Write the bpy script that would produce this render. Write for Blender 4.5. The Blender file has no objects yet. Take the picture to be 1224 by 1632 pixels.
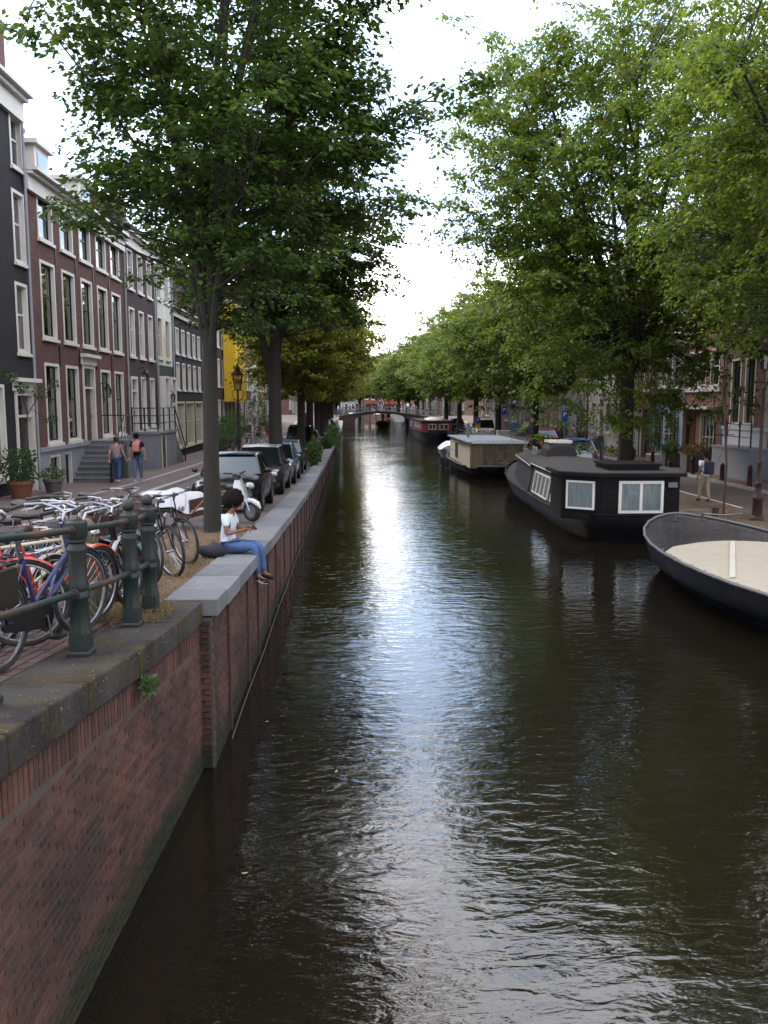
import bpy, bmesh, math, random
import numpy as np
from mathutils import Vector, Matrix
random.seed(7); RNG = np.random.default_rng(11)
SC = bpy.context.scene; COL = SC.collection
R = math.radians
# ---------------- camera
cam_d = bpy.data.cameras.new("camera"); cam = bpy.data.objects.new("camera", cam_d); COL.objects.link(cam)
cam_d.sensor_fit = 'VERTICAL'; cam_d.sensor_height = 24; cam_d.lens = 24*1367/1632
cam_d.clip_end = 3000; cam_d.clip_start = 0.05
cam.location = (0, 0, 4.0)
cam.rotation_euler = (R(90-7.336), 0, R(-2.053))
SC.camera = cam
# ---------------- world
W = bpy.data.worlds.new("World"); SC.world = W; W.use_nodes = True
nt = W.node_tree; nt.nodes.clear()
SUN_AZ, SUN_EL = -40.0, 32.0
sky = nt.nodes.new('ShaderNodeTexSky'); sky.sky_type = 'NISHITA'; sky.sun_disc = False
sky.sun_elevation = R(SUN_EL); sky.sun_rotation = R(SUN_AZ % 360); sky.air_density = 1.0; sky.dust_density = .7; sky.ozone_density = 2.2
tc = nt.nodes.new('ShaderNodeTexCoord'); sx = nt.nodes.new('ShaderNodeSeparateXYZ'); nt.links.new(tc.outputs['Generated'], sx.inputs[0])
def wmath(op, a, b=None, c=None):
    n = nt.nodes.new('ShaderNodeMath'); n.operation = op
    for i, v in enumerate((a, b, c)):
        if v is None: continue
        if isinstance(v, (int, float)): n.inputs[i].default_value = v
        else: nt.links.new(v, n.inputs[i])
    return n.outputs[0]
zc = wmath('MAXIMUM', sx.outputs[2], 0.05)
cx = wmath('DIVIDE', sx.outputs[0], wmath('ADD', zc, 0.25)); cy = wmath('DIVIDE', sx.outputs[1], wmath('ADD', zc, 0.25))
cb = nt.nodes.new('ShaderNodeCombineXYZ'); nt.links.new(cx, cb.inputs[0]); nt.links.new(cy, cb.inputs[1])
no = nt.nodes.new('ShaderNodeTexNoise'); no.inputs['Scale'].default_value = 2.1; no.inputs['Detail'].default_value = 7; no.inputs['Roughness'].default_value = .58; no.inputs['Distortion'].default_value = .4
nt.links.new(cb.outputs[0], no.inputs['Vector'])
# more cloud low in the sky, broken cloud with blue between it overhead
low = nt.nodes.new('ShaderNodeFloatCurve'); lc = low.mapping.curves[0]
for p_, v_ in zip(((0,.9),(.12,.75),(.22,.37),(.36,.37),(.48,.53),(.62,.58),(1,.46)), range(7)):
    if v_ == 0: lc.points[0].location = p_
    elif v_ == 6: lc.points[-1].location = p_
    else: lc.points.new(*p_)
low.mapping.update()
lowm = wmath('SUBTRACT', low.outputs[0], .5)
nt.links.new(sx.outputs[2], low.inputs['Value'])
cl = nt.nodes.new('ShaderNodeMapRange'); cl.inputs['From Min'].default_value = .38; cl.inputs['From Max'].default_value = .62; cl.inputs['To Min'].default_value = .10; cl.interpolation_type = 'SMOOTHSTEP'
nt.links.new(wmath('ADD', no.outputs['Fac'], lowm), cl.inputs['Value'])
mx = nt.nodes.new('ShaderNodeMix'); mx.data_type = 'RGBA'
nt.links.new(cl.outputs[0], mx.inputs['Factor']); veil = nt.nodes.new('ShaderNodeMix'); veil.data_type = 'RGBA'; veil.inputs['Factor'].default_value = .55; veil.inputs['B'].default_value = (9.5, 14, 21, 1); nt.links.new(sky.outputs[0], veil.inputs['A'])
nt.links.new(veil.outputs['Result'], mx.inputs['A']); mx.inputs['B'].default_value = (24, 22.8, 22.8, 1)
bg = nt.nodes.new('ShaderNodeBackground'); bg.inputs['Strength'].default_value = 0.15
ow = nt.nodes.new('ShaderNodeOutputWorld'); nt.links.new(mx.outputs['Result'], bg.inputs['Color']); nt.links.new(bg.outputs[0], ow.inputs[0])
# ---------------- sun
sd = bpy.data.lights.new("sun", 'SUN'); sun = bpy.data.objects.new("sun", sd); COL.objects.link(sun)
sd.energy = 1.3; sd.angle = R(11); sd.color = (1, .89, .70)
dv = Vector((math.cos(R(SUN_EL))*math.sin(R(SUN_AZ)), math.cos(R(SUN_EL))*math.cos(R(SUN_AZ)), math.sin(R(SUN_EL))))
sun.rotation_euler = dv.to_track_quat('Z', 'Y').to_euler(); sun.location = (-30, 10, 60)
SC.view_settings.view_transform = 'Standard'; SC.view_settings.look = 'None'; SC.view_settings.gamma = 1; SC.view_settings.use_curve_mapping = False
SC.view_settings.exposure = 0.62
SC.render.engine = 'CYCLES'
SC.cycles.max_bounces = 8; SC.cycles.transparent_max_bounces = 12; SC.cycles.caustics_reflective = False; SC.cycles.caustics_refractive = False
# ================= helpers
def interp(x, pts):
    return float(np.interp(x, [p[0] for p in pts], [p[1] for p in pts]))
ZL = [(-8,2.6),(2,2.45),(4.5,2.26),(5.1,2.2),(6.6,2.04),(7.85,1.93),(9,1.88),(12.7,1.68),(15,1.57),(24,1.2),(32,.97),(45,.75),(70,.55),(112,.5),(122,1.2),(129,1.95),(138,1.95),(146,1.1),(156,.5),(600,.5)]
ZR = [(-8,2.4),(4,2.2),(8,1.7),(14,1.1),(20,.72),(27,.5),(112,.5),(122,1.2),(129,1.75),(138,1.75),(146,1.1),(156,.5),(600,.5)]
def zl(y): return interp(y, ZL)
def zr(y): return interp(y, ZR)
class MB:
    def __init__(s): s.v = []; s.f = []
    def add(s, vs, fs):
        o = len(s.v); s.v += [tuple(v) for v in vs]; s.f += [tuple(i+o for i in f) for f in fs]
    def box(s, x0, x1, y0, y1, z0, z1, M=None):
        vs = [Vector((x, y, z)) for z in (z0, z1) for y in (y0, y1) for x in (x0, x1)]
        if M is not None: vs = [M @ v for v in vs]
        s.add(vs, [(0,2,3,1),(4,5,7,6),(0,1,5,4),(2,6,7,3),(0,4,6,2),(1,3,7,5)]); return s
    def tube(s, pts, r, n=6, cap=True):
        pts = [Vector(p) for p in pts]; rs = r if isinstance(r, (list, tuple)) else [r]*len(pts)
        o = len(s.v); up = None
        for i, p in enumerate(pts):
            t = (pts[min(i+1, len(pts)-1)] - pts[max(i-1, 0)])
            if t.length < 1e-9: t = Vector((0,0,1))
            t.normalize()
            if up is None: up = Vector((0,0,1)) if abs(t.z) < .9 else Vector((1,0,0))
            a = t.cross(up)
            if a.length < 1e-4: a = t.cross(Vector((.3,1,.2)))
            a.normalize(); b = a.cross(t).normalized(); up = b
            for k in range(n):
                an = 2*math.pi*k/n; s.v.append(tuple(p + (a*math.cos(an)+b*math.sin(an))*rs[i]))
        for i in range(len(pts)-1):
            for k in range(n):
                k2 = (k+1) % n
                s.f.append((o+i*n+k, o+i*n+k2, o+(i+1)*n+k2, o+(i+1)*n+k))
        if cap:
            s.f.append(tuple(o+k for k in range(n))[::-1]); s.f.append(tuple(o+(len(pts)-1)*n+k for k in range(n)))
        return s
    def lathe(s, prof, n=12, c=(0,0,0), sq=False, rot=0, M=None):
        # prof list of (r,z); closed at both ends
        o = len(s.v)
        for r, z in prof:
            for k in range(n):
                an = 2*math.pi*(k+.5)/n + rot
                v = Vector((c[0]+r*math.cos(an), c[1]+r*math.sin(an), c[2]+z))
                s.v.append(tuple(M @ v if M is not None else v))
        for i in range(len(prof)-1):
            for k in range(n):
                k2 = (k+1) % n
                s.f.append((o+i*n+k, o+i*n+k2, o+(i+1)*n+k2, o+(i+1)*n+k))
        s.f.append(tuple(o+k for k in range(n))[::-1]); s.f.append(tuple(o+(len(prof)-1)*n+k for k in range(n)))
        return s
    def torus(s, c, ax, Rr, r, n=28, m=6, flat=1.0):
        # ring in plane perpendicular to ax ('y' or 'x' or 'z')
        o = len(s.v); c = Vector(c)
        for i in range(n):
            a = 2*math.pi*i/n
            e = {'y': Vector((math.cos(a),0,math.sin(a))), 'x': Vector((0,math.cos(a),math.sin(a))), 'z': Vector((math.cos(a),math.sin(a),0))}[ax]
            w = {'y': Vector((0,1,0)), 'x': Vector((1,0,0)), 'z': Vector((0,0,1))}[ax]
            for k in range(m):
                b = 2*math.pi*k/m
                s.v.append(tuple(c + e*(Rr + r*math.cos(b)) + w*(r*flat*math.sin(b))))
        for i in range(n):
            for k in range(m):
                i2 = (i+1) % n; k2 = (k+1) % m
                s.f.append((o+i*m+k, o+i2*m+k, o+i2*m+k2, o+i*m+k2))
        return s
    def ball(s, c, r, n=10, m=7, sc=(1,1,1)):
        prof = [(max(math.sin(math.pi*i/m), .02), -math.cos(math.pi*i/m)) for i in range(m+1)]
        o = len(s.v)
        s.lathe(prof, n)
        for i in range(o, len(s.v)):
            v = s.v[i]; s.v[i] = (c[0]+v[0]*r*sc[0], c[1]+v[1]*r*sc[1], c[2]+v[2]*r*sc[2])
        return s
    def mesh(s, name, m=None, smooth=False):
        me = bpy.data.meshes.new(name); me.from_pydata(s.v, [], s.f)
        if m: me.materials.append(m)
        if smooth:
            me.shade_smooth()
            try: me.set_sharp_from_angle(angle=R(40))
            except Exception: pass
        me.update(); return me
    def build(s, name, m=None, parent=None, smooth=False, kind=None, loc=None):
        return obj(name, s.mesh(name, m, smooth), parent, kind, loc)
def obj(name, me, parent=None, kind=None, loc=None, rz=None):
    o = bpy.data.objects.new(name, me); COL.objects.link(o)
    if parent is not None: o.parent = parent
    if kind: o['kind'] = kind
    if loc is not None: o.location = loc
    if rz is not None: o.rotation_euler = (0, 0, rz)
    return o
def tag(o, label, cat, group=None):
    o['label'] = label; o['category'] = cat
    if group: o['group'] = group
    return o
def thing(name, label, cat, loc=(0,0,0), rz=0, group=None):
    o = bpy.data.objects.new(name, None); o.empty_display_size = .2; COL.objects.link(o)
    o.location = loc; o.rotation_euler = (0, 0, rz); return tag(o, label, cat, group)
def dup(o, parent=None, loc=None, rz=None, label=None, group=None, swap=None):
    c = o.copy(); COL.objects.link(c); c.parent = parent
    if loc is not None: c.location = loc
    if rz is not None: c.rotation_euler = (o.rotation_euler[0], o.rotation_euler[1], rz)
    if label: c['label'] = label
    if group: c['group'] = group
    for ch in o.children: 
        d = dup(ch, c)
    return c
def npmesh(name, V, F, m=None, smooth=False, mi=None):
    me = bpy.data.meshes.new(name); V = np.asarray(V, dtype=np.float32); F = np.asarray(F, dtype=np.int32)
    me.vertices.add(len(V)); me.vertices.foreach_set('co', V.ravel())
    k = F.shape[1]; me.loops.add(F.size); me.loops.foreach_set('vertex_index', F.ravel())
    me.polygons.add(len(F)); me.polygons.foreach_set('loop_start', np.arange(0, F.size, k, dtype=np.int32))
    try: me.polygons.foreach_set('loop_total', np.full(len(F), k, dtype=np.int32))
    except Exception: pass
    if m: me.materials.append(m)
    me.update(calc_edges=True); me.validate()
    return me
# ---------------- materials
_M = {}
def _rgb(c): return (c[0], c[1], c[2], 1)
class NB:
    def __init__(s, name):
        s.m = bpy.data.materials.new(name); s.m.use_nodes = True; s.t = s.m.node_tree; s.b = s.t.nodes['Principled BSDF']; s.o = s.t.nodes['Material Output']
    def n(s, typ, **kw):
        x = s.t.nodes.new('ShaderNode'+typ)
        for k, v in kw.items():
            if k in x.inputs: x.inputs[k].default_value = v
            else: setattr(x, k, v)
        return x
    def l(s, a, b): s.t.links.new(a, b)
    def co(s, which='Object', scale=(1,1,1)):
        c = s.n('TexCoord'); m = s.n('Mapping'); m.inputs['Scale'].default_value = scale; s.l(c.outputs[which], m.inputs[0]); return m.outputs[0]
    def noise(s, vec, sc, det=4, ro=.55, dist=0):
        x = s.n('TexNoise'); x.inputs['Scale'].default_value = sc; x.inputs['Detail'].default_value = det; x.inputs['Roughness'].default_value = ro; x.inputs['Distortion'].default_value = dist
        if vec is not None: s.l(vec, x.inputs['Vector'])
        return x.outputs['Fac']
    def ramp(s, fac, stops):
        x = s.n('ValToRGB'); e = x.color_ramp.elements
        while len(e) < len(stops): e.new(.5)
        for el, (p, c) in zip(e, stops): el.position = p; el.color = _rgb(c) if not isinstance(c, (int, float)) else (c, c, c, 1)
        s.l(fac, x.inputs[0]); return x.outputs[0]
    def mix(s, f, a, b, bt='MIX'):
        x = s.n('Mix'); x.data_type = 'RGBA'; x.blend_type = bt
        for inp, v in ((x.inputs['Factor'], f), (x.inputs['A'], a), (x.inputs['B'], b)):
            if isinstance(v, (int, float)): inp.default_value = v if inp.type == 'VALUE' else (v, v, v, 1)
            elif isinstance(v, tuple): inp.default_value = _rgb(v)
            else: s.l(v, inp)
        return x.outputs['Result']
    def math(s, op, a, b=0.0):
        x = s.n('Math'); x.operation = op
        for i, v in enumerate((a, b)):
            if isinstance(v, (int, float)): x.inputs[i].default_value = v
            else: s.l(v, x.inputs[i])
        return x.outputs[0]
    def bump(s, h, st=.3, d=.01):
        x = s.n('Bump'); x.inputs['Strength'].default_value = st; x.inputs['Distance'].default_value = d; s.l(h, x.inputs['Height']); s.l(x.outputs[0], s.b.inputs['Normal'])
    def setc(s, c):
        if isinstance(c, tuple): s.b.inputs['Base Color'].default_value = _rgb(c)
        else: s.l(c, s.b.inputs['Base Color'])
def mat(name, col, rough=.6, metal=0, var=.25, sc=6, bump=.15, bd=.004, spec=None, coat=0, which='Object', obvar=0, isl=0, dirt=None):
    """painted or plain surface with grain, dirt and slight relief"""
    if name in _M: return _M[name]
    b = NB(name); v = b.co(which)
    n1 = b.noise(v, sc, 5, .6); n2 = b.noise(v, sc*.22, 3)
    c = b.mix(b.math('MULTIPLY', b.ramp(n1, [(.3, 0.), (.75, 1.)]), var), tuple(col), tuple(x*.55 for x in col))
    d = dirt or tuple(x*.6+.01 for x in col)
    c = b.mix(b.math('MULTIPLY', b.ramp(n2, [(.42, 0.), (.7, 1.)]), var*1.2 if var < .8 else 1.), c, d)
    if obvar or isl:
        r = b.n('ObjectInfo').outputs['Random'] if obvar else b.n('NewGeometry').outputs['Random Per Island']
        k = obvar or isl
        h = b.n('HueSaturation'); b.l(c, h.inputs['Color']); mr = b.n('MapRange'); b.l(r, mr.inputs[0]); mr.inputs['To Min'].default_value = 1-k; mr.inputs['To Max'].default_value = 1+k; b.l(mr.outputs[0], h.inputs['Value'])
        c = h.outputs[0]
    b.setc(c); b.b.inputs['Metallic'].default_value = metal
    rr = b.n('MapRange'); b.l(n1, rr.inputs[0]); rr.inputs['To Min'].default_value = max(rough-.12, .02); rr.inputs['To Max'].default_value = min(rough+.15, 1); b.l(rr.outputs[0], b.b.inputs['Roughness'])
    b.b.inputs['Specular IOR Level'].default_value = .22 if spec is None else spec
    if coat: b.b.inputs['Coat Weight'].default_value = coat; b.b.inputs['Coat Roughness'].default_value = .04
    if bump: b.bump(n1, bump, bd)
    _M[name] = b.m; return b.m
def brick_mat(name, col, mortar=(.13,.12,.11), sx=1, plane='YZ', bw=.22, bh=.066, var=.35, stain=(.03,.025,.03)):
    if name in _M: return _M[name]
    b = NB(name); tcn = b.n('TexCoord'); s = b.n('SeparateXYZ'); b.l(tcn.outputs['Object'], s.inputs[0])
    c = b.n('CombineXYZ')
    if plane == 'YZ': b.l(b.math('ADD', s.outputs[0], s.outputs[1]), c.inputs[0]); b.l(s.outputs[2], c.inputs[1])
    else: b.l(s.outputs[0], c.inputs[0]); b.l(s.outputs[1], c.inputs[1])
    t = b.n('TexBrick'); b.l(c.outputs[0], t.inputs['Vector'])
    t.inputs['Scale'].default_value = 1; t.inputs['Brick Width'].default_value = bw; t.inputs['Row Height'].default_value = bh; t.inputs['Mortar Size'].default_value = .007; t.inputs['Mortar Smooth'].default_value = .3
    t.inputs['Color1'].default_value = _rgb(col); t.inputs['Color2'].default_value = _rgb(tuple(x*(1-var) for x in col)); t.inputs['Mortar'].default_value = _rgb(mortar); t.inputs['Bias'].default_value = -.1
    n1 = b.noise(tcn.outputs['Object'], .7, 5, .65); n2 = b.noise(tcn.outputs['Object'], 9, 4)
    cc = b.mix(b.math('MULTIPLY', b.ramp(n1, [(.42, 0.), (.72, 1.)]), .55), t.outputs['Color'], stain)
    cc = b.mix(b.math('MULTIPLY', n2, .35), cc, tuple(x*.7 for x in col))
    b.setc(cc); b.b.inputs['Roughness'].default_value = .85; b.b.inputs['Specular IOR Level'].default_value = .2
    h = b.math('ADD', b.math('MULTIPLY', t.outputs['Fac'], -1.0), b.math('MULTIPLY', n2, .4)); b.bump(h, .5, .012)
    _M[name] = b.m; return b.m
def leaf_mat(name, c1, c2, c3, trans=.45):
    if name in _M: return _M[name]
    b = NB(name); g = b.n('NewGeometry'); r = g.outputs['Random Per Island']
    col = b.ramp(r, [(0., c1), (.55, c2), (1., c3)])
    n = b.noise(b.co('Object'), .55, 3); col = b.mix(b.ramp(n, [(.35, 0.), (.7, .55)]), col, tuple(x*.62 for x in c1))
    b.setc(col); b.b.inputs['Roughness'].default_value = .5; b.b.inputs['Specular IOR Level'].default_value = .35
    tr = b.n('BsdfTranslucent'); hs = b.n('HueSaturation'); hs.inputs['Value'].default_value = 1.7; hs.inputs['Hue'].default_value = .485; hs.inputs['Saturation'].default_value = 1.1; b.l(col, hs.inputs['Color']); b.l(hs.outputs[0], tr.inputs['Color'])
    ms = b.n('MixShader'); ms.inputs[0].default_value = trans; b.l(b.b.outputs[0], ms.inputs[1]); b.l(tr.outputs[0], ms.inputs[2]); b.l(ms.outputs[0], b.o.inputs[0])
    _M[name] = b.m; return b.m
def glass_mat(name, tint=(.6,.7,.7), tr=.55):
    if name in _M: return _M[name]
    b = NB(name); g = b.n('BsdfGlossy'); g.inputs['Roughness'].default_value = .02; g.inputs['Color'].default_value = (.95,.97,1,1)
    t = b.n('BsdfTransparent'); t.inputs['Color'].default_value = _rgb(tint); fr = b.n('Fresnel'); fr.inputs[0].default_value = 1.55
    nz = b.noise(b.co('Object'), 1.3, 2); bm = b.n('Bump'); bm.inputs['Strength'].default_value = .12; bm.inputs['Distance'].default_value = .02; b.l(nz, bm.inputs['Height']); b.l(bm.outputs[0], g.inputs['Normal'])
    f = b.math('ADD', b.math('MULTIPLY', fr.outputs[0], 1.3), .05)
    f2 = b.n('Clamp'); b.l(f, f2.inputs[0])
    ms = b.n('MixShader'); b.l(f2.outputs[0], ms.inputs[0]); b.l(t.outputs[0], ms.inputs[1]); b.l(g.outputs[0], ms.inputs[2]); b.l(ms.outputs[0], b.o.inputs[0])
    _M[name] = b.m; return b.m
WHITE = mat('white_paint', (.50,.48,.45), .5, var=.18, sc=8); CREAM = mat('cream_paint', (.44,.40,.32), .5, var=.15)
GLASS = glass_mat('window_glass', (.5,.56,.55)); DARKROOM = mat('room_shade_paint', (.012,.012,.013), .9, var=.1, bump=0)  # near-black colour paints in the shade of unlit rooms
BLACKP = mat('black_paint', (.008,.008,.009), .35, var=.3); GREENP = mat('post_green_paint', (.007,.016,.015), .5, var=.45, sc=14, bump=.5, bd=.004, dirt=(.028,.020,.016), spec=.35)
STONE = mat('blue_grey_stone', (.135,.14,.152), .75, var=.4, sc=12, bump=.4, bd=.006, dirt=(.085,.08,.075), isl=0, obvar=.22)
GREYPLASTER = mat('grey_plaster', (.19,.20,.23), .8, var=.3, sc=5, bump=.2)
STEEL = mat('chrome_steel', (.32,.32,.34), .28, metal=1, var=.2, sc=30, bump=.05); ALU = mat('brushed_alloy', (.24,.24,.26), .35, metal=1, var=.25, sc=20, bump=.05)
RUBBER = mat('black_rubber', (.018,.018,.018), .8, var=.4, sc=30, dirt=(.05,.045,.04)); LEATHER = mat('worn_black_leather', (.03,.027,.028), .45, var=.4, sc=25)
REDLAMP = mat('red_reflector', (.55,.02,.015), .15, var=.1, coat=.8); CURTAIN = mat('grey_curtain', (.42,.41,.42), .9, var=.2)
SLATE = mat('dark_roof_tiles', (.05,.045,.05), .6, var=.4, sc=5); CHIM = brick_mat('chimney_brick', (.14,.06,.05))
# ================= THE SETTING
def sheet(name, xs, ys, zf, m, kind='structure'):
    V = [(x, y, zf(x, y)) for y in ys for x in xs]; n = len(xs); F = [(j*n+i, j*n+i+1, (j+1)*n+i+1, (j+1)*n+i) for j in range(len(ys)-1) for i in range(n-1)]
    me = bpy.data.meshes.new(name); me.from_pydata(V, [], F); me.materials.append(m); me.update(); return obj(name, me, None, kind)
# water
b = NB('canal_water'); c = b.n('TexCoord')
mp = b.n('Mapping'); mp.inputs['Scale'].default_value = (.6, 1.25, 1); b.l(c.outputs['Object'], mp.inputs[0])
mp2 = b.n('Mapping'); mp2.inputs['Scale'].default_value = (.55, 1.0, 1); b.l(c.outputs['Object'], mp2.inputs[0])
calm = b.ramp(b.noise(c.outputs['Object'], .16, 3, .55, .8), [(.36, .15), (.62, 1.)])
w1 = b.noise(mp2.outputs[0], .95, 3, .5, .35); w2 = b.noise(mp.outputs[0], 4.6, 3, .5, .6); w3 = b.noise(mp.outputs[0], 13, 2, .5, .4)
h = b.math('ADD', b.math('MULTIPLY', w1, .42), b.math('ADD', b.math('MULTIPLY', w2, .34), b.math('MULTIPLY', w3, .07)))
h = b.math('MULTIPLY', h, b.math('ADD', b.math('MULTIPLY', calm, .65), .45))
b.setc(b.mix(b.noise(c.outputs['Object'], .35, 4), (.006,.005,.0032), (.010,.008,.005))); b.b.inputs['Roughness'].default_value = .012; b.b.inputs['IOR'].default_value = 1.5
b.b.inputs['Specular IOR Level'].default_value = .62
b.bump(h, 1.0, .043); _M['canal_water'] = b.m
sheet('water', [-3.5, 12.5], [-20, 0, 60, 150, 600], lambda x, y: 0, b.m)
# paving materials
def paving(name, base, dust=(.16,.13,.10), k=.5):
    b = NB(name); tcn = b.n('TexCoord'); mpg = b.n('Mapping'); b.l(tcn.outputs['Object'], mpg.inputs[0])
    t = b.n('TexBrick'); b.l(mpg.outputs[0], t.inputs['Vector']); t.inputs['Scale'].default_value = 1; t.inputs['Brick Width'].default_value = .21; t.inputs['Row Height'].default_value = .08; t.inputs['Mortar Size'].default_value = .008
    t.inputs['Color1'].default_value = _rgb(base); t.inputs['Color2'].default_value = _rgb(tuple(x*.62 for x in base)); t.inputs['Mortar'].default_value = (.05,.045,.04,1)
    n1 = b.noise(tcn.outputs['Object'], .35, 6, .65); n2 = b.noise(tcn.outputs['Object'], 7, 4)
    cc = b.mix(b.math('MULTIPLY', b.ramp(n1, [(.45, 0.), (.65, 1.)]), k), t.outputs['Color'], dust); cc = b.mix(b.math('MULTIPLY', n2, .4), cc, tuple(x*.6 for x in base))
    b.setc(cc); b.b.inputs['Roughness'].default_value = .8; b.bump(b.math('ADD', b.math('MULTIPLY', t.outputs['Fac'], -1.), n2), .4, .006); return b.m
PAVE = paving('clinker_paving', (.10,.056,.054), (.10,.08,.065)); ROADM = paving('clinker_road', (.085,.056,.053), (.085,.07,.062), .4); PAVER = paving('red_clinker_paving', (.15,.068,.060), (.12,.09,.075), .35)
EARTH = mat('dry_earth', (.12,.08,.058), .95, var=.6, sc=9, bump=.8, bd=.02, dirt=(.10,.075,.05))
ysL = [-8,0,2,4.5,5.1,6.6,7.85,9,11,12.7,15,19,24,28,32,38,45,57,70,90,112,122,129,138,146,156,200,300,600]
sheet('quay_ground_left', [-80,-12,-6.6,-2.04], ysL, lambda x, y: zl(y)-.03-(.0 if x > -7 else 0), ROADM)
sheet('quay_ground_right', [10.45,12.85,15.75,24,90], ysL+[], lambda x, y: zr(y), ROADM)
sheet('ground', [-1500,-80], [-100,600,1600], lambda x, y: .4, EARTH); sheet('ground', [90,1500], [-100,600,1600], lambda x, y: .4, EARTH)
sheet('ground', [-80,90], [600,1600], lambda x, y: .49, EARTH)
# pavements with kerbs
yp = [y for y in ysL if y >= 9 and y <= 122]
sheet('pavement_left', [-10.3,-6.62], yp, lambda x, y: zl(y)+.07, PAVE)
sheet('pavement_right', [15.9,18.1], [y for y in ysL if 20 <= y or y == 19], lambda x, y: zr(y)+.10, PAVER)
KERB = mat('pale_kerb_stone', (.30,.30,.30), .8, var=.35, sc=9, bump=.3)
def strip(name, x0, x1, y0, y1, zf, t0, t1, m, step=4, kind='structure', parent=None):
    mb = MB(); y = y0; ys = list(np.arange(y0, y1, step))+[y1]; V = []; 
    for y in ys: V += [(x0,y,zf(y)+t0),(x1,y,zf(y)+t0),(x1,y,zf(y)+t1),(x0,y,zf(y)+t1)]
    F = []
    for i in range(len(ys)-1):
        for k in range(4): F.append((i*4+k, i*4+(k+1)%4, (i+1)*4+(k+1)%4, (i+1)*4+k))
    F += [(0,3,2,1), tuple(len(V)-4+k for k in range(4))]
    mb.add(V, F); return mb.build(name, m, parent, kind=kind)
strip('kerb', -6.62, -6.42, 9, 122, zl, -.1, .085, KERB); strip('kerb', 15.72, 15.9, 19, 122, zr, -.1, .112, KERB)
strip('stoop_edge_strip', -8.0, -7.86, 24, 122, zl, 0, .078, KERB)
WLINE = mat('worn_white_line', (.5,.5,.48), .8, var=.5, sc=10)
strip('road_marking', 12.81, 12.92, 19, 110, zr, -.01, .006, WLINE)
# left quay wall behind the coping: brick core, then individual bricks near the camera
def core(name, x0, x1, y0, y1, zf, top, m):
    ys = [y for y in np.unique(np.concatenate([np.arange(y0, y1, 3.), [y1]]))]; mb = MB(); V = []
    for y in ys: V += [(x0,y,-1.2),(x1,y,-1.2),(x1,y,zf(y)+top),(x0,y,zf(y)+top)]
    F = [(i*4+k, i*4+(k+1)%4, (i+1)*4+(k+1)%4, (i+1)*4+k) for i in range(len(ys)-1) for k in range(4)]+[(0,3,2,1), tuple(len(V)-4+k for k in range(4))]
    mb.add(V, F); return mb.build(name, m, None, kind='structure')
MORT = mat('old_mortar', (.085,.066,.056), .95, var=.6, sc=14, bump=.5, bd=.005, dirt=(.06,.05,.05))
QBRICK = brick_mat('quay_brick', (.11,.056,.045), (.07,.06,.058))
core('quay_wall_left', -2.04, -1.53, 18.0, 123, zl, -.19, QBRICK)
core('quay_wall_right', 10.12, 10.5, -8, 123, zr, -.02, QBRICK)
core('quay_wall_left', -2.04, -1.53, 139, 600, zl, -.02, QBRICK); core('quay_wall_right', 10.12, 10.5, 139, 600, zr, -.02, QBRICK)
nearwall = core('quay_wall', -2.04, -1.537, 9.07, 18.0, zl, -.19, MORT)
# individual bricks
def brickmat(name, cols, stain):
    b = NB(name); g = b.n('NewGeometry').outputs['Random Per Island']; oi = b.n('ObjectInfo').outputs['Random']
    r = b.math('FRACT', b.math('ADD', g, oi)); col = b.ramp(r, cols)
    tcn = b.n('TexCoord'); geo = b.n('NewGeometry').outputs['Position']
    n1 = b.noise(geo, 1.1, 5, .65, .6); n2 = b.noise(geo, 28, 4, .65)
    col = b.mix(b.math('MULTIPLY', b.ramp(n1, [(.40, 0.), (.62, 1.)]), .8), col, stain); col = b.mix(b.math('MULTIPLY', b.ramp(n2, [(.5, 0.), (.8, 1.)]), .35), col, (.15,.13,.13))
    sz = b.n('SeparateXYZ'); b.l(geo, sz.inputs[0]); zz = b.math('ADD', sz.outputs[2], b.math('MULTIPLY', n1, -.35)); col = b.mix(b.ramp(zz, [(.0, .9), (.22, 0.)]), col, (.016,.020,.010))
    b.setc(col); b.b.inputs['Roughness'].default_value = .85; b.b.inputs['Specular IOR Level'].default_value = .2; b.bump(n2, .6, .006); _M[name] = b.m; return b.m
BRICKP = brickmat('wing_wall_brick', [(0., (.050,.025,.021)), (.35, (.084,.037,.029)), (.7, (.112,.049,.038)), (1., (.072,.044,.040))], (.022,.016,.014))
def brick_box(mb, M, L, Hh, D=.03, j=0):
    # brick face in plane of wall: local x along wall, z up, y = outward
    c = .004
    V = [(-L/2,0,-Hh/2),(L/2,0,-Hh/2),(L/2,0,Hh/2),(-L/2,0,Hh/2),(-L/2+c,D,-Hh/2+c),(L/2-c,D,-Hh/2+c),(L/2-c,D,Hh/2-c),(-L/2+c,D,Hh/2-c)]
    mb.add([M @ Vector(v) for v in V], [(4,5,6,7),(0,1,5,4),(1,2,6,5),(2,3,7,6),(3,0,4,7)])
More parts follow.
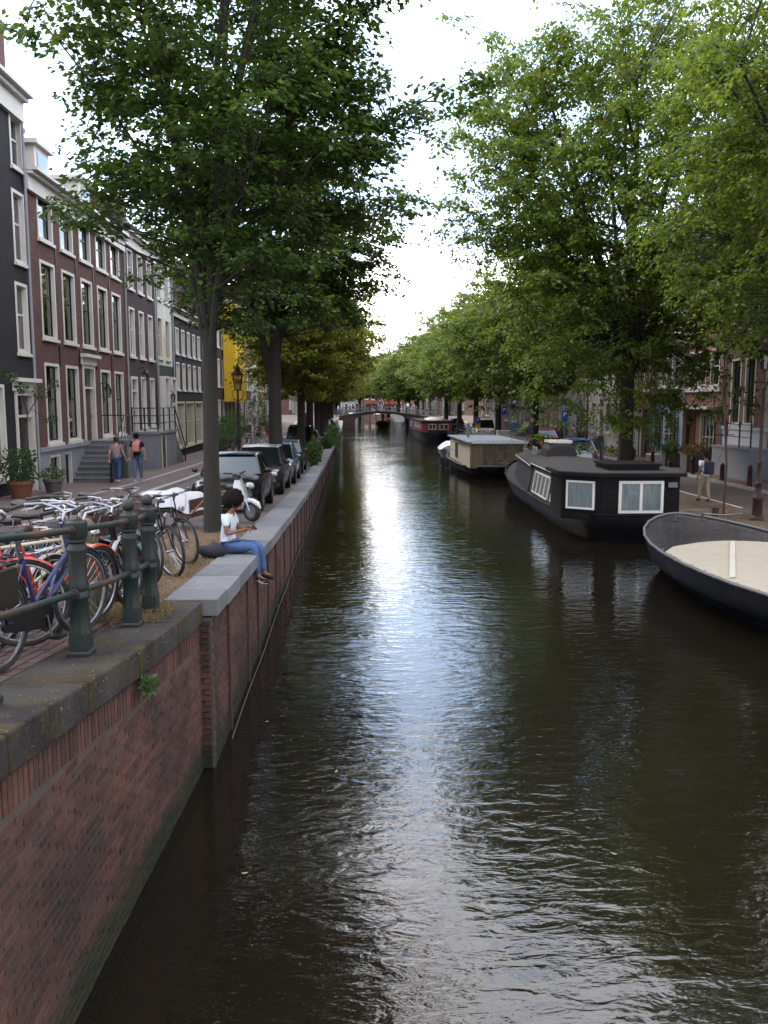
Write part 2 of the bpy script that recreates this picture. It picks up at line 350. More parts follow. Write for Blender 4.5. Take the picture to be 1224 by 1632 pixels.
# wing wall: plane from A (far, Y 9.03) to B (near)
WA = Vector((-1.655, 9.04, 0)); WB = Vector((-1.915, 3.0, 0)); WD = (WB-WA).normalized(); WN = Vector((-WD.y, WD.x, 0)); WN = WN if WN.x > 0 else -WN
Wlen = (WB-WA).length; Xw = lambda y: WA.x + (y-WA.y)*(WB.x-WA.x)/(WB.y-WA.y)
wing = bpy.data.objects.new('wing_wall', None); COL.objects.link(wing); wing['kind'] = 'structure'
mb = MB(); ysw = list(np.arange(-6, 9.04, 1.0))+[9.04]; V = []
for y in ysw: V += [(Xw(y)-.9,y,-1.2),(Xw(y)-.008,y,-1.2),(Xw(y)-.008,y,zl(y)-.26),(Xw(y)-.9,y,zl(y)-.26)]
mb.add(V, [(i*4+k, i*4+(k+1)%4, (i+1)*4+(k+1)%4, (i+1)*4+k) for i in range(len(ysw)-1) for k in range(4)]+[(0,3,2,1), tuple(len(V)-4+k for k in range(4))])
mb.build('mortar_bed', MORT, wing)
Mw = Matrix(((WD.x, WN.x, 0, 0),(WD.y, WN.y, 0, 0),(0,0,1,0),(0,0,0,1)))
cand = []; BL, BH = .212, .062
nrow = 34
for r in range(nrow):
    z = -.10 + r*BH + BH/2
    x = (-.11 if r % 2 else 0)
    while x < Wlen+1.0:
        y = WA.y + WD.y*(x+BL/2)
        if z + BH/2 < zl(y) - .24 - .235: cand.append((x+BL/2, z, BL-.008, BH-.010))
        x += BL
x = 0.035
while x < Wlen+1.0:   # soldier course under the coping follows the slope
    y = WA.y + WD.y*x; cand.append((x, zl(y)-.24-.115, .058, .215)); x += .068
seen = []; rest = []
for (x, z, L, Hh) in cand:
    p = WA + WD*x; d = math.hypot(p.x, p.y)+ (4-z)*.25
    ang = (p.x/ p.y)
    vis = ang > -.47 and p.y > 3.9
    (seen if vis else rest).append((d, x, z, L, Hh))
seen.sort(); full = seen[:300]; rest += seen[300:]
bm_cache = {}
for (d, x, z, L, Hh) in full:
    key = (round(L,3), round(Hh,3), random.randint(0,3))
    if key not in bm_cache:
        m_ = MB(); brick_box(m_, Matrix.Rotation(random.uniform(-.012,.012), 4, 'Y'), L*random.uniform(.985,1.), Hh*random.uniform(.96,1.), .03+random.uniform(-.003,.003)); bm_cache[key] = m_.mesh('brick', BRICKP)
    o = obj('brick', bm_cache[key], wing); p = WA+WD*x - WN*.03; o.matrix_local = Matrix.Translation((p.x, p.y, z)) @ Mw
mb = MB()
for (d, x, z, L, Hh) in rest:
    p = WA+WD*x-WN*.03; brick_box(mb, Matrix.Translation((p.x, p.y, z)) @ Mw @ Matrix.Rotation(random.uniform(-.01,.01), 4, 'Y'), L, Hh, .03+random.uniform(-.003,.004))
mb.build('brick_courses', BRICKP, wing, kind='stuff')
# bricks of the near quay wall and its end pier
mb = MB(); MqX = Matrix(((0,1,0,0),(1,0,0,0),(0,0,1,0),(0,0,0,1)))
for r in range(31):
    z = -.08+r*.062+.031; y = 9.09 - (.11 if r % 2 else 0)
    while y < 18:
        yc = y+.106; 
        if yc-.1 > 9.06 and z+.03 < zl(yc)-.2: brick_box(mb, Matrix.Translation((-1.555, yc, z)) @ MqX, .201, .052, .025+random.uniform(-.003,.003))
        y += .212
mb.build('brick_courses', BRICKP, nearwall, kind='stuff')
MqY = Matrix(((1,0,0,0),(0,-1,0,0),(0,0,1,0),(0,0,0,1)))
for r in range(29):
    z = -.06+r*.064+.03
    if z+.03 > zl(9)-.2: continue
    for (xc, L) in ([(-1.63, .15), (-1.79, .15)] if r % 2 else [(-1.59, .08), (-1.72, .16), (-1.86,.1)]):
        m_ = MB(); brick_box(m_, Matrix.Identity(4), L-.01, .053, .03); o = m_.build('brick', BRICKP, nearwall); o.matrix_local = Matrix.Translation((xc, 9.072, z)) @ MqY
# wing wall coping stones: heavy, mossy
b = NB('mossy_coping'); v = b.n('NewGeometry').outputs['Position']; n1 = b.noise(v, 2.6, 6, .7, .5); n2 = b.noise(v, 26, 5, .7); n3 = b.noise(v, 1.2, 4, .6)
col = b.mix(b.ramp(n2, [(.35, 0.), (.7, 1.)]), (.032,.029,.028), (.013,.011,.011)); col = b.mix(b.ramp(n3, [(.4, 0.), (.62, .8)]), col, (.060,.054,.052))
col = b.mix(b.math('MULTIPLY', b.ramp(n1, [(.50, 0.), (.62, 1.)]), .85), col, (.055,.042,.016)); col = b.mix(b.ramp(b.noise(v, 60, 2), [(.71, 0.), (.74, 1.)]), col, (.45,.45,.42))
b.setc(col); b.b.inputs['Roughness'].default_value = .92; b.b.inputs['Specular IOR Level'].default_value = .15; b.bump(b.math('ADD', n2, b.math('MULTIPLY', n1, 1.2)), .8, .02); MOSSY = b.m
cp = bpy.data.objects.new('wing_wall_coping', None); COL.objects.link(cp); cp['kind'] = 'structure'
def bev(mb_, name, m, parent, w=.02, seg=2, kind=None, smooth=True):
    me = bpy.data.meshes.new(name); bm = bmesh.new(); vs = [bm.verts.new(v) for v in mb_.v]
    for f in mb_.f:
        try: bm.faces.new([vs[i] for i in f])
        except Exception: pass
    bmesh.ops.recalc_face_normals(bm, faces=bm.faces); bmesh.ops.bevel(bm, geom=list(bm.edges), offset=w, segments=seg, affect='EDGES', profile=.6)
    bm.to_mesh(me); bm.free(); me.materials.append(m); 
    if smooth: me.shade_smooth()
    return obj(name, me, parent, kind)
ye = 9.06; edges = [9.06, 8.0, 6.75, 5.6, 4.4, 3.1, 1.8, .4, -1, -3, -6]
for i in range(len(edges)-1):
    y1, y0 = edges[i]-.006, edges[i+1]+.006; V = []
    for y in (y0, y1):
        xo = Xw(y)+.03; zt = zl(y)
        V += [(xo-.62,y,zt-.24),(xo,y,zt-.24),(xo,y,zt+random.uniform(-.004,.004)),(xo-.62,y,zt-.01)]
    m_ = MB(); m_.add(V, [(0,1,2,3),(4,7,6,5),(0,4,5,1),(1,5,6,2),(2,6,7,3),(3,7,4,0)]); bev(m_, 'coping_stone', MOSSY, cp, .022, 3)
# smooth grey quay coping: one stone per metre
qc = bpy.data.objects.new('quay_coping', None); COL.objects.link(qc); qc['kind'] = 'structure'
y = 9.08
while y < 40:
    L = 1.05 if y > 9.2 else .7; V = []; jx, jz = random.uniform(-.007,.007), random.uniform(-.005,.005)
    for yy in (y+.007, y+L-.007):
        zt = zl(yy)+ .015+jz; V += [(-2.04,yy,zt-.19),(-1.46+jx,yy,zt-.19),(-1.46+jx,yy,zt),(-2.04,yy,zt)]
    m_ = MB(); m_.add(V, [(0,1,2,3),(4,7,6,5),(0,4,5,1),(1,5,6,2),(2,6,7,3),(3,7,4,0)]); bev(m_, 'coping_stone', STONE, qc, .008, 1, smooth=False); y += L
strip('coping_run', -2.04, -1.46, y+.004, 123, zl, -.175, .015, STONE, parent=qc, kind=None)
strip('quay_coping', 10.08, 10.5, -8, 123, zr, -.15, .02, STONE)
# timber rubbing posts on the quay wall
TIMB = mat('dark_red_timber', (.06,.032,.027), .8, var=.5, sc=12, bump=.4)
fend = thing('quay_fendering', 'row of dark upright timber rubbing strips on the brick quay wall below the grey coping', 'fender', (-1.53, 10, 0))
y = 10.2
while y < 75:
    zt = zl(y)-.2; m_ = MB(); w_ = random.uniform(.05,.075); m_.box(-.02,.028,y-10-w_,y-10+w_,-.4,zt); m_.build('timber_strip', TIMB, fend); y += random.uniform(1.2,2.1)
cb_ = MB(); cb_.tube([(-1.42, yy, .12+.02*math.sin(yy*1.3)) for yy in np.arange(9.6, 60, .5)], .0045, 5); tag(cb_.build('water_cable', mat('pale_cable', (.13,.13,.12), .6)), 'thin pale cable running along the foot of the quay wall just above the water', 'cable')
# brick paving near the bicycles: the bricks one can tell apart, then a joined field
pav = bpy.data.objects.new('quay_paving', None); COL.objects.link(pav); pav['kind'] = 'structure'
PB = brickmat('paving_brick', [(0., (.07,.038,.038)), (.4, (.10,.052,.050)), (.75, (.12,.066,.062)), (1., (.08,.06,.063))], (.07,.055,.05))
def pbrick(mb_, x, y, j=0):
    z = zl(y); L, w = .100, .043
    V = [(x-w,y-L,zl(y-L)-.03),(x+w,y-L,zl(y-L)-.03),(x+w,y+L,zl(y+L)-.03),(x-w,y+L,zl(y+L)-.03)]
    c = .004; V += [(a+(c if a < x else -c), b_+(c if b_ < y else -c), zz+.03+j) for a, b_, zz in V]
    mb_.add(V, [(4,5,6,7),(0,1,5,4),(1,2,6,5),(2,3,7,6),(3,0,4,7)])
lst = []
ix = 0; x = -2.40
while x > -7.2:
    y = 3.0 + (.105 if ix % 2 else 0)
    while y < 17:
        if not (x > -3.4 and y > 8.6): lst.append((math.hypot(x, y), x, y))
        y += .21
    x -= .094; ix += 1
lst.sort(); vis = [l for l in lst if l[1]/l[2] > -.49 and l[2] > 4.6]
parts = set(vis[:300]); mb = MB()
for l in lst:
    if l in parts:
        m_ = MB(); m_.v = []; pbrick(m_, l[1], l[2], random.uniform(-.003,.003)); m_.build('brick', PB, pav)
    else: pbrick(mb, l[1], l[2], random.uniform(-.003,.003))
mb.build('brick_field', PB, pav, kind='stuff')
m_ = sheet('earth_strip', [-3.42,-2.72,-2.04], [8.5,9.07,9.5,10.2,11,12,13,14,15,16,17.4], lambda x, y: zl(y)-.006+.012*math.sin(x*9+y*5), EARTH)
# ================= HOUSES
_WC = {}
def win_meshes(w, h, style, fm, sm):
    key = (round(w,2), round(h,2), style, fm.name, sm.name)
    if key in _WC: return _WC[key]
    f = MB(); t = .10 if w > .8 else .07; dp = -.20
    f.box(dp,.02,0,t,0,h); f.box(dp,.02,w-t,w,0,h); f.box(dp,.018,t,w-t,h-t,h); f.box(dp,.016,t,w-t,0,t*.8); f.box(-.02,.09,-.05,w+.05,-.10,0)
    fr = f.mesh('window', fm)
    s = MB(); a, b_ = t, w-t; mid = h*.55; q = .045
    s.box(-.15,-.10,a,a+q,t*.8,h-t); s.box(-.15,-.10,b_-q,b_,t*.8,h-t); s.box(-.15,-.09,a+q,b_-q,mid-.03,mid+.03); s.box(-.148,-.102,a+q,b_-q,h-t-q,h-t); s.box(-.148,-.102,a+q,b_-q,t*.8,t*.8+q*1.3)
    if style in ('six', 'mullion', 'cross'): s.box(-.145,-.105,(a+b_)/2-.015,(a+b_)/2+.015,t*.8+q, h-t-q)
    if style == 'six': 
        for zz in (mid*.5, mid+(h-mid)*.5): s.box(-.143,-.107,a+q,b_-q,zz-.012,zz+.012)
    if style == 'grid':
        n = max(2, int(w/.5))
        for k in range(1, n): s.box(-.145,-.08,a+(b_-a)*k/n-.03,a+(b_-a)*k/n+.03,t*.8,h-t)
    sa = s.mesh('sash', sm)
    p1 = MB(); p1.add([(-.125,a,.05),(-.125,b_,.05),(-.125,b_,mid),(-.125,a,mid)], [(0,1,2,3)]); p2 = MB(); p2.add([(-.125,a,mid),(-.125,b_,mid),(-.125,b_,h-.05),(-.125,a,h-.05)], [(0,1,2,3)])
    def curt(fr_, top):
        c = MB(); n = 10; V = []; zt = h*top
        for i in range(n+1):
            y = a+(b_-a)*fr_*i/n; x = -.19+(.018 if i % 2 else 0)
            V += [(x,y,.03),(x,y,zt)]
        c.add(V, [(2*i,2*i+2,2*i+3,2*i+1) for i in range(n)]); return c.mesh('curtain', CURTAIN)
    r = MB(); r.add([(-.32,0,0),(-.32,w,0),(-.32,w,h),(-.32,0,h)], [(0,1,2,3)])  # flat dark sheet painted as the unlit room behind the glass
    _WC[key] = (fr, sa, p1.mesh('pane', GLASS), p2.mesh('pane', GLASS), curt(1, .5), curt(.34, .97), r.mesh('room_shade_sheet', DARKROOM)); return _WC[key]
FARW = [False]; FGL = mat('far_window_glass', (.012,.014,.016), .08, var=.1, bump=0, spec=.6)
def window(par, u, z, w, h, style='sash', fm=None, sm=None, curtain=0, simple=False):
    fm = fm or WHITE; sm = sm or WHITE
    if FARW[0]:
        key = ('far', round(w,2), round(h,2), fm.name)
        if key not in _WC:
            f = MB(); f.box(-.1,.02,0,.09,0,h).box(-.1,.02,w-.09,w,0,h).box(-.1,.018,.09,w-.09,h-.09,h).box(-.1,.016,.09,w-.09,0,.09).box(-.08,.01,.09,w-.09,h*.52,h*.52+.06).box(-.02,.08,-.05,w+.05,-.1,0)
            p = MB(); p.add([(-.09,.05,.05),(-.09,w-.05,.05),(-.09,w-.05,h-.05),(-.09,.05,h-.05)], [(0,1,2,3)]); _WC[key] = (f.mesh('window', fm), p.mesh('pane', FGL))
        o = obj('window', _WC[key][0], par, loc=(0,u,z)); obj('pane', _WC[key][1], o); return o
    fr, sa, p1, p2, c1, c2, room = win_meshes(w, h, style, fm, sm)
    o = obj('window', fr, par, loc=(0, u, z)); obj('sash', sa, o); obj('pane', p1, o)
    obj('pane', p2, o); obj('room_shade_sheet', room, o)
    if curtain == 1: obj('curtain', c1, o)
    if curtain == 2:
        obj('curtain', c2, o)
    return o
def wall_mesh(name, w, z0, z1, holes, m, depth=9, top=None):
    us = sorted({0, w, *[round(h_[0],3) for h_ in holes], *[round(h_[0]+h_[2],3) for h_ in holes]}); zs = sorted({z0, z1, *[round(h_[1],3) for h_ in holes], *[round(h_[1]+h_[3],3) for h_ in holes]})
    mb = MB()
    for i in range(len(us)-1):
        for j in range(len(zs)-1):
            uc, zc_ = (us[i]+us[i+1])/2, (zs[j]+zs[j+1])/2
            if any(h_[0]-.001 < uc < h_[0]+h_[2]+.001 and h_[1]-.001 < zc_ < h_[1]+h_[3]+.001 for h_ in holes): continue
            mb.add([(0,us[i],zs[j]),(0,us[i+1],zs[j]),(0,us[i+1],zs[j+1]),(0,us[i],zs[j+1])], [(0,1,2,3)])
    for (u, z, ww, hh) in [h_[:4] for h_ in holes]:   # reveals
        for a in ([(0,u,z),(-.33,u,z),(-.33,u,z+hh),(0,u,z+hh)], [(0,u+ww,z),(0,u+ww,z+hh),(-.33,u+ww,z+hh),(-.33,u+ww,z)], [(0,u,z+hh),(-.33,u,z+hh),(-.33,u+ww,z+hh),(0,u+ww,z+hh)], [(0,u,z),(0,u+ww,z),(-.33,u+ww,z),(-.33,u,z)]): mb.add(a, [(0,1,2,3)])
    mb.add([(0,0,z0),(-depth,0,z0),(-depth,0,z1),(0,0,z1)], [(0,1,2,3)]); mb.add([(0,w,z0),(0,w,z1),(-depth,w,z1),(-depth,w,z0)], [(0,1,2,3)])
    mb.add([(-depth,0,z0),(-depth,w,z0),(-depth,w,z1),(-depth,0,z1)], [(0,1,2,3)]); mb.add([(-.5,0,z1),(-depth,0,z1),(-depth,w,z1),(-.5,w,z1)], [(0,1,2,3)])
    return mb.mesh(name, m)
_DC = {}
def door(par, u, z, w, h, leafm, frm=None, transom=.6, cornice=True):
    frm = frm or WHITE; t = .13
    m_ = MB(); m_.box(-.25,.05,0,t,0,h); m_.box(-.25,.05,w-t,w,0,h); m_.box(-.25,.045,t,w-t,h-t,h); m_.box(-.2,.0,t,w-t,h-t-transom-.08,h-t-transom)
    if cornice: m_.box(0,.10,-.12,w+.12,h,h+.28); m_.box(0,.26,-.22,w+.22,h+.28,h+.40)
    o = m_.build('door', frm, par, loc=(0,u,z))
    m_ = MB(); hh = h-t-transom-.08; m_.box(-.2,-.15,t,w-t,0,hh)
    for a, b_ in ((.1,.42),(.48,.93)): m_.box(-.15,-.13,t+.12,w-t-.12,hh*a,hh*b_)
    m_.build('door_leaf', leafm, o); m_ = MB(); m_.box(-.135,-.07,w-t-.13,w-t-.09,hh*.44,hh*.5); m_.build('handle', STEEL, o)
    m_ = MB(); m_.add([(-.12,t,hh+.08),(-.12,w-t,hh+.08),(-.12,w-t,h-t),(-.12,t,h-t)], [(0,1,2,3)]); m_.build('pane', GLASS, o)
    m_ = MB(); m_.add([(-.3,t,0),(-.3,w-t,0),(-.3,w-t,h),(-.3,t,h)], [(0,1,2,3)]); m_.build('room_shade_sheet', DARKROOM, o); return o
def house(side, y0, y1, H, wm, label, floors, doors=(), cornice=WHITE, ch=.5, roof='slope', band=None, gable=None, X=None, pipe=True, chimney=True, cs=(-3.2,-2.3,None,2.6)):
    w = y1-y0-.02; X = X if X is not None else (-10.3 if side == 'L' else 18.0); yc = (y0+y1)/2; g = (zl if side == 'L' else zr)(yc)
    loc = (X, y0+.01, 0) if side == 'L' else (X, y1-.01, 0)
    h = thing('canal_house', label, 'house', loc, 0 if side == 'L' else math.pi, 'houses along the canal')
    cv = (lambda u, ww: u-y0-.01) if side == 'L' else (lambda u, ww: y1-.01-u-ww)
    holes = []; wins = []
    for fl in floors:
        zb, zt, bays, style = fl[:4]; fm, sm, cu = (fl[4:]+(WHITE, WHITE, 0)[len(fl)-4:])[:3]
        if isinstance(bays, tuple):
            n, bw = bays; gap = (w-n*bw)/(n+1); bays = [(y0+gap+i*(bw+gap), bw) for i in range(n)]
        for (u, bw) in bays: holes.append((cv(u, bw), zb, bw, zt-zb)); wins.append((cv(u, bw), zb, bw, zt-zb, style, fm, sm, cu))
    for d in doors: holes.append((cv(d[0], d[2]), d[1], d[2], d[3]))
    obj('wall', wall_mesh('wall', w, g-1.0, H, holes, wm), h)
    for k, x in enumerate(wins): window(h, x[0], x[1], x[2], x[3], x[4], x[5], x[6], x[7] if x[7] != 9 else (k*7) % 3)
    for d in doors: door(h, cv(d[0], d[2]), d[1], d[2], d[3], d[4], *(d[5:]))
    if cornice:
        m_ = MB(); m_.box(.0,.14,0,w,H-ch*1.1,H-.32*ch); m_.box(0,.30,-.02,w+.02,H-.32*ch,H-.14*ch); m_.box(-.1,.46,-.04,w+.04,H-.14*ch,H); m_.build('cornice', cornice, h)
    if roof == 'slope':
        m_ = MB(); m_.add([(.1,0,H+.003),(.1,w,H+.003),(-3.4,w,H+2.6),(-3.4,0,H+2.6),(-9,0,H+.003),(-9,w,H+.003)], [(0,1,2,3),(3,2,5,4),(0,3,4),(1,5,2)]); m_.build('roof', SLATE, h)
    if roof == 'gable':
        m_ = MB(); m_.add([(-.0,0,H),(0,w,H),(0,w*.62,H+2.4),(0,w*.38,H+2.4),(-.35,0,H),(-.35,w,H),(-.35,w*.62,H+2.4),(-.35,w*.38,H+2.4)], [(0,1,2,3),(7,6,5,4),(1,5,6,2),(0,3,7,4),(3,2,6,7)]); m_.build('gable', wm, h)
        m_ = MB(); m_.box(-.4,.12,w*.36,w*.64,H+2.4,H+2.6); m_.build('gable_coping', WHITE, h)
        m_ = MB(); m_.add([(-.36,0,H),(-.36,w,H),(-.36,w/2,H+2.2),(-9,0,H),(-9,w,H),(-9,w/2,H+2.2)], [(0,3,5,2),(1,2,5,4)]); m_.build('roof', SLATE, h)
    if chimney:
        m_ = MB(); uy = cs[2] if cs[2] is not None else (w-.9 if side == 'L' else .2); cx0, cx1, chh = cs[0], cs[1], cs[3]; m_.box(cx0,cx1,uy-.3,uy+.85,H,H+chh); m_.box(cx0-.07,cx1+.07,uy-.37,uy+.92,H+chh,H+chh+.15); c_ = m_.build('chimney', CHIM, h)
        m_ = MB(); 
        for q in (0, .5): m_.lathe([(.11,0),(.09,.55)], 8, ((cx0+cx1)/2,uy+q,H+chh+.15))
        m_.build('chimney_pots', CHIM, c_)
    if pipe:
        m_ = MB(); pu = w-.10 if side == 'L' else .10; m_.tube([(.10,pu,g),(.10,pu,H-ch*1.1)], .045, 8); m_.build('drainpipe', mat('grey_zinc', (.22,.23,.26), .5, var=.3), h)
    if band:
        zb, bm_ = band; m_ = MB(); fh = [hh_ for hh_ in holes if hh_[1] < zb]; us = sorted([0, w]+[x_ for hh_ in fh for x_ in (hh_[0], hh_[0]+hh_[2])])
        for i in range(0, len(us)-1, 2): m_.box(0,.045,us[i],us[i+1],g-1,zb)
        for hh_ in fh: 
            if hh_[1]+hh_[3] < zb: m_.box(0,.044,hh_[0],hh_[0]+hh_[2],hh_[1]+hh_[3],zb)
            if hh_[1] > g: m_.box(0,.044,hh_[0],hh_[0]+hh_[2],g-1,hh_[1])
        m_.box(0,.11,0,w,zb,zb+.14); m_.build('plinth', bm_, h)
    return h
K_BLACK = brick_mat('near_black_brick', (.018,.0165,.021), (.012,.011,.013), var=.3); K_RED = brick_mat('red_brown_brick', (.115,.050,.041), (.08,.062,.055)); K_PURP = brick_mat('dark_purple_brick', (.058,.033,.036), (.04,.033,.033))
K_BRN = brick_mat('brown_brick', (.17,.10,.075), (.14,.12,.11)); K_ORG = brick_mat('orange_brick', (.26,.12,.085), (.2,.17,.15)); K_WHT = brick_mat('white_painted_brick', (.52,.51,.48), (.45,.44,.42), var=.08); K_GREY = brick_mat('grey_painted_brick', (.22,.22,.23), (.18,.18,.18), var=.1)
K_DG = brick_mat('dark_green_brick', (.03,.045,.03), (.03,.035,.03)); K_PINK = brick_mat('pale_rendered_wall', (.42,.33,.30), (.4,.32,.29), var=.05)
DGRN = mat('dark_green_sash', (.015,.022,.018), .4, var=.2); DOORB = mat('black_door_paint', (.012,.014,.013), .25, var=.2); DOORG = mat('green_door_paint', (.012,.04,.03), .3, var=.2); BLUEP = mat('light_blue_plaster', (.26,.32,.44), .7, var=.15); BROWND = mat('brown_door', (.09,.045,.03), .45, var=.3); PLBLUE = mat('pale_blue_white_plaster', (.40,.43,.50), .75, var=.15)
# ---- left row
house('L', 18.6, 28.36, 13.4, K_BLACK, 'near-black brick house at the left edge with white window frames and white door surround', [(11.1,12.67,[(27.42,.98),(24.6,.98),(21.6,.98)],'sash'),(8.25,10.42,[(27.32,.98),(24.5,.98),(21.5,.98)],'sash',WHITE,WHITE,2),(5.5,7.65,[(27.2,1.0),(24.4,1.0),(21.4,1.0)],'sash',WHITE,WHITE,1),(1.72,4.5,[(24.2,1.75),(20.6,1.75)],'mullion',WHITE,WHITE,2)], [(26.72,1.02,1.5,3.3,DOORB)], ch=.75, cs=(-1.35,-.35,8.9,1.9))
b2 = [(29.42,1.42),(31.55,1.42),(33.7,1.42),(35.82,1.42),(37.9,1.42)]
h2 = house('L', 28.4, 40.0, 11.3, K_RED, 'long red-brown brick house five windows wide with dark sashes and stone steps', [(9.33,10.78,b2,'sash',WHITE,DGRN,2),(6.12,8.66,b2,'sash',WHITE,DGRN,9),(2.58,5.3,[b2[0],b2[1],b2[3],b2[4]],'sash',WHITE,DGRN,1),(.98,2.2,[(29.45,1.1),(30.95,.8)],'sash',WHITE,DGRN,0)], [(33.45,2.5,1.5,2.9,BROWND,WHITE,.7)], ch=.6, band=(2.34, GREYPLASTER), cs=(-1.2,-.4,.35,1.35))
# dormers, anchors
for u in (3.2, 8.0):
    m_ = MB(); m_.box(-1.9,-.5,u-.7,u+.7,11.35,12.7); m_.box(-2.0,-.35,u-.85,u+.85,12.7,12.85); d_ = m_.build('dormer', WHITE, h2); m_ = MB(); m_.box(-.5,-.48,u-.45,u+.45,11.75,12.5); m_.build('pane', GLASS, d_)
for u in (2.55, 4.75, 6.9, 9.1):
    for z in (5.6, 9.0): m_ = MB(); m_.box(0,.03,u,u+.05,z-.35,z+.35); m_.build('wall_anchor', BLACKP, h2)
b3 = [(40.7,1.0),(42.55,1.0),(44.4,1.0)]
house('L', 40.04, 46.1, 11.6, K_PURP, 'narrow dark purple-brown brick house above the grey box stoop with black railings', [(9.2,11.0,b3,'sash'),(6.1,8.35,b3,'sash',WHITE,WHITE,2),(2.75,5.2,[b3[1],b3[2]],'sash')], [(40.6,2.62,1.2,2.55,DOORB,WHITE,.5,False)])
b4 = [(46.5,1.1),(48.4,1.1)]
house('L', 46.14, 50.2, 12.2, K_WHT, 'narrow house with white upper floors over a dark green first storey', [(9.4,11.4,b4,'sash'),(6.3,8.5,b4,'sash',CREAM,CREAM,2)], (), band=(5.9, K_DG) if False else None)
house('L', 50.24, 60.0, 9.3, K_BLACK, 'low black brick house with a broad white shopfront and white framed windows', [(6.8,8.3,(5,.95),'sash'),(4.7,6.3,(5,.95),'sash'),(1.3,4.0,[(50.7,2.6),(53.8,2.6),(56.9,2.6)],'grid',CREAM,CREAM,1)], ch=.4)
m_ = MB(); m_.box(-.01,.028,.02,4.02,0,5.95); tag(m_.build('green_house_front', K_DG, None, loc=(-10.3,46.16,0)), 'dark green brick ground floor front with white doors under the narrow white house', 'house front')
gf = bpy.data.objects['green_house_front']
for u in (.35, 2.2): door(gf, u, .85, 1.1, 4.5, WHITE, WHITE, 1.4, False).location = (.28, u, .85)
# more of the left row
LH = [(60,65.4,11,K_BRN,'brown brick house beside the yellow wrapped scaffold',3),(65.4,75.6,12.4,K_PURP,'house front hidden behind yellow scaffold sheeting',4),(75.6,82,11.8,K_GREY,'grey painted house just past the yellow sheeting',3),(82,88,13,K_RED,'tall red brick house seen behind the lime trees, left side',3),(88,94.5,11,K_WHT,'white painted house half hidden by left quay trees',3),(94.5,101,12.5,K_ORG,'orange brick house on the left quay near the orange parcel',3),(101,107,11.5,K_PURP,'dark brick house two doors short of the bridge, left quay',3),(107,114,13,K_PINK,'pale rendered house next before the left bridge corner',3),(114,121,12,K_BRN,'brown corner house by the left end of the bridge',3),(139,146,12,K_RED,'red brick house first beyond the bridge on the left',3),(146,153,13,K_GREY,'grey house beyond the bridge on the left',3),(153,161,12,K_BRN,'brown house far beyond the bridge on the left',3)]
LH += [(161+i*9,170+i*9,12+(i*5)%3,[K_BRN,K_RED,K_GREY,K_PINK][i%4],'%s house on the left beyond the bridge, %s' % (['brown','red','grey','pale'][i%4],['nearest of the distant row','second of the distant row','deep in the distant row','near the far end','last but two','last but one','last of the row'][i]),3) for i in range(7)]
for (a, b_, H, m__, lab, n) in LH:
    FARW[0] = a > 90
    g = zl((a+b_)/2); fl = [(g+1.3,g+3.6,(n,1.15),'sash',WHITE,WHITE,9),(g+4.6,g+6.7,(n,1.05),'sash'),(g+7.6,g+9.3,(n,1.0),'sash')]
    house('L', a, b_, H, m__, lab, fl, roof=random.choice(['slope','gable']), pipe=False)
FARW[0] = False
# ---- right row
bR = [(38.15,1.05),(39.6,1.05)]
house('R', 27.5, 41.45, 13.2, K_BRN, 'brown brick house with raised pale plinth and tall windows behind the man with backpack', [(2.95,6.0,bR+[(33.6,1.1),(31.4,1.1),(29.2,1.1)],'sash',WHITE,DGRN,2),(7.3,9.6,bR+[(36.2,1.05),(33.6,1.1),(31.4,1.1)],'sash'),(10.6,12.2,bR+[(36.2,1.05),(33.6,1.1)],'sash'),(1.05,1.75,[(38.2,.9),(39.7,.9)],'mullion')], [(35.9,2.0,1.3,3.9,BROWND,WHITE,.9,False)], band=(2.7, PLBLUE), ch=.6)
hr2 = house('R', 41.5, 46.3, 12.0, K_ORG, 'orange-brown brick house with a white canopy over a big white shop window', [(4.75,6.6,[(42.0,1.1),(43.6,1.1),(44.9,.9)],'sash',WHITE,WHITE,2),(7.6,9.6,(3,1.0),'sash'),(.75,3.4,[(42.1,2.0)],'grid',CREAM,CREAM,1)], [(44.7,.6,1.3,2.75,BROWND,BROWND,.3,False)], ch=.6)
m_ = MB(); m_.box(0,.75,.1,4.7,3.62,3.76); m_.build('canopy', WHITE, hr2); m_ = MB(); m_.box(0,.2,0,4.76,4.5,4.68); m_.build('string_course', WHITE, hr2)
hr3 = house('R', 46.35, 51.2, 11.5, K_BRN, 'brick house with a light blue ground floor and flower boxes over its window', [(4.8,6.9,(2,1.3),'mullion',WHITE,WHITE,0),(7.8,9.8,(2,1.2),'mullion'),(.95,3.25,[(46.9,1.9),(49.3,1.3)],'grid',WHITE,WHITE,1)], (), band=(3.75, BLUEP), ch=.5, roof='gable')
m_ = MB(); m_.box(.1,.45,.3,4.5,4.0,4.22); m_.build('shelf', BLACKP, hr3); 
house('R', 51.25, 57.5, 11.8, brick_mat('rosy_brick', (.24,.095,.085), (.2,.15,.14)), 'rose-red brick house with arched doorway and two narrow white windows', [(4.6,6.9,(3,1.1),'sash',WHITE,WHITE,2),(7.8,9.8,(3,1.1),'sash'),(1.2,3.6,[(54.6,1.0)],'sash')], [(51.8,.6,1.2,3.1,BLACKP,K_BRN,.3,False),(53.2,.6,1.1,3.0,DOORB,WHITE,.3,False)], ch=.5)
